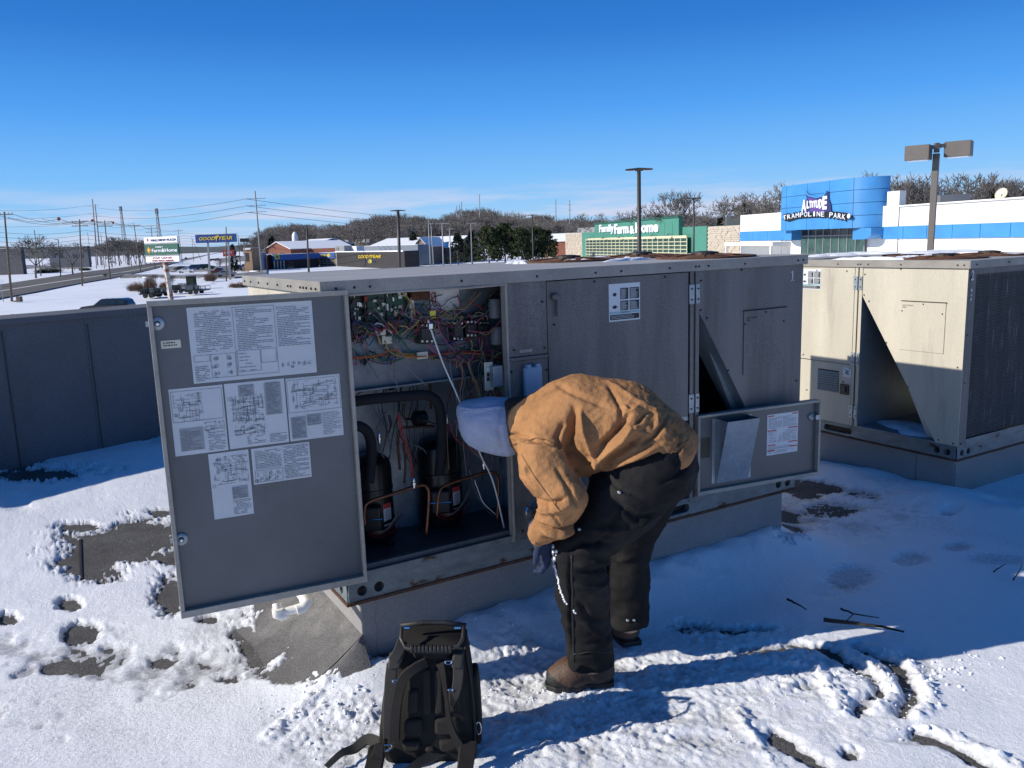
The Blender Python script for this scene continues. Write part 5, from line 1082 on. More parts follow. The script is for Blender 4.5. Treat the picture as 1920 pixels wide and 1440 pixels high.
# trousers
pantm = mat('black_duck_trousers', (.011, .011, .012), .82, 0, var=.25, vs=9, speck=.2, ss=300, bump=.3, bs=350, col2=(.030, .027, .025), c2s=5, c2t=(.5, .75), spec=.2)
fl_ = GRP-GR
hipC = jp(1226, 868, 2.97, .152)
legN = [jp(1222, 880, 2.88, .142), jp(1165, 945, 2.84, .118), jp(1085, 1030, 2.80, .088)]
legN2 = [jp(1085, 1030, 2.80, .088), jp(1093, 1110, 2.83, .090), jp(1108, 1238, 2.87, .086)]
legF = [jp(1228, 880, 3.08, .14), jp(1178, 1010, 3.14, .095)]
legF2 = [jp(1178, 1010, 3.14, .092), jp(1176, 1090, 3.12, .082), jp(1180, 1165, 3.10, .078)]
def f_pant(P):
    d = cone(P, hipC[:3], ab(1165, 850, 2.99), .152, .145, (1, .80, 1)); d = smin(d, chain(P, legN, (1, .95, 1), .05), .06); d = smin(d, chain(P, legF, (1, 1, 1), .05), .05)
    d = smin(d, chain(P, legN2, k=.03), .03); d = smin(d, chain(P, legF2, k=.03), .03)
    za = ab(1108, 1243, 2.87)[2]; zf = ab(1180, 1172, 3.10)[2]
    wn = 1/(1+np.exp(-(P[..., 1]-(ab(1140, 1100, 2.98)[1]))/.02)); return np.maximum(d, (za*(1-wn)+zf*wn)+.03*(P[..., 0]-ab(1108, 1243, 2.87)[0])-P[..., 2])
lo, hi = bbox([hipC]+legN+legN2+legF+legF2); Vp, Fp = surfnet(f_pant, lo, hi, .0072); Vp = relax(Vp, Fp, 2); Np = vnormals(Vp, Fp)
PF = [([(1060,1022),(1090,1005),(1140,1010)], -.014, .012), ([(1075,1045),(1110,1040),(1145,1052)], .012, .012), ([(1080,1060),(1120,1060),(1150,1075)], -.014, .010), ([(1080,1085),(1110,1095),(1145,1090)], .008, .012), ([(1085,1120),(1100,1150),(1140,1165)], -.012, .012), ([(1095,1160),(1125,1190),(1145,1210)], .010, .010), ([(1150,930),(1190,960),(1230,955)], -.012, .014), ([(1140,900),(1170,915),(1200,925)], -.007, .006),
      ([(1110,985),(1160,980),(1215,965)], .010, .014), ([(1065,1030),(1068,1100),(1070,1180),(1072,1240)], -.010, .006), ([(1155,945),(1135,990),(1110,1020)], -.010, .012), ([(1230,900),(1262,885),(1290,870)], -.008, .012), ([(1160,1040),(1190,1050),(1212,1045)], -.010, .012), ([(1150,1090),(1180,1105),(1212,1095)], .008, .012), ([(1080,1230),(1110,1222),(1150,1222)], -.004, .004), ([(1098,1205),(1125,1196),(1150,1198)], -.008, .01)]
dp_ = np.zeros(len(Vp))
for pts, a_, w_ in PF: dp_ += fold2(Vp, Np, pts, 2.78, a_*1.5, w_*.8)
dp_ += .009*ridged(Vp*np.array([1, 1, 1.7]), 7, 3, 6)+.003*ridged(Vp, 19, 2, 16)+.004*fbm(Vp, 16, 3, 9)+.006*fbm(Vp, 4, 2, 12)-.003
Vp = Vp+Np*dp_[:, None]
tr_ = link('trousers', npmesh('trousers', TW(Vp), Fp), pantm, pr_root, smooth=True); Np2 = vnormals(Vp, Fp)
blk = paint('black_webbing', (.012, .012, .013), .7)
surf_line(Vp, Np2, [(1068,1040),(1070,1100),(1072,1170),(1073,1242)], 2.78, .004, 'zip_flap', blk, tr_)
surf_line(Vp, Np2, [(1078,1228),(1110,1226),(1150,1224)], 2.78, .0018, 'seam', blk, tr_)
surf_line(Vp, Np2, [(1150,935),(1170,950),(1195,957)], 2.78, .0015, 'seam', blk, tr_)
# crust of snow down the shin
snow_pts = []
rs = np.random.RandomState(5); o_ = (CAM-np.array([1.75, 2.40, GR])); o_ = np.array([o_@_r, o_@FH, o_[2]])
mb = MB()
for k in range(210):
    t = rs.rand()**1.4; y = 1012+t*180; x = 1033+t*18+(1-t)*rs.rand()*7+rs.randn()*1.2-2
    d = ab(x, y, 2.8)-o_; d /= np.linalg.norm(d); w_ = Vp-o_; s_ = w_@d; pd = np.linalg.norm(w_-s_[:, None]*d, axis=1)
    i = np.argmin(pd+np.where(s_ > 3.05, .5, 0)); c = TW(Vp[i:i+1])[0]; r_ = .0025+.006*rs.rand()*(1.15-t)
    mb.lathe(c, [(r_*.5, -r_*.6), (r_, 0), (r_*.6, r_*.8), (0, r_)], 6, rs.randn(3))
link('snow_crust', mb, M['snowlump'], tr_, kind='stuff')
def stud(px, py, b, V_, par, r_=.006, m='brass'):
    d = ab(px, py, b)-o_; d /= np.linalg.norm(d); w_ = V_-o_; s_ = w_@d; pd = np.linalg.norm(w_-s_[:, None]*d, axis=1); ok = pd < .012
    if not ok.any(): return
    i = np.argmin(np.where(ok, s_, 99)); c = TW(V_[i:i+1])[0]; n_ = (CAM-c)/np.linalg.norm(CAM-c); mb = MB(); mb.lathe(c, [(r_, -.003), (r_, .002), (r_*.6, .004), (0, .0045)], 10, n_); link('snap_stud', mb, M[m], par)
stud(1159, 920, 2.8, Vp, tr_); stud(1083, 989, 2.8, Vp, tr_); stud(1073, 1227, 2.8, Vp, tr_, .005); stud(1175, 1170-3, 3.0, Vp, tr_, .006); stud(1191, 1169-3, 3.0, Vp, tr_, .006)
# boots
brn = mat('brown_boot_leather', (.10, .055, .033), .6, 0, var=.35, vs=14, speck=.2, ss=200, bump=.3, bs=120); rub = mat('black_boot_rubber', (.014, .014, .014), .6, 0, var=.3, vs=40, bump=.3, bs=90)
def boot(heel, toe, hgt, parent):
    heel = np.array(heel); toe = np.array(toe); d = (toe-heel)/np.linalg.norm(toe-heel); L_ = np.linalg.norm(toe-heel); s_ = np.array([-d[1], d[0], 0]); up = np.array([0, 0, 1])
    def loc(P): q = P-heel; return np.stack([q@d, q@s_, q[..., 2]], -1)
    def f(P):
        q = loc(P); a = cone(q, (.045, 0, .048), (L_*.62, 0, .052), .043, .050, (1, 1.0, 1)); b = cone(q, (L_*.6, 0, .048), (L_-.055, 0, .042), .050, .045, (1, .92, 1)); c = cone(q, (.055, 0, .06), (.065, 0, hgt), .046, .060)
        e_ = cone(q, (.06, 0, .10), (L_*.62, 0, .062), .045, .042); return np.maximum(smin(smin(smin(a, b, .03), c, .04), e_, .04), .004-q[..., 2])
    lo_ = np.minimum(heel, toe)-np.array([.09, .09, .01]); hi_ = np.maximum(heel, toe)+np.array([.09, .09, hgt+.05])
    Vb, Fb = surfnet(f, lo_, hi_, .0058); Vb = relax(Vb, Fb, 2); Nb = vnormals(Vb, Fb); Vb += Nb*(.002*ridged(Vb, 22, 2, 3))[:, None]
    ql = loc(Vb); zz = ql[:, 2]; lim = .026+.040*sstep(L_*.66, L_*.95, ql[:, 0])+.012*(ql[:, 0] < .04); low = (zz < lim)
    fl_low = low[Fb].sum(1) >= 2; up_ = link('boot', npmesh('boot', TW(Vb), Fb), brn, parent, smooth=True)
    me_ = up_.data; me_.materials.append(rub); me_.polygons.foreach_set('material_index', fl_low.astype(np.int32))
    mb = MB(); pr_ = [(.0, .036), (L_*.2, .040), (L_*.45, .036), (L_*.7, .05), (L_*.88, .042), (L_, .012)]
    pts = [(a-.006, -w_-.006) for a, w_ in pr_]+[(a-.006+(.012 if i == 0 else 0), w_+.006) for i, (a, w_) in reversed(list(enumerate(pr_)))]
    bot = [heel+d*a+s_*b for a, b in pts]; mb.sweep(TW(np.array(bot)), TW(np.array(bot)+np.array([0, 0, .022]))); link('sole', mb, rub, up_, bevel=.003)
    for k in range(3):
        a = L_*(.50+.07*k); z = .105-.016*k; mb = MB(); mb.tube(TW(np.array([heel+d*a-s_*.03+up*(z-.01), heel+d*a+up*(z+.006), heel+d*(a+.012)+s_*.03+up*(z-.01)])), .003, 5); link('lace', mb, rub, up_)
    return up_
w0 = np.array([1.75, 2.40, GR])
def gl(px, py, z=GRP):
    w_ = on(2, z, px, py)-w0; return np.array([w_@_r, w_@FH, w_[2]])
hN = gl(1150, 1278); tN = gl(1020, 1290); hF = gl(1186, 1212); tF = hF+np.array([-.10, .26, 0])
boot(hN, tN, .15, pr_root); boot(hF, tF, .15, pr_root)
# glove with five bent fingers resting on the knee
glm = mat('navy_knit_glove', (.02, .035, .085), .9, 0, var=.3, vs=60, speck=.4, ss=240, bump=.5, bs=220)
def glove(wr, fo, side, parent):
    """wr wrist, fo direction of the fingers, side unit vector across the palm"""
    wr = np.array(wr); fo = np.array(fo)/np.linalg.norm(fo); side = np.array(side)/np.linalg.norm(side); nn_ = np.cross(fo, side)
    def f(P):
        d = cone(P, wr-fo*.035, wr+fo*.02, .036, .034); d = smin(d, cone(P, wr+fo*.02+side*.012, wr+fo*.075+side*.018, .026, .022), .02); d = smin(d, cone(P, wr+fo*.02-side*.012, wr+fo*.075-side*.018, .026, .022), .02)
        for k, L_ in enumerate((.068, .078, .072, .055)):
            b0 = wr+fo*.078+side*(.030-.02*k); b1 = b0+fo*L_*.45+nn_*.012; b2 = b1+fo*L_*.25+nn_*L_*.32; b3 = b2+nn_*L_*.28-fo*.004
            d = smin(d, np.minimum(cone(P, b0, b1, .0115, .0108), np.minimum(cone(P, b1, b2, .0108, .0100), cone(P, b2, b3, .0100, .0085))), .006)
        t0 = wr+fo*.02+side*.03; t1 = t0+side*.030+fo*.025+nn_*.010; t2 = t1+fo*.03+side*.005+nn_*.014; return smin(d, np.minimum(cone(P, t0, t1, .015, .013), cone(P, t1, t2, .013, .010)), .010)
    Vg, Fg = surfnet(f, wr-.16, wr+.20, .0042); Vg = relax(Vg, Fg, 1); return link('glove', npmesh('glove', TW(Vg), Fg), glm, parent, smooth=True)
wN = ab(1014, 1006, 2.80); glove(wN, (.30, .05, -1), (-.35, -.9, 0.0), pr_root)
wF = ab(1022, 1000, 3.22); glove(wF, (.25, .1, -1), (-.6, .8, 0), pr_root)
# the body under the clothes: one continuous figure with its face turned down into the hood
skin = mat('skin', (.45, .27, .2), .55)
hd = ab(918, 798, hb)
def f_body(P):
    d = chain(P, [(*ab(1030, 806, 3.08), .11), (*ab(1100, 800, 3.05), .13), (*ab(1220, 850, 2.97), .12)], (1, .7, 1), .05)
    d = smin(d, chain(P, [(*p_[:3], p_[3]*.55) for p_ in armN]+[(*p_[:3], p_[3]*.55) for p_ in armN2[1:]], k=.03), .03); d = smin(d, chain(P, [(*p_[:3], p_[3]*.55) for p_ in armF], k=.03), .03)
    d = smin(d, chain(P, [(*p_[:3], p_[3]*.62) for p_ in legN+legN2[1:]], k=.04), .05); d = smin(d, chain(P, [(*p_[:3], p_[3]*.62) for p_ in legF+legF2[1:]], k=.04), .05)
    d = smin(d, cone(P, ab(1010, 802, 3.1), hd+np.array([.05, 0, .0]), .058, .055), .03); d = smin(d, ell(P, hd, (.098, .070, .078)), .03)
    d = smin(d, ell(P, hd+np.array([-.012, 0, -.078]), (.014, .012, .018)), .012)                        # nose, pointing down
    for s_ in (-1, 1):
        d = smin(d, ell(P, hd+np.array([.01, .070*s_, -.005]), (.022, .010, .014)), .008); d = np.maximum(d, -ell(P, hd+np.array([-.03, .026*s_, -.074]), (.010, .012, .010)))
        d = smin(d, ell(P, hd+np.array([-.03, .026*s_, -.062]), (.011, .011, .011)), .002)
    return np.maximum(d, -ell(P, hd+np.array([.028, 0, -.078]), (.004, .02, .008)))
lo, hi = bbox([jp(918, 798, hb, .1), *armF, *legN2, *legF2, hipC, *legN]); Vb, Fb = surfnet(f_body, lo, hi, .011)
link('body', npmesh('body', TW(Vb), Fb), skin, pr_root, smooth=True)

# ================================================================== BACKPACK
bp_c = on(2, GR+.01, 792, 1432); BPR = thing('backpack', 'black tool backpack standing on the snow with its shoulder straps toward the camera', 'backpack', (bp_c[0], bp_c[1], GR), -YAW)
bw = mat('black_cordura', (.015, .0135, .012), .75, 0, var=.25, vs=12, speck=.25, ss=420, bump=.35, bs=420, spec=.3)
bw2 = mat('black_mesh_padding', (.026, .023, .020), .8, 0, var=.2, vs=14, speck=.3, ss=380, bump=.4, bs=400, spec=.25)
web_m = mat('dark_webbing', (.032, .029, .024), .7, 0, var=.15, vs=20, speck=.2, ss=300, bump=.3, bs=300, stretch=(1, 1, 4))
B0 = float(np.array([bp_c[0], bp_c[1], 0])@FH)
def bpw(a, b, z): return np.array([bp_c[0], bp_c[1], GR])+a*_r+b*FH+np.array([0, 0, z])
# measure in the plane leaning slightly away
def bl(px, py, db=0.0):
    w_ = at(px, py, B0+db); q = w_-np.array([bp_c[0], bp_c[1], GR]); return np.array([q@_r, q@FH, q[2]])
TL_ = bl(745, 1207, .07); TR_ = bl(872, 1207, .07); BLq = bl(712, 1420); BRq = bl(893, 1425)
Hb = (TL_[2]+TR_[2])/2
def lean(z): return .07*z/Hb
def half(z): t = z/Hb; return (.5*(BRq[0]-BLq[0]))*(1-t)**1+.5*(TR_[0]-TL_[0])*t*1.0+.012*math.sin(math.pi*t)
cx = lambda z: (BLq[0]+BRq[0])/2*(1-z/Hb)+(TL_[0]+TR_[0])/2*z/Hb
def bodygrid():
    rows = []; zs = [.0, .012, .04, .1, .18, .26, .34, Hb*.84, Hb*.92, Hb*.97, Hb-.004]
    n_ = 40
    for i, z in enumerate(zs):
        hw = half(z); dd = .085*(1-.1*z/Hb); f = .9 if i == 0 else (.90 if i == len(zs)-1 else (.97 if i in (1, len(zs)-2) else 1)); row = []
        for k in range(n_):
            an = 2*math.pi*k/n_; c_, s_ = math.cos(an), math.sin(an); e_ = .38; x = hw*f*np.sign(c_)*abs(c_)**e_; y = dd*f*np.sign(s_)*abs(s_)**e_
            nz_ = .004*math.sin(9*z*20+5*an)*(abs(c_) > .7); row.append(bpw(cx(z)+x+nz_, lean(z)+dd+y, z))
        rows.append(row)
    return rows, n_
rows, n_ = bodygrid(); mb = MB(); v = [q for r_ in rows for q in r_]; fs = [(i*n_+k, i*n_+(k+1) % n_, (i+1)*n_+(k+1) % n_, (i+1)*n_+k) for i in range(len(rows)-1) for k in range(n_)]+[tuple(range(n_))[::-1], tuple((len(rows)-1)*n_+k for k in range(n_))]
mb.add(v, fs); bag = link('bag_body', mb, bw, BPR, auto=50)
def pfront(px, py, off=0.0):
    """point on the leaning front face of the bag seen at a pixel"""
    # plane: b = lean(z) -> solve by iteration
    db = .03
    for _ in range(6): q = bl(px, py, db); db = lean(max(q[2], 0))
    return bpw(q[0], lean(max(q[2], 0))-off, q[2])
def pad(poly, th, m, name, parent, bev=.006):
    A = [pfront(x, y, -.004) for x, y in poly]; Bq = [pfront(x, y, th) for x, y in poly]; C_ = np.mean(Bq, 0); Bq = [C_+(q-C_)*.88 for q in Bq]; mb = MB(); mb.sweep(A, Bq); return link(name, mb, m, parent, bevel=bev, auto=60)
def ribbon(pts, wd, th, m, name, parent, world=False, sub=5, side=None):
    P = [np.asarray(q, float) if world else pfront(*q[:2], q[2]) for q in pts]; out = []
    for i in range(len(P)-1):
        p0 = P[max(i-1, 0)]; p1 = P[i]; p2 = P[i+1]; p3 = P[min(i+2, len(P)-1)]
        for t in np.linspace(0, 1, sub+1)[:-1]: out.append(.5*((2*p1)+(-p0+p2)*t+(2*p0-5*p1+4*p2-p3)*t*t+(-p0+3*p1-3*p2+p3)*t**3))
    out.append(P[-1]); mb = MB(); vs = []
    for i, c in enumerate(out):
        t = out[min(i+1, len(out)-1)]-out[max(i-1, 0)]; t /= np.linalg.norm(t); nrm = -FH+np.array([0, 0, .12]) if side is None else np.asarray(side, float); s_ = np.cross(t, nrm); s_ /= np.linalg.norm(s_); u = np.cross(s_, t); w_ = wd/2 if not hasattr(wd, '__len__') else np.interp(i/(len(out)-1), np.linspace(0, 1, len(wd)), wd)/2
        vs += [c-s_*w_-u*th/2, c+s_*w_-u*th/2, c+s_*w_*.86+u*th/2, c-s_*w_*.86+u*th/2]
    m_ = len(out); fs = [(i*4+k, i*4+(k+1) % 4, (i+1)*4+(k+1) % 4, (i+1)*4+k) for i in range(m_-1) for k in range(4)]+[(3, 2, 1, 0), tuple((m_-1)*4+k for k in range(4))]
    mb.add(vs, fs); return link(name, mb, m, parent, auto=50)
pad([(768,1236),(850,1236),(872,1270),(886,1395),(870,1412),(740,1408),(730,1385),(742,1290)], .006, bw, 'back_panel', BPR)
for poly in ([(792,1246),(809,1246),(811,1340),(794,1338)], [(814,1246),(832,1248),(834,1338),(815,1340)], [(757,1345),(794,1341),(797,1372),(786,1378),(757,1376)], [(813,1342),(860,1341),(868,1368),(848,1376),(814,1374)], [(752,1384),(790,1382),(792,1402),(770,1408),(756,1402)], [(822,1384),(858,1382),(862,1398),(840,1408),(824,1404)], [(798,1396),(816,1396),(818,1406),(796,1406)], [(766,1290),(786,1286),(786,1334),(764,1336)], [(840,1290),(862,1290),(866,1332),(842,1334)]):
    pad(poly, .020, bw2, 'back_pad', BPR, .008)
pad([(772,1210),(848,1212),(846,1234),(774,1232)], .016, bw, 'zip_pocket', BPR)
ribbon([(772,1218,.018),(846,1220,.018)], .006, .002, blk, 'zip', BPR)
# shoulder straps
ribbon([(800,1236,.02),(778,1244,.035),(758,1262,.045),(748,1300,.045),(744,1340,.040),(742,1378,.03)], .034, .018, bw2, 'shoulder_strap', BPR)
ribbon([(826,1238,.02),(832,1255,.030),(838,1300,.035),(845,1345,.040),(862,1380,.045),(885,1408,.05)], [.032, .020, .014, .020, .030, .045], .014, bw2, 'shoulder_strap', BPR)
ribbon([(738,1235,.03),(735,1262,.035),(733,1295,.035),(731,1330,.035),(731,1374,.03)], .038, .004, web_m, 'compression_strap', BPR)
ribbon([(860,1236,.03),(860,1262,.035),(855,1290,.035),(848,1315,.025)], [.036, .034, .030, .012], .004, web_m, 'compression_strap', BPR)
for poly in ([(730,1222),(762,1218),(752,1246),(728,1246)], [(850,1212),(872,1214),(868,1246),(846,1244)]): pad(poly, .040, web_m, 'strap_keeper', BPR)
ribbon([(756,1196,.02),(750,1210,.04),(740,1226,.045)], .034, .006, web_m, 'load_strap', BPR)
def ring(px, py, r_, off, parent, name='d_ring', sx=1.0):
    c = pfront(px, py, off); mb = MB(); mb.tube([c+_r*r_*sx*math.cos(a)+np.array([0, 0, r_*math.sin(a)]) for a in np.linspace(-math.pi*.98, .02, 16)]+[c-_r*r_*sx], .0022, 6); return link(name, mb, M['chrome'], parent)
ring(727, 1380, .020, .05, BPR); ring(842, 1228, .012, .04, BPR); ring(846, 1280, .008, .04, BPR); ring(745, 1260, .010, .05, BPR, 'buckle')
c = pfront(897, 1372, -.02); mb = MB(); mb.tube([c+_r*.009*math.cos(a)+np.array([0, 0, .022*math.sin(a)]) for a in np.linspace(0, 2*math.pi, 20)], .0018, 5); link('carabiner', mb, M['chrome'], BPR)
# carry handle: steel bail with wrapped grip, and the folded telescopic grip behind
hl, hr = pfront(753, 1190, .0), pfront(868, 1190, .0); cz = (hl+hr)/2
mb = MB(); mb.tube([pfront(752,1182,-.02), pfront(753,1192,.02), pfront(762,1204,.035), pfront(785,1208,.04), pfront(835,1208,.04), pfront(860,1202,.035), pfront(868,1192,.02), pfront(869,1182,-.02)], .0058, 10); hd_ = link('handle', mb, M['pole_dark'], BPR, smooth=True)
for k in range(11):
    a_ = pfront(772+7.1*k, 1206.5, .037); b_ = pfront(777.5+7.1*k, 1206.5, .037); mb = MB(); mb.cyl(a_, b_, .0135, 12); link('grip_rib', mb, rub, hd_, bevel=.002)
mb = MB(); mb.tube([pfront(748,1186,-.05), pfront(790,1183,-.06), pfront(830,1183,-.06), pfront(872,1186,-.05)], .009, 8); th_ = link('telescopic_grip', mb, rub, BPR, smooth=True)
for x in (760, 857): mb = MB(); mb.cyl(pfront(x-6, 1185, -.03), pfront(x+6, 1185, -.03), .0065, 10); link('steel_pin', mb, M['chrome'], th_)
# side piping and side pockets
for s_ in (-1, 1):
    mb = MB(); mb.tube([bpw(cx(z)+s_*half(z)*.97, lean(z)+.012, z) for z in np.linspace(.02, Hb*.95, 16)], .004, 6); link('piping', mb, blk, BPR, smooth=True)
    zz = [.04, .10, .20, .27]; mb = MB(); A = [bpw(cx(z)+s_*(half(z)-.01), lean(z)+.04, z) for z in zz]+[bpw(cx(z)+s_*(half(z)-.01), lean(z)+.14, z) for z in zz[::-1]]; Bq = [q+_r*s_*.026 for q in A]; mb.sweep(A, Bq); link('side_pocket', mb, bw, BPR, bevel=.01, auto=60)
# trailing hip belt on the snow
def gs(px, py, z=.012): q = on(2, GR+.03, px, py); return np.array([q[0], q[1], GR+.035+z])
up_s = (0, 0, 1)
ribbon([bpw(cx(.03)-half(.03), .05, .05), gs(690, 1398, .02), gs(665, 1408, .005), gs(640, 1420, .01), gs(612, 1440, .0)], [.040, .040, .036, .024, .02], .006, web_m, 'hip_belt', BPR, world=True, side=(-.3, -.5, .8))
ribbon([pfront(880, 1396, .04), gs(880, 1412, .03), gs(850, 1408, .015), gs(810, 1425, .01), gs(778, 1444, .01), gs(750, 1465, .0)], [.05, .05, .045, .038, .03, .03], .010, web_m, 'hip_belt', BPR, world=True, side=(-.2, -.6, .75))
ribbon([pfront(716, 1378, .05), pfront(712, 1400, .06), gs(708, 1425, .03), gs(700, 1455, .02)], [.03, .045, .06, .06], .016, bw2, 'hip_pad', BPR, world=True)
ribbon([pfront(876, 1395, .05), gs(880, 1425, .06), gs(872, 1460, .02)], [.03, .06, .05], .014, bw2, 'hip_pad', BPR, world=True)
# reflective hook on the left pad
c = pfront(716, 1424, .075); mb = MB(); mb.tube([c+_r*.018*math.cos(a)+np.array([0, 0, .022*math.sin(a)]) for a in np.linspace(-2.2, 1.3, 12)], .005, 6); link('reflective_hook', mb, M['pole_metal'], BPR)

# ================================================================== small things on the roof
def rp(px, py, dz=0.0): q = on(2, GR+.02, px, py); return np.array([q[0], q[1], GR+.04+dz])
def stick(pts, r, label):
    P = [rp(*q) for q in pts]; out = []
    for a, b in zip(P[:-1], P[1:]):
        for t in np.linspace(0, 1, 5)[:-1]: out.append(a*(1-t)+b*t+np.array([rnd.uniform(-.003, .003), rnd.uniform(-.003, .003), rnd.uniform(0, .004)]))
    out.append(P[-1]); mb = MB(); mb.tube(out, list(np.linspace(r, r*.4, len(out))), 6); return mb
barkm = mat('wet_twig', (.022, .016, .012), .7)
tag(link('stick', stick([(1545,1171),(1610,1178),(1655,1184),(1695,1193,.0)], .0095, ''), barkm), 'thickest dark stick lying in the snow at the edge of the shadow', 'stick')
mb = stick([(1575,1150),(1600,1160),(1648,1166)], .005, ''); q = stick([(1600,1160),(1590,1170),(1576,1178)], .003, ''); mb.v += q.v; mb.f += [tuple(i+mb.n for i in f) for f in q.f]; mb.n += q.n
tag(link('stick', mb, barkm), 'forked thin twig in the snow just beyond the thick stick', 'stick')
tag(link('stick', stick([(1476,1131),(1492,1140),(1512,1151)], .006, ''), barkm), 'short curved twig in shaded snow left of the forked twig', 'stick')
tag(link('stick', stick([(1862,1080),(1873,1072),(1885,1065)], .004, ''), barkm), 'tiny twig in shaded snow near the right edge of the roof', 'stick')
tag(link('stick', stick([(1900,1095),(1908,1082),(1915,1072,.02)], .004, ''), barkm), 'thin twig sticking up from snow at the right border', 'stick')
# white drain pipe under the open door
def cp(px, py, y): return on(1, y, px, py)
yy = 2.98
pv = thing('drain_pipe', 'white plastic drain pipe elbow poking out low beneath the open door', 'pipe', cp(540, 1155, yy))
A, B_, C_ = cp(519, 1132, 3.02), cp(521, 1150, 3.0), cp(565, 1140, yy); D_ = cp(576, 1130, yy); E_ = cp(562, 1112, 3.05)
for nm, pts, r_ in (('pipe', [A, B_], .017), ('pipe', [B_+np.array([.01, 0, 0]), C_], .017), ('pipe', [D_, E_, E_+np.array([-.02, .3, .05])], .017), ('elbow', [B_+np.array([0, 0, .02]), B_+np.array([.0, 0, -.005]), B_+np.array([.012, 0, -.012]), B_+np.array([.035, 0, -.008])], .0215), ('elbow', [C_-np.array([.02, 0, .003]), C_+np.array([.008, 0, 0]), D_, D_+(E_-D_)*.4], .0215)):
    mb = MB(); mb.tube(pts, r_, 14); link(nm, mb, M['pvc'], pv, auto=50)
# snow stuck on the curb skirt, crumbs thrown up by boots
mb = MB(); snow_patch(mb, tuple(rp(606, 1205, .02)), .03, .05, .015, 1.2, 3); snow_patch(mb, tuple(rp(603, 1280, -.02)), .05, .03, .012, .3, 8)
tag(link('snow_clump', mb, M['snowlump'], smooth=True), 'little clots of snow stuck to the grey felt foot of the curb', 'snow', kind='stuff')
mb = MB(); rs = np.random.RandomState(11)
def crumbs(px, py, sx, sy, n_, s0, s1):
    Q = np.array([on(2, GR+.03, px+rs.randn()*sx, py+rs.randn()*sy)[:2] for _ in range(n_)]); HH = snow_h(Q[:, 0], Q[:, 1])+ground(Q[:, 0], Q[:, 1])
    for q, h_ in zip(Q, HH):
        r_ = s0+(s1-s0)*rs.rand()**2.5; n6 = 6; c = np.array([q[0], q[1], h_+r_*.35]); ph = rs.rand()*6; v = []
        for i, (rr_, zz_) in enumerate(((.55, -.7), (1, -.1), (.75, .5))):
            for k in range(n6): a = k*math.pi*2/n6+ph; w_ = rr_*r_*(1+.18*rs.randn()); v.append(c+np.array([w_*math.cos(a), w_*math.sin(a), zz_*r_]))
        v.append(c+np.array([0, 0, r_*.8])); f = [(i*n6+k, i*n6+(k+1) % n6, (i+1)*n6+(k+1) % n6, (i+1)*n6+k) for i in range(2) for k in range(n6)]+[(12+k, 12+(k+1) % n6, 18) for k in range(n6)]; mb.add(v, f)
for a in ((1760,1245,55,22,60,.002,.010),(1700,1300,40,30,50,.002,.009),(1640,1250,40,20,40,.002,.008),(560,1340,60,30,70,.002,.008),(640,1310,40,25,40,.002,.008),(1500,1280,80,30,60,.002,.005),(1250,1340,200,60,160,.0015,.004),(1000,1290,60,25,70,.002,.006),(1100,1300,70,10,60,.002,.006),(1000,1195,80,12,40,.002,.006),(960,1400,60,25,50,.002,.005)):
    crumbs(*a)
tag(link('snow_crumbs', mb, M['snowlump']), 'loose snow crumbs kicked up around the footprints', 'snow', kind='stuff')
# ================================================================== STREET LEVEL
def HZ(px): return 450.0-.034*(px-960)+.3
def gd(px, d):                                     # ground point at forward distance d under a pixel column
    q = at(px, HZ(px), d); return np.array([q[0], q[1], GZ])
def atd(px, py, d): return at(px, py, d)
snowg = mat('street_snow', (.84, .86, .89), .7, 0, var=.07, vs=.12, bump=.35, bs=.5, col2=(.62, .62, .63), c2s=.06, c2t=(.60, .72))
gxs = np.concatenate([np.linspace(-6000, -500, 12), np.arange(-400, 1001, 20), np.linspace(1100, 6000, 12)]); gys = np.concatenate([[-3000, -500, -50], np.arange(12, 700, 12), np.linspace(720, 9000, 24)])
GXX, GYY = np.meshgrid(gxs, gys, indexing='ij'); Pg = np.stack([GXX, GYY], -1)
GZZ = GZ+.22*fbm(Pg, .03, 3, 2)*sstep(20, 40, GYY)*0.6-.15
struct('ground', npmesh('ground', np.stack([GXX, GYY, GZZ], -1).reshape(-1, 3), grid_faces(len(gxs), len(gys))), snowg, smooth=True)
def sheet(name, pts, z, m):
    P = [gp(*q) for q in pts]; mb = MB(); mb.prism([(p_[0], p_[1]) for p_ in P][::-1], GZ-.4, GZ+z); return struct(name, mb, m)
L_ed = [(-90,549),(0,534),(100,519),(160,510),(230,501.5),(300,492),(350,484.5),(400,475.5),(414,473)]
R_ed = [(-90,584),(0,560),(60,549),(100,541),(150,531.5),(207,522),(240,515.5),(295,502.5),(350,487),(392,477.5),(418,473)]
sheet('road', L_ed+R_ed[::-1], .10, M['asphalt'])
sheet('path', [(235,514.5),(330,516),(440,514),(500,508),(500,515),(440,521),(330,521.5),(262,520),(225,521)], .115, M['slush'])
sheet('parking_lot', [(300,501),(340,499),(400,500),(470,496),(500,496),(500,508),(400,508.5),(320,510)], .10, M['slush'])
sheet('parking_lot', [(395,487),(420,484),(455,480),(470,487),(430,493)], .09, M['slush'])
for q in ([(-60,556),(0,546),(100,530),(160,521),(240,509),(300,497.5),(380,480.5),(381,481),(300,498.3),(240,510.2),(160,522.3),(100,531.4),(0,547.6),(-60,558)],): sheet('road_marking', q, .125, paint('road_line', (.5, .48, .42), .9))
for (y0_, y1_, xs) in ((505, 508, (0, 60, 120, 165)), ): sheet('street', [(0, 498), (60, 497), (130, 500), (165, 503), (165, 505), (120, 504), (60, 503), (0, 506)], .09, M['slush'])

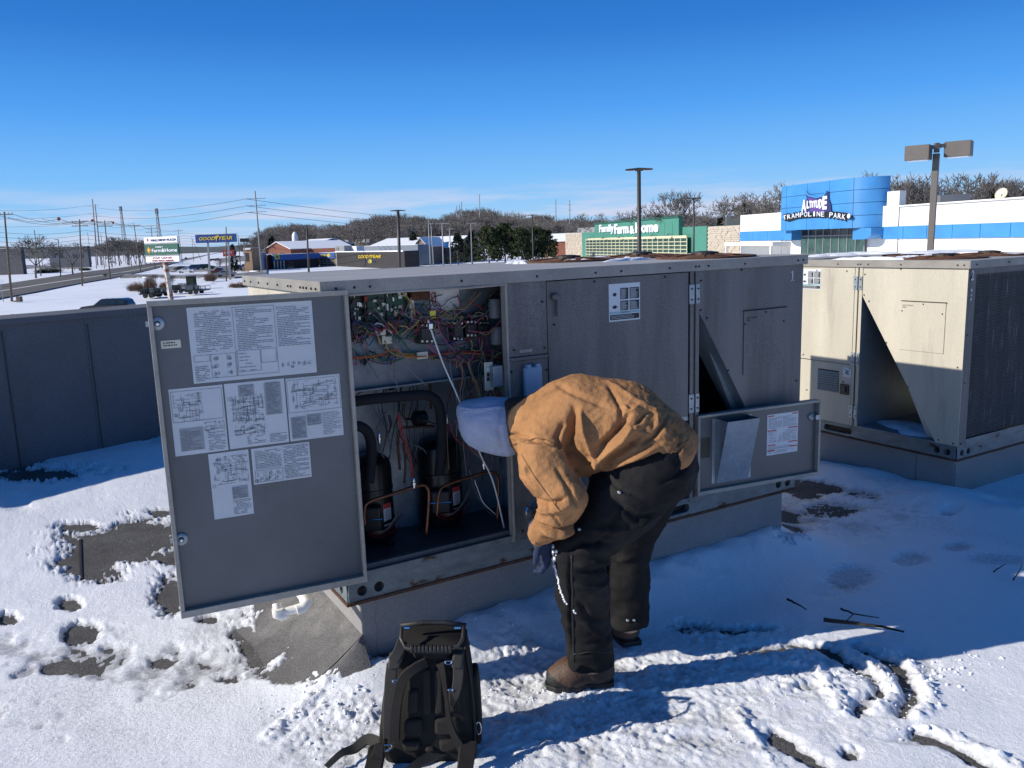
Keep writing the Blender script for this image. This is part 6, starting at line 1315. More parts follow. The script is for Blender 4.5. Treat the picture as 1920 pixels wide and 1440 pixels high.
# far wooded ridges
def ridge(name, pts, d, m, dd=200):
    v = []
    for px, py in pts:
        q = at(px, py, d); b = gd(px, d); f = (b-CAM)*np.array([1, 1, 0]); f /= np.linalg.norm(f); v += [b-np.array([0, 0, 1]), np.array([b[0], b[1], q[2]]), np.array([b[0], b[1], q[2]])+f*dd*.3+np.array([0, 0, 1.]), b+f*dd-np.array([0, 0, 1])]
    n_ = len(pts); mb = MB(); mb.add(v, [(i*4+k, (i+1)*4+k, (i+1)*4+k+1, i*4+k+1) for i in range(n_-1) for k in range(3)]); return struct(name, mb, m, smooth=True)
ridge('hill', [(x, y+20+2*math.sin(x*.13)) for x, y in [(470,442),(520,430),(560,432),(600,428),(640,424),(700,422),(760,420),(820,416),(860,410),(920,408),(980,412),(1030,416),(1080,424),(1130,428),(1200,426),(1260,420),(1330,425),(1400,420),(1500,420)]], 640, mat('wooded_hill', (.10, .082, .068), 1, 0, var=.35, vs=.03))
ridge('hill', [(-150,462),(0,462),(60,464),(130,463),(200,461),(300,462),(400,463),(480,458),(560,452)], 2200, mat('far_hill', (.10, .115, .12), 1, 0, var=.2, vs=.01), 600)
ridge('hill', [(1480,418),(1560,420),(1650,400),(1760,392),(1850,388),(1960,385),(2100,380)], 420, mat('wooded_hill2', (.10, .082, .068), 1, 0, var=.35, vs=.03))

# ---------------- bare trees
def segs_mesh(S_, n=3):
    A = np.array([s[0] for s in S_]); B = np.array([s[1] for s in S_]); ra = np.array([s[2] for s in S_]); rb = np.array([s[3] for s in S_])
    d = B-A; d /= np.linalg.norm(d, axis=1)[:, None]+1e-9; x = np.cross(d, [0.3, .1, 1]); x /= np.linalg.norm(x, axis=1)[:, None]+1e-9; y = np.cross(d, x); m = len(A); V = np.zeros((m, 2*n, 3))
    for k in range(n):
        a = 2*math.pi*k/n; o_ = x*math.cos(a)+y*math.sin(a); V[:, k] = A+o_*ra[:, None]; V[:, n+k] = B+o_*rb[:, None]
    base = (np.arange(m)*2*n)[:, None]; F = np.concatenate([base+np.array([[k, (k+1) % n, n+(k+1) % n, n+k]]) for k in range(n)]); return V.reshape(-1, 3), F
def tree_segs(seed, levels=5, kids_=3, spread=.62, twig=.012, up=.25):
    rs = np.random.RandomState(seed); T_, C_ = [], []
    def br(p, d, L_, r, lv):
        out = C_ if lv > 0 else T_; n_ = 3 if lv < 2 else 2; q = p
        for i in range(n_):
            d2 = d+rs.randn(3)*.09; d2[2] += up*.15; d2 /= np.linalg.norm(d2); q2 = q+d2*L_/n_; out.append((q, q2, r*(1-.30*i/n_), r*(1-.30*(i+1)/n_))); 
            if lv >= 1 and lv < levels and rs.rand() < .5:
                s_ = rs.randn(3); s_ -= d2*(s_@d2); s_ /= np.linalg.norm(s_); br(q2, d2*.6+s_*.8, L_*.5, max(r*.35, twig), max(lv+1, levels-1))
            q = q2; d = d2
        if lv < levels:
            k = kids_+(rs.rand() < .4) if lv < levels-1 else kids_; a0 = rs.rand()*6.28; x = np.cross(d, [0, .2, 1.]) if abs(d[2]) < .95 else np.array([1., 0, 0]); x /= np.linalg.norm(x); y = np.cross(d, x)
            for j in range(k):
                a = a0+j*2*math.pi/k+rs.randn()*.3; sp_ = spread*(.6+.6*rs.rand()); nd = d*math.cos(sp_)+(x*math.cos(a)+y*math.sin(a))*math.sin(sp_); nd[2] += up*.35; nd /= np.linalg.norm(nd)
                br(q, nd, L_*(.60+.22*rs.rand())*(1.15 if lv == 0 else 1), max(r*.58, twig), lv+1)
    br(np.zeros(3), np.array([0, 0, 1.]), .26, .020, 0); return T_, C_
def norm_segs(T_, C_):
    zm = max(s[1][2] for s in T_+C_); f = 1/zm; g = lambda S_: [(a*f, b*f, r1*f, r2*f) for a, b, r1, r2 in S_]; return g(T_), g(C_)
PROTO = []
for i in range(5):
    T_, C_ = norm_segs(*tree_segs(20+i, 5, 3, [.55, .68, .5, .72, .6][i], .0032)); PROTO.append((npmesh('trunk', *segs_mesh(T_, 6)), npmesh('crown', *segs_mesh(C_, 3))))
for t_, c_ in PROTO: t_.materials.append(M['bark']); c_.materials.append(M['bark'])
def bare_tree(px, pytop, d, label, k=0, wide=1.0, pybase=None, rz=0, group=None):
    b = gd(px, d) if pybase is None else gp(px, pybase)
    if pybase is not None: d = float(b@FH)
    H_ = at(px, pytop, d)[2]-GZ; r = thing('bare_tree', label, 'tree', (b[0], b[1], GZ-.2), rz, group); s_ = (H_*wide, H_*wide, H_)
    for nm, me in zip(('trunk', 'crown'), PROTO[k % 5]): o = bpy.data.objects.new(nm, me); COL.objects.link(o); o.parent = r; o.scale = s_
    return r
WD = [norm_segs(*tree_segs(60+i, 4, 4, [.5, .62, .45, .6][i], .0036)) for i in range(4)]; WD = [segs_mesh(a+b, 3) for a, b in WD]
def wood(name, label, prof, rows, m, step=13, seed=1):
    rs = np.random.RandomState(seed); Vs, Fs, n0 = [], [], 0; xs = [p_[0] for p_ in prof]; ys = [p_[1] for p_ in prof]
    for d, fr in rows:
        x = xs[0]
        while x < xs[-1]:
            px = x+rs.randn()*4; top = np.interp(px, xs, ys); dd = d*(1+.06*rs.randn()); b = gd(px, dd); H_ = (at(px, top, dd)[2]-GZ)*fr*(.84+.2*rs.rand()); V, F = WD[rs.randint(4)]; a = rs.rand()*6.28; c, s_ = math.cos(a), math.sin(a); wv = H_*(.85+.4*rs.rand())
            Vs.append(np.stack([(V[:, 0]*c-V[:, 1]*s_)*wv+b[0], (V[:, 0]*s_+V[:, 1]*c)*wv+b[1], V[:, 2]*H_+GZ], -1)); Fs.append(F+n0); n0 += len(V); x += step*450/d*(.7+.6*rs.rand())
    o = link(name, npmesh(name, np.concatenate(Vs), np.concatenate(Fs)), m); tag(o, label, 'wood', kind='stuff'); return o
wood('far_wood', 'leafless brown wood along the skyline behind the tyre shop and pines', [(488,436),(515,426),(545,424),(560,415),(580,420),(600,424),(620,414),(640,420),(665,412),(700,408),(715,403),(735,406),(760,402),(800,404),(830,400),(845,398),(860,392),(900,390),(940,396),(975,398),(1010,400),(1050,404),(1100,408),(1140,410)], [(400, .80), (430, .90), (470, .95), (520, 1.02)], M['barkhaze'], 12, 3)
wood('far_wood', 'leafless wood showing over the green farm store roof', [(1140,408),(1180,406),(1200,402),(1225,398),(1300,396),(1340,400),(1380,402),(1420,396),(1470,385),(1490,380)], [(330, .85), (380, .95), (440, 1)], M['barkhaze'], 15, 5)
wood('far_wood', 'leafless wood behind the white trampoline park wall', [(1660,362),(1690,358),(1740,368),(1790,366),(1850,366),(1890,360),(1960,352)], [(230, .85), (270, 1), (310, 1)], M['barkhaze'], 17, 8)
wood('far_wood', 'brown leafless wood beyond the road behind the pole row at left', [(196,450),(215,441),(240,442),(270,450),(285,458)], [(420, .9), (470, 1)], M['barkhaze'], 9, 9)
for i, a in enumerate([(1274,352,200,'tallest bare tree above the green farm store',0,.9),(1242,378,215,'bare tree left of the tallest one above the green farm store',1,1.1),(1182,392,240,'round bare tree above the farm store letters',3,1.0),(1098,397,300,'small bare tree over the left stone wall of the farm store',1,1),
        (1364,362,190,'spreading bare tree rising behind the right stone wall',3,1.0),(1392,368,200,'slim bare tree between the spreading tree and a dark conifer',2,.8),(1440,356,170,'broad bare tree just left of the blue tower',1,1.3),(1478,334,150,'bare twigs peeping over the left end of the blue tower',4,.9),
        (1642,315,160,'bare crown peeping over the right end of the blue tower',4,1.0),(1688,322,150,'wide bare tree right behind the blue tower',3,1.1),(1712,330,150,'bare tree between the blue tower and the double lamp',0,1.1),(1808,322,160,'bare tree right of the double lamp pole',1,1.2),(1842,324,160,'bare tree left of the roof dish',3,1.1),(1888,328,150,'bare tree behind the roof dish',0,1.1),(1918,334,150,'bare tree at the right border of the photo',2,1.2),
        (62,438,240,'wide bare tree standing left of the row of street poles',3,1.15),(132,452,260,'small bare tree in front of the long grey building',1,1.2),(545,415,330,'rounded bare tree left above the white dome',3,1.1),(585,417,330,'bare tree right of the white dome',1,1.2),(505,428,300,'bare tree above the snowy gable roof',0,1.1),(455,448,260,'bare tree behind the tall blue tyre sign',4,1.2),(720,404,350,'rounded bare tree standing out above the snowy roof',3,1.2)]):
    bare_tree(a[0], a[1], a[2], a[3], a[4], a[5], rz=i*1.3)
for a in [(100,490,510.5,'low bare tree by the long dark hedge',1,1.5),(140,490,507,'low spreading bare tree right of the long dark hedge',3,1.6),(294,510,545,'bare sapling beside the green farm sign',0,.9),(322,512,540,'bare sapling right of the rusty sign post',2,.9),(413,486,506,'small bare tree under the blue tyre sign',3,1.1)]:
    bare_tree(a[0], a[1], 0, a[3], a[4], a[5], pybase=a[2], rz=a[0])
def bush(px, pyb, w_px, h_px, label, m, seed, dens=420):
    b = gp(px, pyb); d = float(b@FH); W_ = w_px*d/FPX; H_ = h_px*d/FPX*1.0; rs = np.random.RandomState(seed); S_ = []
    for _ in range(dens):
        a = rs.rand()*6.28; r0 = rs.rand()**.5*.25*W_; t = rs.rand()**.5; p0 = np.array([math.cos(a)*r0, math.sin(a)*r0, 0]); p1 = np.array([math.cos(a)*W_*.5*t, math.sin(a)*W_*.5*t, H_*(1-.6*t*t)*(.5+.5*rs.rand())]); m1 = (p0+p1)/2+rs.randn(3)*.06*W_; S_ += [(p0, m1, .02, .015), (m1, p1, .015, .008), (m1, p1+rs.randn(3)*.12*W_*.6, .012, .008)]
    V, F = segs_mesh(S_, 3); r = thing('bush', label, 'bush', (b[0], b[1], GZ)); o = bpy.data.objects.new('twigs', npmesh('twigs', V, F)); COL.objects.link(o); o.data.materials.append(m); o.parent = r; return r
bush(256, 545, 36, 18, 'low brown bush left of the green farm sign', M['bush'], 1); bush(283, 544, 26, 30, 'tall twiggy bush just beside the sign post', M['bush'], 2); bush(310, 541, 24, 14, 'small brown bush right behind the rusty sign post', M['bush'], 3); bush(395, 527, 26, 18, 'round brown bush below the blue tyre sign', M['bush'], 4)
bush(448, 537, 40, 6, 'long low strip of brown scrub left of the unit roof', M['bush'], 6); bush(92, 511, 52, 8, 'long dark clipped hedge across the road', M['needle2'], 7, 900)
bush(160, 507, 24, 5, 'low dark hedge right of the long one across the road', M['needle2'], 8)

# ---------------- conifers: whorled branches hung with needle sprays
def conifer(px, pytop, d, wd, label, kind=0, seed=0, name='pine_tree'):
    b = gd(px, d); H_ = at(px, pytop, d)[2]-GZ; W_ = wd*d/FPX/2; rs = np.random.RandomState(seed); r = thing(name, label, 'tree', (b[0], b[1], GZ)); mb = MB(); mb.tube([(0, 0, -.2), (rs.randn()*.2, rs.randn()*.2, H_*.6), (0, 0, H_*.96)], [H_*.022, H_*.013, .03], 7)
    br = []
    V = []; n_ = 110 if kind == 0 else 90
    for i in range(n_):
        t = rs.rand()**.85; z = H_*(.07+.9*t) if kind else H_*(.10+.86*t); rad = W_*((1-t)**.75*.95+.05 if kind else (math.sin(math.pi*min(1, .25+.72*t))**.6)*(.75+.4*rs.rand())); a = rs.rand()*6.28; e_ = np.array([math.cos(a), math.sin(a), 0]); tip = e_*rad+np.array([0, 0, z+(.10 if kind == 0 else -.08)*rad]); st = np.array([0, 0, z-.02*H_]); br.append((st, tip, .035, .015))
        for s_ in range(15 if kind == 0 else 12):
            q = .25+.75*rs.rand()**.6; c = st*(1-q)+tip*q+rs.randn(3)*np.array([.07, .07, .05])*H_*.55*(.5 if kind else 1); sz = H_*(.030+.030*rs.rand())
            for _ in range(3):
                n1 = rs.randn(3); n1 /= np.linalg.norm(n1); n2 = np.cross(n1, rs.randn(3)); n2 /= np.linalg.norm(n2); V += [c+n1*sz, c-n1*sz*.6+n2*sz*.35, c-n1*sz*.6-n2*sz*.35]
    V = np.array(V); F = np.arange(len(V)).reshape(-1, 3); v2, f2 = segs_mesh(br, 3)
    m2 = mb.mesh('trunk'); o = bpy.data.objects.new('trunk', m2); m2.materials.append(M['bark']); COL.objects.link(o); o.parent = r
    o = bpy.data.objects.new('crown', npmesh('crown', V, F)); o.data.materials.append(M['needle2' if kind else 'needle']); COL.objects.link(o); o.parent = r; return r
for i, a in enumerate([(858,436,232,50,'dark pine leftmost in the clump left of the farm store',2),(884,432,228,46,'second dark pine from the left in the clump by the farm store',2),(916,424,222,52,'bushy yellowish pine left of centre in the clump',0),(946,419,226,58,'tallest broad pine in the middle of the clump',0),(977,428,222,52,'yellowish pine standing behind the thin lamp post',0),(1004,424,230,50,'dark pine second from the right in the clump',0),(1026,431,240,38,'ragged pine at the right end of the clump',0)]):
    conifer(a[0], a[1], a[2], a[3], a[4], 1 if a[5] == 2 else 0, 30+i)
for i, a in enumerate([(1237,402,215,28,'dark round evergreen showing above the farm store sign'),(1350,408,190,16,'dark spruce tip left above the right stone wall'),(1396,380,180,22,'dark evergreen between two bare trees by the blue tower'),(1861,358,150,14,'small pointed spruce left of the roof dish'),(510,440,300,30,'dark evergreen behind the snowy gable roof'),(775,432,330,26,'dark evergreen rising over the snowy house roof'),(436,458,230,14,'small evergreen beside the tall blue sign')]):
    conifer(a[0], a[1], a[2], a[3], a[4], 1, 50+i, 'spruce_tree')

# ---------------- poles, towers and lines
TOPS = {}
def upole(key, base, top, label, arms=(.97,), aw=1.2, m='pole_wood', r=.17, group=None, d=None, armdir=None, name='utility_pole'):
    b = gp(*base) if d is None else gd(base[0], d); dd = float(b@FH); t = at(top[0], top[1], dd); t = np.array([t[0], t[1], t[2]]); H_ = t[2]-GZ
    rt = thing(name, label, 'utility pole', (b[0], b[1], GZ), 0, group); mb = MB(); mb.tube([b-np.array([0, 0, .5]), (b+t)/2, t], [r, r*.85, r*.62], 8); link('pole_shaft', mb, M[m], rt, smooth=True); ad = _r if armdir is None else np.asarray(armdir, float); pts = []
    for f in arms:
        c = b+(t-b)*f; A = c-ad*aw; B_ = c+ad*aw; mb = MB(); mb.bar(A, B_, .12, .14); ca = link('crossarm', mb, M[m], rt); mb = MB()
        for q in (-.95, -.5, .5, .95): p_ = c+ad*aw*q; mb.cyl(p_+np.array([0, 0, .06]), p_+np.array([0, 0, .30]), .06, 6, .03)
        link('insulators', mb, M['pole_metal'], ca, kind='stuff'); pts.append((A, B_))
    TOPS[key] = (b, t, pts, dd); return rt
g_ = 'wooden poles along the road'
upole('a', (22,564), (8,397), 'nearest wooden pole at the left border with crossarm', (.97,), 1.15, group=g_)
upole('b', (77,517), (64,431), 'plain wooden pole right of the wide bare tree', (), group=g_); upole('c', (80,500), (73,438), 'plain pole just behind another left of the hedge', (), group=g_)
upole('d', (154,535), (149,411), 'wooden crossarm pole on the near verge, right of the hedge', (.965, .90), 1.6, group=g_); upole('e', (172,495), (164,435), 'short plain pole left of the tall steel twin poles', (), group=g_)
upole('f', (207,523), (196,413), 'wooden crossarm pole right beside the twin steel poles', (.97, .90), 1.8, group=g_); upole('g', (264,511), (251,420), 'wooden crossarm pole just left of the green farm sign', (.97,), 1.9, group=g_)
upole('h', (291,504), (283,424), 'wooden pole with two crossarms above the farm sign', (.95, .86), 2.1, group=g_); upole('i', (342,493), (334,430), 'wooden crossarm pole between the farm and tyre signs', (.96,), 2.4, group=g_)
for k, (x0_, y0_, x1_, y1_, lb) in enumerate(((196,503,189,437,'thin plain pole behind the twin steel poles'),(216,497,213,461,'small far pole at the edge of the brown wood'),(236,494,231,449,'small far pole in front of the brown wood'),(246,485,245,473,'tiny far pole left of the farm sign'),(181,503,177,455,'thin far pole before the twin steel poles'),(377,487,359,445,'far pole right of the farm sign'),(363,490,360,448,'far pole just left of the tyre sign'),(490,505,486,428,'dark pole beside the tall transmission mast'),(424,526,424,425,'wooden pole rising behind the tyre sign'),(451,500,446,440,'far pole right of the tyre sign'))):
    upole('s%d' % k, (x0_, y0_), (x1_, y1_), lb, (), r=.15, group=g_)
# twin tall steel poles
upole('t1', (183,497), (173,373), 'tall steel transmission pole, left and taller of the twin pair', (.90, .78, .66), 3.0, 'pole_metal', .42, 'steel transmission poles'); upole('t2', (190,497), (178,383), 'tall steel transmission pole, right of the twin pair', (.80,), 2.5, 'pole_metal', .42, 'steel transmission poles')
upole('t3', (487,520), (478,358), 'very tall thin transmission mast above the snowy gable roof', (.905, .82, .74), 2.6, 'pole_metal', .26, 'steel transmission poles', d=230)
for k, (x, yt, lb) in enumerate(((856,386,'thin mast left of two others above the wood'),(861,384,'thin mast between two others above the wood'),(865,378,'tallest of the three close masts above the wood'),(899,364,'thin aerial mast standing alone above the wood'),(1042,374,'plain mast above the wood right of the thin lamp post'),(1068,375,'mast with short stubs above the wood, left of the farm store'))):
    upole('m%d' % k, (x, 470), (x, yt), lb, (.9, .8) if k == 5 else (), 1.0, 'pole_metal', .30, 'masts above the wood', d=430)
# lattice towers
def lattice(px, pytop, d, wpx, label):
    b = gd(px, d); t = at(px-1, pytop, d); H_ = t[2]-GZ; w0_ = wpx*d/FPX/2; rt = thing('lattice_tower', label, 'tower', (b[0], b[1], GZ), -YAW); mb = MB(); N_ = 12; C3 = lambda z, k: np.array([b[0], b[1], GZ+z])+(w0_*(1-.82*z/H_))*np.array([math.cos(k*2.094+.5), math.sin(k*2.094+.5), 0])
    for k in range(3): mb.tube([C3(z, k) for z in np.linspace(0, H_, 6)], .22, 4)
    link('tower_legs', mb, M['pole_metal'], rt); mb = MB()
    for i in range(N_):
        for k in range(3): z0, z1 = H_*i/N_, H_*(i+1)/N_; mb.tube([C3(z0, k), C3(z1, k+1)], .12, 3); mb.tube([C3(z1, k), C3(z1, k+1)], .12, 3)
    link('bracing', mb, M['pole_metal'], rt, kind='stuff'); mb = MB()
    for k in range(3):
        for z in (H_-.6, H_-2.4): c = C3(z, k)*1.0; mb.obox(c+np.array([math.cos(k*2.094+.5), math.sin(k*2.094+.5), 0])*.45, (.22, 0, 0), (0, .22, 0), (0, 0, .8))
    link('antennas', mb, M['pole_metal'], rt, kind='stuff')
lattice(236, 387, 620, 12, 'slender lattice tower left, behind the row of poles'); lattice(302, 391, 560, 13, 'lattice tower with antennas above the green farm sign')
# lines
def cable(label, P, sag, r=.035, group='overhead lines'):
    P = [np.asarray(q, float) for q in P]; rt = None; out = []
    for a, b in zip(P[:-1], P[1:]):
        for t in np.linspace(0, 1, 13)[:-1]: out.append(a*(1-t)+b*t-np.array([0, 0, 4*sag*t*(1-t)]))
    out.append(P[-1]); rt = thing('overhead_line', label, 'power line', out[0], 0, group); mb = MB(); mb.tube(out, r, 4); link('wire', mb, M['cable'], rt); return rt, out
Tb = lambda k, i, s_: TOPS[k][2][i][s_]
for i in range(3):
    far = at(-200, [397, 413, 428][i]-18, 320); right = at(1000, [412, 420, 428][i], 500)
    cable('%s long line slung between the twin poles and the tall mast' % ['highest', 'middle', 'lowest'][i], [far, Tb('t1', i, 0), Tb('t3', i, 0), right], 3.0, .055)
for k, (ka, kb) in enumerate((('a', 'd'), ('d', 'f'), ('f', 'g'), ('g', 'h'), ('h', 'i'))):
    for s_ in (0, 1): cable('%s wire of the wooden pole row, %s span from the left' % (['left hand', 'right hand'][s_], ['first', 'second', 'third', 'fourth', 'fifth'][k]), [Tb(ka, 0, s_), Tb(kb, 0, s_)], .9, .03)
P0_ = TOPS['a'][1]; 
mbk = 0
for (px, py, src, nm) in ((110, 410.5, 'a', 'left'), (173, 413.5, 'd', 'middle'), (212, 417.5, 'f', 'right')):
    dd = {'a': 150, 'd': 185, 'f': 215}[src]; c = at(px, py, dd); l0 = at(px-95, py-3, dd-20); l1 = at(px+80, py+5, dd+25); rt, out = cable('line carrying the %s orange marker ball' % nm, [l0, c, l1], .6, .03); mb = MB(); mb.lathe(c, [(0, -.32), (.17, -.28), (.30, -.12), (.33, 0), (.30, .12), (.17, .28), (0, .32)], 12); link('marker_ball', mb, paint('marker_orange', (.30, .06, .03), .6), rt, smooth=True)
for k in range(5): cable('thin far wire low over the road, number %s from the top' % ['first', 'second', 'third', 'fourth', 'fifth'][k], [at(-60, 428+k*9, 190), at(160, 432+k*8, 230), at(345, 437+k*5, 330), at(560, 438+k*4, 420)], 1.2, .035)
# lamp posts
def lamp(px, pyt, d, label, heads='twin', r=.13, m='pole_dark', hw=.8, wpx=None):
    b = gd(px, d); t = at(px, pyt, d); rt = thing('street_lamp', label, 'street lamp', (b[0], b[1], GZ)); tt = np.array([b[0], b[1], t[2]]); t_ = t.copy(); b2 = b+(t_-tt)*0
    mb = MB(); mb.tube([b, np.array([t[0], t[1], t[2]])], [r, r*.75], 10); link('lamp_post', mb, M[m], rt, smooth=True)
    for s_ in ((-1, 1) if heads == 'twin' else (-1,)):
        mb = MB(); c = t+np.array([0, 0, -.02]); e_ = c+_r*s_*hw; A = [c-FH*.10+np.array([0, 0, .10]), c+FH*.10+np.array([0, 0, .10]), c+FH*.10-np.array([0, 0, .10]), c-FH*.10-np.array([0, 0, .10])]; B_ = [e_-FH*.17+np.array([0, 0, .03]), e_+FH*.17+np.array([0, 0, .03]), e_+FH*.17-np.array([0, 0, .04]), e_-FH*.17-np.array([0, 0, .04])]; mb.sweep(A, B_); hd_ = link('lamp_head', mb, M[m], rt)
        mb = MB(); mb.obox(e_-_r*s_*.30-np.array([0, 0, .075]), _r*.24, FH*.13, (0, 0, .012)); link('lamp_lens', mb, M['lens'], hd_)
lamp(1198, 317, 50, 'tall twin armed lamp post before the green farm store', r=.15); lamp(1301, 372, 91, 'twin armed lamp post in front of the right green wall', r=.12); lamp(746, 394.5, 99, 'dark twin armed lamp post beside the black tyre shop wall', r=.22, hw=.9)
lamp(575, 423, 149, 'dark twin armed lamp post before the tyre shop bay', r=.20, hw=1.2); lamp(998, 403, 133, 'thin twin armed lamp post before the pines', r=.12, hw=.8); lamp(829, 419, 170, 'grey twin armed lamp post in front of the tan brick house', r=.16, hw=1.4, m='pole_metal'); lamp(843, 429, 190, 'short twin lamp post left of the pine clump', r=.14, hw=.8, m='pole_metal')
lamp(883, 419, 210, 'twin lamp head peeping above the dark pines', r=.14, hw=1.2, m='pole_metal'); lamp(109, 449, 240, 'single headed lamp post left of the crossarm pole', 'one', r=.15, hw=1.2)
upole('u1', (805,494), (803,412), 'plain grey pole left of the twin lamp by the brick house', (), m='pole_metal', r=.16, d=180, group=g_); upole('u2', (811,494), (808,418), 'grey pole with transformer cans by the brick house', (.98,), .5, 'pole_metal', .16, d=185, group=g_)
# the near shoebox lamp
dN = 27.0; b = gd(1744, dN); tN_ = at(1757, 268, dN); rt = thing('parking_lamp', 'bronze double shoebox lamp on a square pole before the white wall', 'street lamp', (b[0], b[1], GZ), -YAW)
mb = MB(); mb.bar((b[0], b[1], GZ), (tN_[0], tN_[1], at(1757, 288, dN)[2]), .185, .185, up=FH*.8+_r*.6); link('square_pole', mb, mat('bronze_paint', (.13, .115, .10), .5, .1, var=.1, vs=4), rt, bevel=.01); brz = M['bronze'] = bpy.data.materials['bronze_paint']
mb = MB(); mb.bar(np.array([tN_[0], tN_[1], at(1757, 286, dN)[2]]), tN_, .13, .13, up=FH); link('tenon', mb, brz, rt)
th = R(33); ex = _r*math.cos(th)+FH*-math.sin(th)*-1; 
for (x0_, x1_, x2_, yt, yb) in ((1694, 1729, 1750, 274, 300), (1768, 1805, 1827, 266, 293)):
    c = at((x0_+x2_)/2, (yt+yb)/2, dN); e1 = _r*.80-FH*.60; e2 = _r*.60+FH*.80; s1 = (x1_-x0_)/57/.80*.5*.93; s2 = (x2_-x1_)/57/.6*.5*.93; mb = MB(); mb.obox(c, e1*s1, e2*s2, (0, 0, (yb-yt)/57*.5)); hd_ = link('lamp_housing', mb, brz, rt, bevel=.01)
    mb = MB(); mb.obox(c-np.array([0, 0, (yb-yt)/57*.5+.006]), e1*(s1*.82), e2*(s2*.82), (0, 0, .010)); link('lamp_lens', mb, M['lens'], hd_)
mb = MB(); mb.bar(at(1740, 277, dN), at(1775, 272, dN), .10, .12); link('arm', mb, brz, rt)

# ---------------- signs
def board(pl, x0, y0, x1, y1, m, name, parent, off=0.0, th=.25, bev=0):
    a = pl.hit(x0, y0); b = pl.hit(x1, y0); c = pl.hit(x1, y1); d = pl.hit(x0, y1); uA = (a[0]+d[0])/2; uB = (b[0]+c[0])/2; zA = (a[1]+b[1])/2; zB = (c[1]+d[1])/2
    mb = MB(); mb.obox(pl.pt((uA+uB)/2, (zA+zB)/2, off), pl.d*(uB-uA)/2, pl.n*th/2, (0, 0, (zA-zB)/2)); return link(name, mb, m, parent, bevel=bev)
def sign_text(pl, x0, y0, x1, y1, s_, m, name, parent, off, th=.05, **k):
    a = pl.hit(x0, y1); b = pl.hit(x1, y0); mb = MB(); put_text(mb, s_, pl.pt(a[0], a[1], off), pl.d*(b[0]-a[0]), (0, 0, b[1]-a[1]), pl.n*th, **k); return link(name, mb, m, parent)
wht = paint('sign_white', (.75, .77, .80), .5); navy = paint('sign_navy', (.02, .03, .12), .5); dkg = paint('sign_green', (.010, .085, .055), .45); yel = paint('sign_yellow', (.75, .55, .03), .5); redp = paint('sign_red', (.35, .03, .04), .5); orng = paint('sign_orange', (.45, .18, .04), .6)
dS = 106; S0 = gd(271, dS); S1 = gd(338, dS-4); SP = Plane(S0, S1); pb = gp(316, 560); st = thing('pylon_sign', 'pylon sign with white plaza header, green farm panel and for lease strip', 'sign', (S0[0], S0[1], GZ))
ua, za = SP.hit(307, 495); q0 = SP.pt(SP.hit(305, 495)[0], za, -.2); q1 = SP.pt(SP.hit(318, 560)[0], GZ, -.2)
mb = MB(); mb.bar(q1, q0+np.array([0, 0, 3]), .5, .4); link('sign_post', mb, mat('rusty_white_post', (.50, .46, .42), .8, 0, col2=(.22, .08, .03), c2s=1.1, c2t=(.45, .55)), st)
hb_ = board(SP, 271.5, 444, 333.5, 455, wht, 'header_panel', st); gb = board(SP, 273, 457.5, 335.5, 478, dkg, 'tenant_panel', st); lb_ = board(SP, 275, 480.5, 337.5, 491, wht, 'lease_panel', st); board(SP, 272, 455.2, 336.5, 457.3, M['pole_metal'], 'frame_rail', st, th=.2); board(SP, 273.5, 478.2, 337, 480.3, M['pole_metal'], 'frame_rail', st, th=.2)
sign_text(SP, 285, 446.5, 332, 453, 'MALLVIEW PLAZA', navy, 'lettering', hb_, .14)
mb = MB(); c_ = SP.hit(278.5, 450); cc = SP.pt(c_[0], c_[1], .15); mb.obox(cc, (SP.d+np.array([0, 0, 1]))*.10, SP.n*.02, (np.array([0, 0, 1])-SP.d)*.10); link('diamond_mark', mb, redp, hb_)
sign_text(SP, 287.5, 465, 334, 473, 'Farm&Home', wht, 'lettering', gb, .14, bold=.01); sign_text(SP, 294, 461.5, 308, 464.5, 'FAMILY', wht, 'lettering', gb, .14, bold=.02)
mb = MB(); c_ = SP.hit(281.5, 469); cc = SP.pt(c_[0], c_[1], .15); mb.obox(cc, (SP.d+np.array([0, 0, 1]))*.24, SP.n*.02, (np.array([0, 0, 1])-SP.d)*.24); dm = link('diamond_mark', mb, orng, gb); mb = MB(); mb.obox(cc+SP.n*.03, (SP.d+np.array([0, 0, 1]))*.10, SP.n*.02, (np.array([0, 0, 1])-SP.d)*.10); link('diamond_centre', mb, yel, dm)
sign_text(SP, 289, 481.5, 324, 485.2, 'FOR LEASE', redp, 'lettering', lb_, .14); sign_text(SP, 287, 486.5, 327, 490.5, '440-892-0800', redp, 'lettering', lb_, .14)
dG = 172; GPn = Plane(gd(367, dG), gd(444, dG)); st = thing('pylon_sign', 'long blue tyre shop sign on two tall poles', 'sign', (gd(400, dG)[0], gd(400, dG)[1], GZ)); bb_ = board(GPn, 367, 439.5, 443.5, 454.8, paint('sign_blue', (.02, .07, .25), .5), 'sign_panel', st, th=.5, bev=.03)
board(GPn, 366.4, 438.9, 444, 439.6, M['pole_metal'], 'frame_rail', st, th=.6)
for x in (390, 428):
    u_, z_ = GPn.hit(x, 455); u2_, _z = GPn.hit(x+3.5, 520); mb = MB(); mb.bar(GPn.pt(u_, z_+.5, 0), GPn.pt(u2_, GZ, 0), .32, .32); link('sign_post', mb, M['pole_metal'], st)
sign_text(GPn, 374.5, 443.8, 404, 451, 'GOOD', yel, 'lettering', bb_, .28, bold=.02, shear=.25); sign_text(GPn, 411, 442.3, 436, 449.8, 'YEAR', yel, 'lettering', bb_, .28, bold=.02, shear=.25)
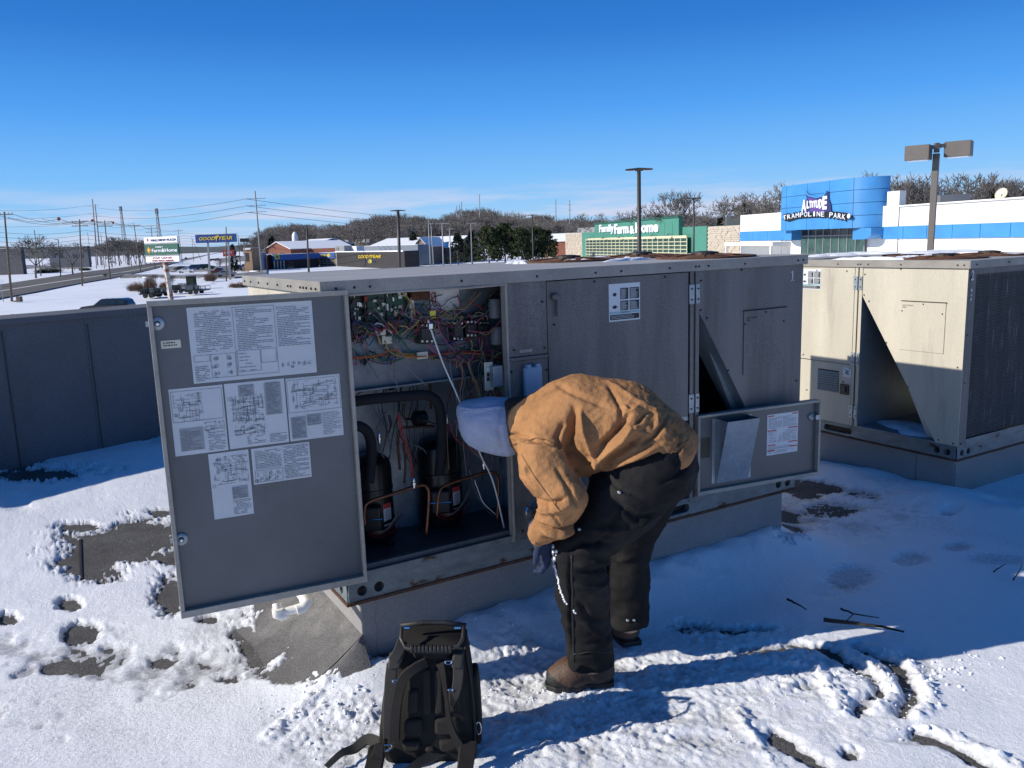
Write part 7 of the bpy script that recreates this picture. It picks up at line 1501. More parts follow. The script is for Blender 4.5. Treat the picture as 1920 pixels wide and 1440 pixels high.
mb = MB(); u_, z_ = GPn.hit(407, 446.5); mb.add([GPn.pt(u_+a, z_+b, o_) for o_ in (.28, .33) for a, b in ((-.35, .35), (.55, .62), (.15, .05), (-.15, -.75), (-.2, -.1))], [(4, 3, 2, 1, 0), (5, 6, 7, 8, 9)]+[(i, (i+1) % 5, 5+(i+1) % 5, 5+i) for i in range(5)]); link('winged_foot_mark', mb, yel, bb_)
dR = 205; RP = Plane(gd(418, dR), gd(440, dR)); st = thing('roadside_sign', 'red roadside sign below the long blue sign', 'sign', (gd(430, dR)[0], gd(430, dR)[1], GZ)); rb_ = board(RP, 418, 468.5, 439, 480.5, redp, 'sign_panel', st); sign_text(RP, 421, 472, 436, 476, 'REALTY', wht, 'lettering', rb_, .14); board(RP, 437, 478, 441, 492, M['pole_metal'], 'sign_post', st, -.3)
KP = Plane(gd(450, 215), gd(467, 215)); st = thing('roadside_sign', 'small black sign on one pole right of the long blue sign', 'sign', (gd(458, 215)[0], gd(458, 215)[1], GZ)); board(KP, 450, 447, 466.5, 453.5, M['w_black'], 'sign_panel', st); board(KP, 458, 453.5, 459.2, 495, M['pole_metal'], 'sign_post', st, -.2, .2)
WPl = Plane(gd(-1, 112), gd(6, 112)); st = thing('road_sign', 'small white road sign on a thin post at the left border', 'sign', (gd(3, 112)[0], gd(3, 112)[1], GZ)); board(WPl, .5, 524, 5.5, 532, wht, 'sign_panel', st, 0, .04); board(WPl, 3, 531, 4, 566, M['pole_metal'], 'sign_post', st, -.05, .06)
def little(name, label, cat, px, pyb, w_px, h_px, m, dp=.6, dz=0):
    b = gp(px, pyb); d = float(b@FH); W_ = w_px*d/FPX/2; H_ = h_px*d/FPX; rt = thing(name, label, cat, (b[0], b[1], GZ), -YAW); return rt, b, W_, H_
rt, b, W_, H_ = little('utility_box', 'brown utility box on the snow beside the nearest wooden pole', 'utility box', 37, 566, 8, 10, 'tan'); mb = MB(); mb.obox(b+np.array([0, 0, H_*.5]), _r*W_, FH*.3, (0, 0, H_*.5)); link('cabinet', mb, M['pole_wood'], rt, bevel=.03); mb = MB(); mb.obox(b-_r*W_*1.7+np.array([0, 0, H_*.15]), _r*W_*.9, FH*.25, (0, 0, H_*.12)); link('cable_stub', mb, M['pole_wood'], rt, bevel=.03)
rt, b, W_, H_ = little('tree_stump', 'small brown tree stump in snow near the left border', 'stump', 24, 594, 11, 7, 'tan'); mb = MB(); mb.lathe(b-np.array([0, 0, .1]), [(W_*1.1, 0), (W_, H_*.4), (W_*.7, H_*.9), (0, H_)], 12); link('stump_wood', mb, M['bark'], rt, auto=40)
rt, b, W_, H_ = little('tree_stump', 'low dark mound just right of the black car', 'stump', 245, 592, 14, 16, 'tan'); mb = MB(); mb.lathe(b-np.array([0, 0, .1]), [(W_*1.1, 0), (W_, H_*.4), (W_*.6, H_*.8), (0, H_*.9)], 12); link('stump_wood', mb, M['bush'], rt, auto=40)
rt, b, W_, H_ = little('mailbox', 'dark mailbox on the near verge of the road', 'mailbox', 198, 522, 4, 8, 'tan'); mb = MB(); mb.obox(b+np.array([0, 0, H_*.8]), _r*W_, FH*.35, (0, 0, H_*.2)); link('box', mb, M['w_black'], rt); mb = MB(); mb.bar(b, b+np.array([0, 0, H_*.7]), .1); link('post', mb, M['pole_wood'], rt)

# ---------------- equipment yard near the pylon sign
def yard_trailer(px, pyb, Lm, label, seed, col='w_black'):
    b = gp(px, pyb); rt = thing('equipment_trailer', label, 'trailer', (b[0], b[1], GZ), -YAW); rr = random.Random(seed); mb = MB(); mb.obox(b+np.array([0, 0, .55]), _r*Lm/2, FH*1.0, (0, 0, .08)); link('deck', mb, M[col], rt)
    mb = MB()
    for s_ in (-1, 1):
        for k in range(6): p_ = b+_r*(-Lm/2+k*Lm/5)+FH*s_; mb.bar(p_+np.array([0, 0, .5]), p_+np.array([0, 0, 1.1]), .05)
        mb.bar(b-_r*Lm/2+FH*s_+np.array([0, 0, 1.1]), b+_r*Lm/2+FH*s_+np.array([0, 0, 1.1]), .05)
    link('side_rails', mb, M[col], rt, kind='stuff')
    for s_ in (-1, 1):
        for k in (-.4, .4): mb = MB(); c = b+_r*k+FH*s_*1.1+np.array([0, 0, .33]); mb.lathe(c-FH*.1, [(.33, 0), (.33, .2), (.15, .21)], 14, FH); link('wheel', mb, M['tyre'], rt, auto=40)
    for k in range(4): mb = MB(); c = b+_r*rr.uniform(-Lm*.4, Lm*.4)+FH*rr.uniform(-.6, .6)+np.array([0, 0, .63+.3]); mb.obox(c, _r*rr.uniform(.2, .5), FH*.3, (0, 0, .3)); link('load', mb, M[rr.choice(['pole_metal', 'w_black', 'w_black', 'galv'])], rt)
yard_trailer(300, 556, 3.6, 'flat trailer with rails under the pylon sign', 1); yard_trailer(340, 549, 4.2, 'dark loaded trailer right of the rusty sign post', 2); yard_trailer(368, 551, 3.5, 'low dark trailer nearest the unit roof', 3); yard_trailer(285, 558, 2.6, 'small trailer left of the rusty sign post', 4)
rt, b, W_, H_ = little('portable_cabin', 'dark green box standing on the yard between trailers', 'cabin', 360, 540, 14, 22, ''); mb = MB(); mb.obox(b+np.array([0, 0, H_*.5]), _r*W_, FH*.7, (0, 0, H_*.46)); bx_ = link('shell', mb, M['needle2'], rt, bevel=.05); mb = MB(); mb.obox(b+np.array([0, 0, H_*.98]), _r*W_*1.08, FH*.78, (0, 0, H_*.03)); link('lid', mb, M['w_black'], rt, bevel=.02)
for k, (x, lb) in enumerate(((338, 'left pale pallet stack beside the dark green box'), (346, 'right pale pallet stack beside the dark green box'))):
    rt, b, W_, H_ = little('pallet_stack', lb, 'pallets', x, 540, 6, 9, '')
    for j in range(5): mb = MB(); mb.obox(b+np.array([0, 0, H_*(.1+.2*j)]), _r*W_, FH*.5, (0, 0, H_*.07)); link('pallet', mb, M['pole_metal'], rt)
rt, b, W_, H_ = little('white_cabinet', 'small white building sliver at the far left border', 'shed', 6, 514, 13, 16, ''); mb = MB(); mb.obox(b+np.array([0, 0, H_*.5]), _r*W_, FH*1.5, (0, 0, H_*.5)); link('wall', mb, wht, rt); mb = MB(); mb.obox(b+np.array([0, 0, H_*1.04]), _r*W_*1.15, FH*1.7, (0, 0, H_*.05)); link('roof', mb, M['snowplain'], rt)

# ---------------- cars
def car(px, pyb, kind, colour, yaw, label, d=None, L_=None):
    b = gp(px, pyb) if d is None else gd(px, d); Ls = L_ or {'sedan': 4.7, 'suv': 4.8, 'pickup': 5.6}[kind]; rt = thing('parked_car', label, 'car', (b[0], b[1], GZ+.12), yaw); cc = paint('car_'+colour, {'white': (.7, .7, .7), 'black': (.014, .015, .017), 'silver': (.35, .37, .40), 'blue': (.03, .06, .14), 'green': (.012, .04, .028), 'maroon': (.10, .015, .015), 'grey': (.16, .18, .21), 'brightblue': (.02, .16, .45)}[colour], .28, metal=.3, coat=.6)
    prof = {'sedan': [(-.5, .35), (-.5, .78), (-.44, .92), (-.30, .95), (-.16, 1.38), (.12, 1.42), (.27, 1.02), (.44, .88), (.5, .68), (.5, .35)], 'suv': [(-.5, .4), (-.5, 1.05), (-.46, 1.55), (-.38, 1.70), (.05, 1.70), (.20, 1.12), (.45, 1.0), (.5, .8), (.5, .4)], 'pickup': [(-.5, .5), (-.5, 1.12), (-.12, 1.12), (-.10, 1.75), (.12, 1.78), (.22, 1.18), (.47, 1.08), (.5, .85), (.5, .5)]}[kind]
    def P(x, y, z): return (x*Ls, y, z)
    belt = {'sedan': .93, 'suv': 1.10, 'pickup': 1.15}[kind]; W_ = .9
    def wy(z): return W_ if z <= belt else W_-.20*(z-belt)/.6
    A = [P(x, -wy(z)*(.97 if z < .5 else 1), z) for x, z in prof]; B_ = [P(x, wy(z)*(.97 if z < .5 else 1), z) for x, z in prof]; mb = MB(); mb.sweep(A, B_)
    def lk(nm, mb, m, par=rt, **k):
        me = mb.mesh(nm); me.materials.append(m); o = bpy.data.objects.new(nm, me); COL.objects.link(o); o.parent = par; 
        if k.get('bev'): bb = o.modifiers.new('bevel', 'BEVEL'); bb.width = k['bev']; bb.segments = 2; bb.angle_limit = R(25)
        return o
    lk('car_body', mb, cc, bev=.05)
    top = max(z for x, z in prof); roof = [x for x, z in prof if z > belt+.2]; x0_, x1_ = min(roof), max(roof); zt_ = top-.09; zb_ = belt+.05
    for s_ in (-1, 1):
        nW = 3 if kind == 'suv' else 2; xs_ = np.linspace(x0_+(.04 if kind != 'suv' else .02), x1_-.0, nW+1)
        for k in range(nW):
            a, c = xs_[k]+.006, xs_[k+1]-.006; e0 = -.05*(k == 0)*(kind == 'sedan'); e1 = .09*(k == nW-1); y0_, y1_ = (wy(zb_)+.008)*s_, (wy(zt_)+.008)*s_; v = [P(a+e0, y0_, zb_), P(c+e1, y0_, zb_), P(c, y1_, zt_), P(a, y1_, zt_)]; v2 = [(q[0], q[1]-.02*s_, q[2]) for q in v]; m_ = MB(); m_.sweep(v, v2); lk('side_window', m_, M['glass'])
        for x in (-.31, .31):
            m_ = MB(); m_.lathe((x*Ls, s_*(W_-.16), .33), [(.33, 0), (.34, .04), (.33, .2), (.2, .205)], 18, (0, s_, 0)); wl = lk('wheel', m_, M['tyre']); m_ = MB(); m_.lathe((x*Ls, s_*(W_+.047), .33), [(.2, 0), (.17, .012), (.05, .016)], 12, (0, s_, 0)); lk('rim', m_, M['rim'], wl)
        m_ = MB(); m_.obox((.492*Ls, s_*.62, .74), (.06, 0, 0), (0, .19, 0), (0, 0, .08)); lk('headlight', m_, M['lens']); m_ = MB(); m_.obox((-.494*Ls, s_*.68, .86), (.04, 0, 0), (0, .14, 0), (0, 0, .1)); lk('tail_light', m_, redp)
    # windscreen and rear glass
    for (xa_, za_), (xb_, zb2) in [(p_, q_) for p_, q_ in zip(prof[:-1], prof[1:]) if abs(q_[1]-p_[1]) > .3 and max(p_[1], q_[1]) > belt+.3 and min(p_[1], q_[1]) > .7]:
        fx = lambda t: (xa_+(xb_-xa_)*t)*Ls; fz = lambda t: za_+(zb2-za_)*t; sg = 1 if xb_ > xa_ and zb2 < za_ else -1; ofs = .02*sg; ta, tb = .12, .88; v = [(fx(ta)+ofs, -wy(fz(ta))*.86, fz(ta)+.01), (fx(tb)+ofs, -wy(fz(tb))*.86, fz(tb)+.01), (fx(tb)+ofs, wy(fz(tb))*.86, fz(tb)+.01), (fx(ta)+ofs, wy(fz(ta))*.86, fz(ta)+.01)]; m_ = MB(); m_.sweep(v, [(q[0]-ofs*1.5, q[1], q[2]-.01) for q in v]); lk('windscreen', m_, M['glass'])
    return rt
AL = math.atan2(_r[1], _r[0])
car(190, 0, 'suv', 'black', AL+math.pi, 'black estate car parked just beyond the parapet wall', d=82, L_=4.9)
car(350, 512.5, 'sedan', 'white', AL+math.pi, 'white sedan at the front of the parked row'); car(341, 508, 'sedan', 'black', AL+math.pi, 'black sedan directly left behind the white sedan'); car(362, 506.5, 'suv', 'blue', AL+math.pi, 'dark blue car right behind the white sedan'); car(373, 503.5, 'sedan', 'silver', AL, 'silver car between the dark blue and green cars')
car(389, 505, 'suv', 'green', AL, 'dark green van parked right of the silver car'); car(414, 516, 'pickup', 'maroon', AL+math.pi, 'dark red pickup behind the grey sedan'); car(423, 519.5, 'sedan', 'grey', AL+math.pi, 'grey blue sedan in front of the dark red pickup'); car(459, 507, 'pickup', 'white', -YAW-math.pi/2+.3, 'white pickup facing the camera near the tan stone building')
car(446, 508, 'suv', 'black', -YAW-math.pi/2+.2, 'black car left of the white pickup'); car(472, 503, 'suv', 'blue', -YAW-math.pi/2, 'dark car right of the white pickup'); car(399, 490, 'sedan', 'black', AL, 'first dark car in the far row under the red sign'); car(408, 489, 'sedan', 'maroon', AL, 'second dark car in the far row under the red sign')
car(447, 483, 'sedan', 'black', AL, 'far black car beside the stone building'); car(349, 487.5, 'suv', 'black', -YAW-math.pi/2+.4, 'black car driving toward us on the road'); car(210, 494, 'sedan', 'silver', AL+.15, 'silver car crossing beyond the twin steel poles'); car(98, 490, 'pickup', 'maroon', AL, 'far reddish truck in front of the long grey building', L_=9)
car(815, 489, 'suv', 'silver', AL, 'silver car beside the tan brick house'); car(829, 488, 'sedan', 'black', AL, 'black car right of the silver one by the brick house'); car(762, 493, 'suv', 'brightblue', AL, 'bright blue car at the end of the tyre shop'); car(478, 500, 'sedan', 'white', AL+.4, 'white car half hidden by the tyre shop corner')
# ================================================================== BUILDINGS
def building(name, label, a, b, ytop, depth, m, roof=True, parap=.25, cat='building', zt=None, roofm=None):
    P0, P1 = gd(*a), gd(*b); pl = Plane(P0, P1); zt = zt if zt is not None else (pl.hit(a[0], ytop[0])[1]+pl.hit(b[0], ytop[1])[1])/2
    rt = thing(name, label, cat, (P0[0], P0[1], GZ), math.atan2(pl.d[1], pl.d[0])); u1_ = pl.L; n = pl.n; poly = [pl.pt(0, 0)[:2], pl.pt(u1_, 0)[:2], (pl.pt(u1_, 0)-n*depth)[:2], (pl.pt(0, 0)-n*depth)[:2]]
    if np.cross(np.append(poly[1]-poly[0], 0), np.append(poly[2]-poly[1], 0))[2] < 0: poly = poly[::-1]
    mb = MB(); mb.prism(poly, GZ-.5, zt); wl = link('wall', mb, m, rt)
    if roof:
        c = np.mean(poly, 0); mb = MB(); mb.prism([tuple(c+(q-c)*.985) for q in poly], zt+.01, zt+.10); link('roof_snow', mb, roofm or M['snowplain'], rt)
    return rt, pl, zt, wl
def onf(pl, x0, y0, x1, y1, m, name, parent, off=.05, th=.12, bev=0): return board(pl, x0, y0, x1, y1, m, name, parent, off, th, bev)
brick = mat('red_brick', (.20, .075, .05), .9, 0, var=.25, vs=1.5, speck=.2, ss=6); tanb = mat('tan_brick', (.27, .19, .14), .9, 0, var=.2, vs=1.2, speck=.2, ss=6); dark_side = mat('black_siding', (.028, .024, .024), .75, 0, var=.2, vs=.6); bluef = mat('blue_fascia', (.02, .10, .33), .5, var=.08, vs=.5); greyw = mat('grey_block_wall', (.17, .20, .24), .8, var=.08, vs=.4)
# tyre shop: long black block and lower bay wing
rt, pl, zt, wl = building('tyre_shop', 'black sided tyre shop with yellow lettering and blue bay front', (629, 262), (757, 210), (472, 471), 4, dark_side)
for k in range(6):
    a = pl.hit(640, 472); mb = MB(); z_ = GZ+.55*k+.6; mb.obox(pl.pt(pl.L/2, z_, .03), pl.d*pl.L/2*.998, pl.n*.02, (0, 0, .03)); link('siding_board', mb, dark_side, rt)
onf(pl, 629, 470.6, 757, 472.4, M['snowplain'], 'coping', rt, .0, .5)
tx = sign_text(pl, 673, 478.5, 692, 484, 'GOOD', yel, 'lettering', rt, .1, .1, shear=.25); sign_text(pl, 697, 478, 714.5, 483.5, 'YEAR', yel, 'lettering', rt, .1, .1, shear=.25)
mb = MB(); u_, z_ = pl.hit(695, 481); mb.add([pl.pt(u_+a*1.2, z_+b*1.2, o_) for o_ in (.1, .16) for a, b in ((-.45, .25), (.45, .42), (.12, .05), (-.15, -.6), (-.2, -.1))], [(4, 3, 2, 1, 0), (5, 6, 7, 8, 9)]+[(i, (i+1) % 5, 5+(i+1) % 5, 5+i) for i in range(5)]); link('winged_foot_mark', mb, yel, rt)
u_, z_ = pl.hit(694.5, 490); mb = MB(); mb.add([pl.pt(u_+1.75*math.cos(t), z_+.50*math.sin(t)+.08*math.cos(t), o_) for o_ in (.08, .18) for t in np.linspace(0, 6.283, 25)[:-1]], [tuple(range(24))[::-1], tuple(range(24, 48))]+[(i, (i+1) % 24, 24+(i+1) % 24, 24+i) for i in range(24)]); ov_ = link('oval_sign', mb, paint('lime_yellow', (.55, .50, .03), .5), rt); sign_text(pl, 684, 488.3, 705, 491.8, 'MILLER TIRE', navy, 'lettering', ov_, .2, .03)
# bay front, turning back from the corner
rt, pb_, zt2_, wl = building('tyre_shop_bay', 'blue fronted service bay joined to the black tyre shop', (596.5, 266), (628.5, 262), (475, 473), 6, tanb)
bf = onf(pb_, 596.8, 474, 628.6, 484.5, bluef, 'fascia', rt, .15, .3); sign_text(pb_, 603, 476, 613, 481.5, 'auto', yel, 'lettering', bf, .32, .05, bold=.02, shear=.2)
u_, z_ = pb_.hit(617.5, 478.6); mb = MB(); mb.add([pb_.pt(u_+.75*math.cos(t), z_+.52*math.sin(t), o_) for o_ in (.31, .36) for t in np.linspace(0, 6.283, 19)[:-1]], [tuple(range(18))[::-1], tuple(range(18, 36))]+[(i, (i+1) % 18, 18+(i+1) % 18, 18+i) for i in range(18)]); link('round_mark', mb, yel, bf)
for k in range(4): dq = onf(pb_, 601.5+6.8*k, 486, 606.5+6.8*k, 503, M['glass'], 'bay_door', rt, .02, .1); [onf(pb_, 601.5+6.8*k, 489+4*j, 606.5+6.8*k, 489.7+4*j, M['ivory'], 'door_rail', dq, .09, .05) for j in range(3)]
rt, pw, zt3, wl = building('tyre_shop_wing', 'dark wing with long blue fascia and yellow end sign left of the bay', (510, 250), (596, 264), (477, 475.5), 8, dark_side)
bf = onf(pw, 510, 476.6, 597, 486.5, bluef, 'fascia', rt, .5, 1.0); yb = onf(pw, 510.5, 477.5, 520, 486, paint('lime_yellow', (.55, .50, .03), .5), 'end_sign', rt, 1.05, .1); sign_text(pw, 512, 479.5, 518.5, 484, 'TIRE', navy, 'lettering', yb, 1.11, .04)
for k in range(4): onf(pw, 513+6*k, 489, 515+6*k, 506, M['galvclean'], 'door_post', rt, .1, .2)
onf(pw, 538, 487.5, 550, 503, M['glass'], 'window', rt, .05, .1)
rt, pg_, zg_, wl = building('grey_block', 'plain grey block behind the tyre shop with white roof boxes', (664, 300), (783, 238), (462, 459.5), 4, greyw)
for k, (x0_, x1_, y0_, y1_, lb) in enumerate(((628, 645, 461, 471, 'left'), (646, 668, 462, 471, 'right'))):
    rt, p_, z_, wl = building('roof_unit', '%s white cooling box on the tyre shop roof' % lb, (x0_, 262), (x1_, 258), (y0_, y0_), 3, wht if k else M['pole_metal'], False, cat='roof unit'); onf(p_, x0_+3, y0_+3, (x0_+x1_)/2-1, y1_-2, M['w_grey'], 'vent', rt)
# brick group with snowy gables
def gable(name, label, a, b, yeave, yridge, depth, m, ridge_along=True, cat='house'):
    P0, P1 = gd(*a), gd(*b); pl = Plane(P0, P1); ze = (pl.hit(a[0], yeave)[1]+pl.hit(b[0], yeave)[1])/2; zr = at((a[0]+b[0])/2, yridge, (a[1]+b[1])/2+depth*.4)[2]; rt = thing(name, label, cat, (P0[0], P0[1], GZ)); n = pl.n; L_ = pl.L
    poly = [pl.pt(0, 0)[:2], pl.pt(L_, 0)[:2], (pl.pt(L_, 0)-n*depth)[:2], (pl.pt(0, 0)-n*depth)[:2]]; mb = MB(); mb.prism(poly if np.cross(np.append(poly[1]-poly[0], 0), np.append(poly[2]-poly[1], 0))[2] > 0 else poly[::-1], GZ-.5, ze); link('wall', mb, m, rt); o_ = .6
    if ridge_along:
        A = pl.pt(-o_, ze, o_); B_ = pl.pt(L_+o_, ze, o_); C_ = pl.pt(L_+o_, ze, -depth-o_); D_ = pl.pt(-o_, ze, -depth-o_); E_ = pl.pt(-o_, zr, -depth/2); F_ = pl.pt(L_+o_, zr, -depth/2)
        for q in ((A, B_, F_, E_), (D_, C_, F_, E_)): mb = MB(); mb.sweep(list(q), [p_+np.array([0, 0, .18]) for p_ in q]); link('snowy_roof', mb, M['snowplain'], rt)
        for u_ in (0, L_): mb = MB(); q = [pl.pt(u_, ze, 0), pl.pt(u_, ze, -depth), pl.pt(u_, zr-.05, -depth/2)]; mb.sweep(q, [p_+pl.d*.2*(1 if u_ == 0 else -1) for p_ in q]); link('gable_end', mb, m, rt)
    else:
        A = pl.pt(-o_, ze, o_); B_ = pl.pt(L_+o_, ze, o_); C_ = pl.pt(L_+o_, ze, -depth-o_); D_ = pl.pt(-o_, ze, -depth-o_); E_ = pl.pt(L_/2, zr, o_); F_ = pl.pt(L_/2, zr, -depth-o_)
        for q in ((A, E_, F_, D_), (B_, E_, F_, C_)): mb = MB(); mb.sweep(list(q), [p_+np.array([0, 0, .18]) for p_ in q]); link('snowy_roof', mb, M['snowplain'], rt)
        mb = MB(); q = [pl.pt(0, ze, 0), pl.pt(L_, ze, 0), pl.pt(L_/2, zr-.05, 0)]; mb.sweep(q, [p_-n*.2 for p_ in q]); link('gable_end', mb, m, rt)
    return rt, pl
rt, p_ = gable('brick_building', 'red brick building with snow on its low gable, left of the tyre shop', (498, 300), (545, 285), 468, 454, 24, brick, False, 'building'); onf(p_, 505, 474, 512, 482, M['glass'], 'window', rt); onf(p_, 526, 474, 533, 482, M['glass'], 'window', rt)
rt, p_ = gable('brick_building', 'dark brown hipped roof block right of the snowy gable', (540, 310), (578, 300), 462, 450, 20, mat('brown_roof', (.07, .045, .04), .9, var=.2, vs=.5), True, 'building')
building('brick_wing', 'low red brick wing running right behind the blue bay', (575, 290), (634, 285), (466, 464.5), 10, brick, True)
rt, p_, z_, wl = building('tan_hall', 'long flat tan hall with snow and roof boxes behind the tyre shop', (583, 360), (692, 352), (457.5, 455), 12, mat('tan_panel', (.24, .21, .17), .8, var=.1, vs=.4))
for k, x in enumerate((592, 606, 622, 640, 655, 668, 680)): q = p_.pt(p_.hit(x, 455)[0], z_, -6); mb = MB(); mb.obox(q+np.array([0, 0, .7]), p_.d*(.8+.4*(k % 3)), p_.n*1.0, (0, 0, .8)); link('roof_box', mb, M['pole_metal' if k % 2 else 'w_grey'], rt)
gable('long_house', 'long low building under a broad snowy roof left of the lamp post', (692, 330), (772, 320), 462, 447.5, 26, tanb, True, 'building')
rt, p_ = gable('brick_house', 'tan brick house with snowy cross gable beside the pines', (783, 262), (850, 256), 465, 444.5, 16, tanb, True)
for x in (800, 812, 828): onf(p_, x, 468, x+6, 476, M['glass'], 'window', rt)
rt, p_ = gable('brick_gable', 'projecting tan brick gable at the left end of the snowy house', (778, 252), (800, 250), 463, 446, 10, tanb, False); onf(p_, 790, 469, 796, 476, M['glass'], 'window', rt)
rt, p_ = gable('brick_house', 'small red brick house with snow patched roof left of the farm store', (1016, 290), (1060, 284), 453, 439, 14, brick, True); onf(p_, 1022, 456, 1027, 461, M['glass'], 'window', rt)
rt, p_, z_, wl = building('stone_building', 'narrow tan stone building at the left, by the parked cars', (456, 238), (471, 237.6), (466, 465), 6, mat('tan_stone', (.34, .22, .13), .9, var=.2, vs=1)); onf(p_, 458, 466, 470, 468, M['snowplain'], 'cornice', rt, .2, .4); onf(p_, 461, 474, 466, 490, M['glass'], 'window', rt)
building('blue_canopy', 'pale blue fronted shop between the stone building and brick gable', (470, 246), (492, 246.4), (474, 474), 5, paint('pale_blue', (.12, .17, .33), .6)); building('brick_porch', 'brick porch with snow just left of the yellow end sign', (492, 252), (509, 251.6), (478, 476), 4, brick)
building('small_shed', 'tiny snowy roofed shed far behind the white dome', (584, 400), (605, 400), (445, 444), 12, M['bark']); building('small_shed', 'pale boxy building far off above the snowy roof', (712, 420), (745, 420), (440, 439), 12, M['ivory'])
rt = thing('white_dome', 'white rounded dome above the brown roof', 'dome', tuple(gd(553, 320))); q = at(553, 444, 320); r0 = 5.5*320/FPX; mb = MB(); mb.lathe((q[0], q[1], GZ), [(r0, 0), (r0, q[2]-GZ), (r0*.92, q[2]-GZ+r0*.6), (r0*.6, q[2]-GZ+r0*1.3), (r0*.2, q[2]-GZ+r0*1.65), (0, q[2]-GZ+r0*1.7)], 24); link('dome_shell', mb, wht, rt, smooth=True)
building('dark_office', 'dark flat office block at the far left border', (-40, 300), (40, 299), (467, 465), 2, mat('dark_office_wall', (.07, .07, .08), .7, var=.2, vs=.5)); rt, p_, z_, wl = building('grey_hall', 'long slate grey hall behind the small bare trees', (92, 420), (165, 418), (463, 462), 2, mat('slate_wall', (.085, .10, .125), .8, var=.06, vs=.2), True)
for k in range(5): onf(p_, 98+13*k, 478, 104+13*k, 483, M['glass'], 'window', rt)
building('rooftop_equipment', 'pale boxes and rails on a roof left of the farm store', (1083, 300), (1118, 292), (428, 425), 6, M['pole_metal'], False, cat='roof unit')
# ---------------- farm store
PF0, PF1 = gd(1060, 276), gd(1388, 161); FP = Plane(PF0, PF1); fs = thing('farm_store', 'green fronted farm store with white letters and gridded windows', 'store', (PF0[0], PF0[1], GZ), math.atan2(FP.d[1], FP.d[0]))
stone = mat('pale_split_stone', (.47, .41, .33), .95, 0, var=.12, vs=1, speck=.1, ss=4); grn = mat('green_panel', (.06, .225, .165), .6, var=.06, vs=.8)
def fblock(x0, x1, ya, yb, m, name, off=0.0, depth=14, pl=FP, root=fs, zb=None):
    u0, z0 = pl.hit(x0, ya); u1_, z1 = pl.hit(x1, yb); zt = (z0+z1)/2; mb = MB(); zb = GZ-.3 if zb is None else zb; mb.obox(pl.pt((u0+u1_)/2, (zt+zb)/2, off-depth/2), pl.d*(u1_-u0)/2, pl.n*depth/2, (0, 0, (zt-zb)/2)); return link(name, mb, m, root), u0, u1_, zt
w0b, ua, ub, zs1 = fblock(1060, 1092.5, 438, 436.5, stone, 'stone_wall'); w1b, uc, ud, zs2 = fblock(1327.5, 1388, 425.5, 421.5, stone, 'stone_wall')
for (u0, u1_, zt, par) in ((ua, ub, zs1, w0b), (uc, ud, zs2, w1b)):
    rr = random.Random(3); z = zt-.45; k = 0
    while z > GZ+.5:
        mbc = MB(); u = u0+(.6 if k % 2 else 0)
        while u < u1_-.1:
            L_ = min(1.25, u1_-u); 
            if rr.random() < .8: o_ = rr.uniform(.02, .09); mbc.obox(FP.pt(u+L_/2, z, o_), FP.d*(L_/2-.03), FP.n*.05, (0, 0, .19))
            u += 1.25
        if mbc.n: link('stone_course', mbc, stone, par, kind='stuff')
        z -= .42; k += 1
fblock(1092.5, 1124, 436, 435, grn, 'green_wall', .3); fblock(1122, 1282, 419, 408, grn, 'green_tower', 1.2, 1.0); fblock(1282, 1327.5, 425.5, 424, grn, 'green_wall', .3)
zq = GZ
# panel joints on the green front
for x in (1140, 1163, 1186, 1209, 1232, 1255, 1270):
    mb = MB(); u_, za = FP.hit(x, 448); zb_ = FP.hit(x, 414+(1282-x)*.07)[1]; mb.obox(FP.pt(u_, (za+zb_)/2, 1.21), FP.d*.04, FP.n*.015, (0, 0, (zb_-za)/2)); link('panel_joint', mb, paint('green_dark', (.02, .11, .075), .6), fs)
for y0_ in (430,): u0, z0 = FP.hit(1122, 427); mb = MB(); u1_, _ = FP.hit(1282, 427); mb.obox(FP.pt((u0+u1_)/2, z0+1.5, 1.21), FP.d*(u1_-u0)/2, FP.n*.015, (0, 0, .04)); link('panel_joint', mb, paint('green_dark', (.02, .11, .075), .6), fs)
mb = MB(); u0, z0 = FP.hit(1122, 419); u1_, z1 = FP.hit(1282, 408); mb.obox(FP.pt((u0+u1_)/2, (z0+z1)/2+.08, 1.0), FP.d*((u1_-u0)/2+.3), FP.n*.5, (0, 0, .12)); link('coping', mb, paint('green_dark', (.02, .11, .075), .6), fs)
u0 = FP.hit(1107, 465)[0]; u1_ = FP.hit(1298.5, 460)[0]; ztg = (FP.hit(1107, 451.8)[1]+FP.hit(1298.5, 443)[1])/2; zbg = GZ+.4; ybar = paint('cream_yellow_frame', (.60, .57, .38), .5); NC, NR = 22, 6
gl_ = MB(); mb = MB(); mb.obox(FP.pt((u0+u1_)/2, ztg+.25, 1.35), FP.d*(u1_-u0)/2, FP.n*.12, (0, 0, .28)); 
for k in range(NC+1): u_ = u0+(u1_-u0)*k/NC; mb.obox(FP.pt(u_, (ztg+zbg)/2, 1.33), FP.d*.11, FP.n*.08, (0, 0, (ztg-zbg)/2))
for k in range(NR+1): z_ = zbg+(ztg-zbg)*k/NR; mb.obox(FP.pt((u0+u1_)/2, z_, 1.325), FP.d*(u1_-u0)/2, FP.n*.07, (0, 0, .08))
wf = link('window_frame', mb, ybar, fs, kind='stuff')
pane = None
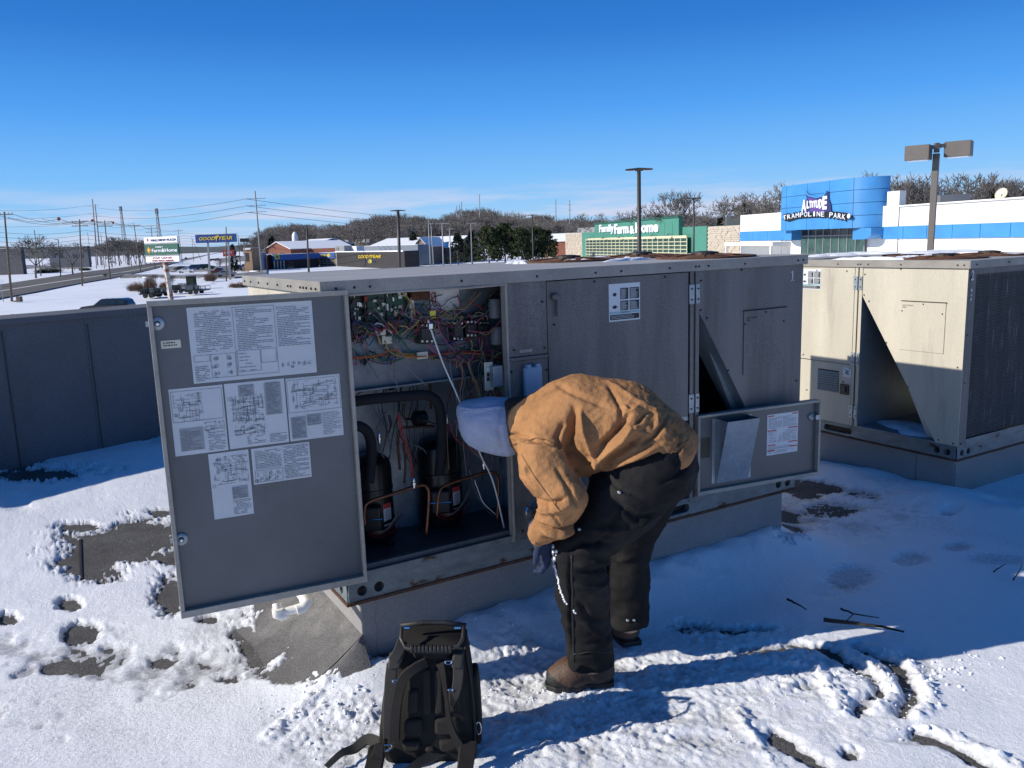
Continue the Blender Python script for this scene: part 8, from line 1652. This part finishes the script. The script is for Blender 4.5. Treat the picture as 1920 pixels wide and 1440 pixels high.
for i in range(NC):
    for j in range(NR):
        c = FP.pt(u0+(u1_-u0)*(i+.5)/NC, zbg+(ztg-zbg)*(j+.5)/NR, 1.255)
        if pane is None:
            mb = MB(); mb.obox((0, 0, 0), FP.d*((u1_-u0)/NC/2-.10), FP.n*.03, (0, 0, (ztg-zbg)/NR/2-.07)); pane = mb.mesh('pane'); pane.materials.append(M['glassgreen'])
        o = bpy.data.objects.new('pane', pane); COL.objects.link(o); o.parent = wf; o.location = c+FP.n*random.Random(i*7+j).uniform(-.02, .02)
def ftext(x0, x1, yb0, yt0, s_):
    a = FP.hit(x0, yb0); b = FP.hit(x1, yb0); t = FP.hit(x0, yt0); mb = MB(); zb_ = (a[1]*.5+FP.hit(x1, yb0-2.5)[1]*.5); put_text(mb, s_, FP.pt(a[0], a[1], 1.25), FP.d*(b[0]-a[0]), (0, 0, t[1]-a[1]), FP.n*.30, bold=.035); link('lettering', mb, wht, fs)
ftext(1133, 1161, 439.5, 421.5, 'Family'); ftext(1162, 1189, 438.5, 419.8, 'Farm'); ftext(1191, 1200, 438.0, 423, '&'); ftext(1202, 1245, 436.5, 417, 'Home')
for k in range(6):
    x = 1116+31*k; u_, z_ = FP.hit(x, 449.5-.045*(x-1116)); A = FP.pt(u_, z_+.3, 1.5); mb = MB(); mb.tube([A-FP.n*.3, A+FP.n*.5+np.array([0, 0, .35]), A+FP.n*1.1+np.array([0, 0, .1])], .05, 5); mb.obox(A+FP.n*1.2, FP.d*.55, FP.n*.25, (0, 0, .1)); link('gooseneck_lamp', mb, M['w_grey'], fs)
building('roof_unit', 'grey box on the roof between farm store and white wall', (1362, 180), (1388, 179.6), (407, 406), 2, M['w_grey'], False, cat='roof unit')
# ---------------- trampoline park
PA0, PA1 = gd(1388.5, 153), gd(1960, 89.2); AP = Plane(PA0, PA1); tp = thing('trampoline_park', 'white and blue hall with a big blue panelled entrance tower', 'building', (PA0[0], PA0[1], GZ), math.atan2(AP.d[1], AP.d[0]))
whw = mat('white_painted_wall', (.74, .73, .69), .7, 0, var=.04, vs=.6); abl = mat('sky_blue_panel', (.05, .24, .54), .5, 0, var=.14, vs=.35); abd = mat('blue_joint_dark', (.01, .05, .14), .8, 0)
fblock(1388.5, 1466, 403, 399, whw, 'white_wall', 0, 16, AP, tp); fblock(1664, 1687, 359.5, 357.5, whw, 'white_wall', 0, 1.0, AP, tp); w3, *_ = fblock(1687, 1960, 388.5, 368.5, whw, 'white_wall', -.05, 16, AP, tp); fblock(1466, 1664, 395, 392, whw, 'white_wall', -.1, 16, AP, tp)
def bandrow(x0, x1, yt0, yt1, yb0, yb1, n_, off=.12):
    for k in range(n_):
        xa_ = x0+(x1-x0)*k/n_; xb_ = x0+(x1-x0)*(k+1)/n_; tt = (k+.5)/n_; ua_ = AP.hit(xa_, 430)[0]; ub_ = AP.hit(xb_, 430)[0]; zt_ = AP.hit((xa_+xb_)/2, yt0+(yt1-yt0)*tt)[1]; zb_ = AP.hit((xa_+xb_)/2, yb0+(yb1-yb0)*tt)[1]; mb = MB(); mb.obox(AP.pt((ua_+ub_)/2, (zt_+zb_)/2, off), AP.d*((ub_-ua_)/2-.03), AP.n*.1, (0, 0, (zt_-zb_)/2)); link('blue_band_panel', mb, abl, tp)
zt_b = AP.hit(1790, 420.5)[1]; zb_b = AP.hit(1790, 446)[1]
def bandz(x0, x1, n_):
    u0, u1_ = AP.hit(x0, 430)[0], AP.hit(x1, 430)[0]
    for k in range(n_): a, b_ = u0+(u1_-u0)*k/n_, u0+(u1_-u0)*(k+1)/n_; mb = MB(); mb.obox(AP.pt((a+b_)/2, (zt_b+zb_b)/2, .12), AP.d*((b_-a)/2-.035), AP.n*.1, (0, 0, (zt_b-zb_b)/2)); link('blue_band_panel', mb, abl, tp)
bandz(1389, 1500, 4); bandz(1655, 1960, 6)
mb = MB(); u0 = AP.hit(1687, 400)[0]; mb.obox(AP.pt((u0+AP.L)/2, AP.hit(1790, 380.5)[1]+.08, -.1), AP.d*(AP.L-u0)/2, AP.n*.35, (0, 0, .09)); link('coping', mb, whw, tp)
# the tower: front face 3.5 m proud of the wall, right corner rounded; panels follow the outline
OFF = 3.2; RC = 4.2; TPl = Plane(AP.pt(0, 0, OFF), AP.pt(AP.L, 0, OFF)); uL_ = TPl.hit(1464.5, 390)[0]; uR_ = Plane(AP.pt(0, 0, -1), AP.pt(AP.L, 0, -1)).hit(1668, 380)[0]-1.0
tz1 = (TPl.hit(1466, 347.5)[1]+TPl.hit(1600, 334.5)[1])/2; tz0 = (TPl.hit(1466, 432)[1]+TPl.hit(1600, 428.5)[1])/2
# right end: the silhouette is where the curve turns away, so shift the arc a little
def outline(s_):                                    # arc length along the tower front -> (u, off, normal angle)
    Lf = uR_-uL_-RC+1.0
    if s_ <= Lf: return uL_+s_, OFF, 0.0
    a = min((s_-Lf)/RC, math.pi/2); return uL_+Lf+RC*math.sin(a), OFF-RC+RC*math.cos(a), a
Ltot = (uR_-uL_-RC+1.0)+RC*math.pi/2
def tw(s_, z, o_): u_, f_, a = outline(s_); q = AP.pt(u_, z, f_); nn_ = AP.n*math.cos(a)+AP.d*math.sin(a); return q+nn_*o_
core = MB(); ss = np.linspace(0, Ltot, 40); O_ = [tw(s_, 0, -.06)[:2] for s_ in ss]+[AP.pt(uL_+(uR_-uL_)+1.0, 0, -1)[:2], AP.pt(uL_, 0, -1)[:2]]
A_ = np.array(O_); ar = np.sum(A_[:, 0]*np.roll(A_[:, 1], -1)-np.roll(A_[:, 0], -1)*A_[:, 1]); O_ = O_ if ar > 0 else O_[::-1]; core.prism([tuple(q) for q in O_], tz0+.03, tz1-.03); tcore = link('tower_core', core, abd, tp)
cols = [0]+[TPl.hit(x, 390)[0]-uL_ for x in (1474, 1513, 1554, 1596)]; st_ = cols[-1]-cols[-2]; 
while cols[-1]+st_*.6 < Ltot: cols.append(cols[-1]+st_*.95)
cols[-1] = Ltot
for i in range(len(cols)-1):
    for j in range(4):
        a, b_ = cols[i]+.035, cols[i+1]-.035; z0, z1 = tz0+(tz1-tz0)*j/4+.035, tz0+(tz1-tz0)*(j+1)/4-.035; n_ = max(2, int((b_-a)/.5)+1); s5 = np.linspace(a, b_, n_); v = []
        for s_ in s5: v += [tw(s_, z0, 0), tw(s_, z1, 0), tw(s_, z0, -.07), tw(s_, z1, -.07)]
        f = []
        for k in range(n_-1): c = 4*k; f += [(c, c+4, c+5, c+1), (c+2, c+3, c+7, c+6), (c+1, c+5, c+7, c+3), (c, c+2, c+6, c+4)]
        f += [(0, 1, 3, 2), (4*n_-4, 4*n_-2, 4*n_-1, 4*n_-3)]; mb = MB(); mb.add(v, f); link('tower_panel', mb, abl, tp, auto=25)
# lower blue brackets and glazed entrance
def lowb(x0, x1, left):
    u0, u1_ = AP.hit(x0, 440)[0], AP.hit(x1, 440)[0]; zt_ = tz0-.02; zb_ = zb_b; pts = [(u0, zt_), (u1_, zt_), (u1_, zb_), (u0, zb_)]
    if left: pts = [(u0-1.0, zt_), (u1_, zt_), (u1_, zb_)]+[(u1_-(u1_-u0)*math.sin(a)*.95, zb_+(zt_-zb_)*(1-math.cos(a))*.9) for a in np.linspace(.25, 1.5, 7)]
    else: pts = [(u0, zt_), (u1_, zt_)]+[(u1_-(u1_-u0)*.5*(1-math.cos(a)), zb_+(zt_-zb_)*.5*(1-math.sin(a))) for a in np.linspace(0, 1.57, 7)]+[(u0, zb_)]
    mb = MB(); mb.sweep([AP.pt(a, b_, 2.2) for a, b_ in pts], [AP.pt(a, b_, .2) for a, b_ in pts]); link('blue_bracket', mb, abl, tp)
lowb(1480, 1507, True); lowb(1624, 1659, False)
u0, u1_ = AP.hit(1506.5, 450)[0], AP.hit(1625, 450)[0]; zr_ = AP.hit(1565, 441.5)[1]; mb = MB()
for k in range(9): u_ = u0+(u1_-u0)*k/8; mb.obox(AP.pt(u_, (tz0+GZ)/2, .35), AP.d*.07, AP.n*.08, (0, 0, (tz0-GZ)/2))
for z_ in (zr_, GZ+.3): mb.obox(AP.pt((u0+u1_)/2, z_, .345), AP.d*(u1_-u0)/2, AP.n*.07, (0, 0, .08))
ef = link('entrance_frame', mb, M['pole_metal'], tp, kind='stuff')
for k in range(8):
    a, b_ = u0+(u1_-u0)*k/8+.07, u0+(u1_-u0)*(k+1)/8-.07
    mb = MB(); mb.obox(AP.pt((a+b_)/2, (zr_+tz0)/2, .30), AP.d*(b_-a)/2, AP.n*.03, (0, 0, (tz0-zr_)/2-.08)); link('pane', mb, M['glass'], ef); mb = MB(); mb.obox(AP.pt((a+b_)/2, (zr_+GZ)/2, .30), AP.d*(b_-a)/2, AP.n*.03, (0, 0, (zr_-GZ)/2-.08)); link('pane', mb, M['glassgreen'], ef)
for x in (1474, 1388): u_ = AP.hit(x, 460)[0]; mb = MB(); mb.obox(AP.pt(u_+.4, (AP.hit(x, 458)[1]+GZ)/2, 3.0), AP.d*.18, AP.n*.18, (0, 0, (AP.hit(x, 458)[1]-GZ)/2)); link('canopy_post', mb, whw, tp)
u0, u1_ = AP.hit(1389, 456)[0], AP.hit(1482, 456)[0]; z_ = AP.hit(1435, 456.5)[1]; mb = MB(); mb.obox(AP.pt((u0+u1_)/2, z_, 1.7), AP.d*(u1_-u0)/2, AP.n*1.6, (0, 0, .28)); link('canopy', mb, whw, tp)
# the sign on the tower: arched words with black outline, and the winged word above
def tp_pt(px, py, o_): u_, z_ = TPl.hit(px, py); return TPl.pt(u_, z_, o_)
word = 'TRAMPOLINE PARK'; xs_ = np.linspace(1474, 1590, len(word)); rim_ = []; fac = []
for i, ch in enumerate(word):
    if ch == ' ': continue
    rim_.append(MB()); fac.append(MB())
    t = i/(len(word)-1); px = 1474+t*111; py = 408.5-6.5*math.sin(math.pi*min(t*.95+.04, 1))-2.0*t; sl_ = .30*(.5-t); wq = 6.4 if ch != 'I' else 3; hq = 8.5+1.5*t
    c = tp_pt(px, py, 0); s = 1530/float((c)@FH); wd_ = TPl.hit(px+wq/2, py)[0]-TPl.hit(px-wq/2, py)[0]; hh = TPl.hit(px, py-hq/2)[1]-TPl.hit(px, py+hq/2)[1]; ux = TPl.d*math.cos(sl_)+np.array([0, 0, math.sin(sl_)]); uy = np.array([0, 0, math.cos(sl_)])-TPl.d*math.sin(sl_)
    for M_, g_, o_, th_ in ((rim_[-1], 1.5, .05, .12), (fac[-1], .95, .20, .08)): put_text(M_, ch, c-ux*wd_*g_/2-uy*hh*g_/2+TPl.n*o_, ux*wd_*g_, uy*hh*g_, TPl.n*th_, bold=.05 if g_ > 1 else .0)
bp_ = [(1470,412),(1478,405),(1500,400),(1530,397),(1562,398),(1590,400),(1598,405),(1597,410),(1588,411),(1560,408),(1530,408),(1500,410),(1480,416)]
mb = MB(); mb.sweep([tp_pt(x, y, .04) for x, y in bp_], [tp_pt(x, y, .12) for x, y in bp_]); sg = link('sign_backing', mb, M['w_black'], tp); [link('letter_outline', q, M['w_black'], sg) for q in rim_]; [link('letter', q, wht, sg) for q in fac]
mb = MB(); c = tp_pt(1594, 405, .16); mb.lathe(c, [(.33, 0), (.33, .1), (0, .1)], 14, TPl.n); link('round_mark', mb, wht, sg)
bp_ = [(1512,360),(1520,366),(1534,369),(1546,367),(1553,358),(1556,360),(1556,372),(1560,384),(1561,396),(1545,399),(1505,401),(1503,398),(1512,384),(1515,372)]
mb = MB(); mb.sweep([tp_pt(x, y, .13) for x, y in bp_], [tp_pt(x, y, .2) for x, y in bp_]); lg = link('logo_backing', mb, navy, tp)
bp_ = [(1516,370),(1534,374),(1550,371),(1546,378),(1548,396),(1520,397),(1524,384)]; mb = MB(); mb.sweep([tp_pt(x, y, .21) for x, y in bp_], [tp_pt(x, y, .24) for x, y in bp_]); link('logo_purple', mb, paint('logo_purple', (.10, .05, .22), .5), lg)
mb = MB()
for i, (ch, x, w_, yt, yb) in enumerate((('A', 1511, 9, 374, 397), ('L', 1518.5, 5, 376, 391), ('T', 1523, 5, 376, 390), ('I', 1527, 3, 377, 389), ('T', 1531, 5, 376, 389), ('U', 1536, 6, 375, 390), ('D', 1542, 6, 373, 391), ('E', 1550, 9, 367, 393))):
    mb = MB(); a = TPl.hit(x-w_/2, yb); b_ = TPl.hit(x+w_/2, yt); put_text(mb, ch, TPl.pt(a[0], a[1], .25), TPl.d*(b_[0]-a[0]), (0, 0, b_[1]-a[1]), TPl.n*.1, bold=.05); link('letter', mb, wht, lg)

mb = MB(); mb.tube([tp_pt(x, y, .26) for x, y in ((1513,360),(1520,367),(1534,370),(1547,367),(1553,359))], .16, 6); link('logo_swoosh', mb, abl, lg)
# roof boxes and dish
rt, p_, z_, wl = building('roof_unit', 'grey and dark cooling boxes on the white hall right of the double lamp', (1760, 124), (1817, 123.6), (365.5, 363.5), 2, M['w_grey'], False, cat='roof unit')
dd_ = 104; c = at(1878, 364, dd_); rt = thing('satellite_dish', 'pale satellite dish tilted on the white hall roof', 'satellite dish', (c[0], c[1], c[2]-1)); ax_ = -_r*.75-FH*.35+np.array([0, 0, .35]); mb = MB(); mb.lathe(c, [(0, -.18), (.35, -.14), (.62, -.03), (.78, .10), (.80, .12), (.60, .02), (.3, -.08), (0, -.11)], 26, ax_); link('dish', mb, M['ivory'], rt, smooth=True); mb = MB(); mb.bar(c, c-np.array([0, 0, 1.6]), .1); link('mount', mb, M['w_grey'], rt)
# our own building under the roof
mb = MB(); q = [tuple((PAR.pt(a, 0, -.3))[:2]) for a in (edges[0], edges[-1])]; mb.prism([q[0], (q[0][0], -7), (q[1][0], -7), q[1]], GZ-.3, -.3); tag(link('building_below', mb, M['parapet']), 'store building whose snowy roof the units stand on', 'building')
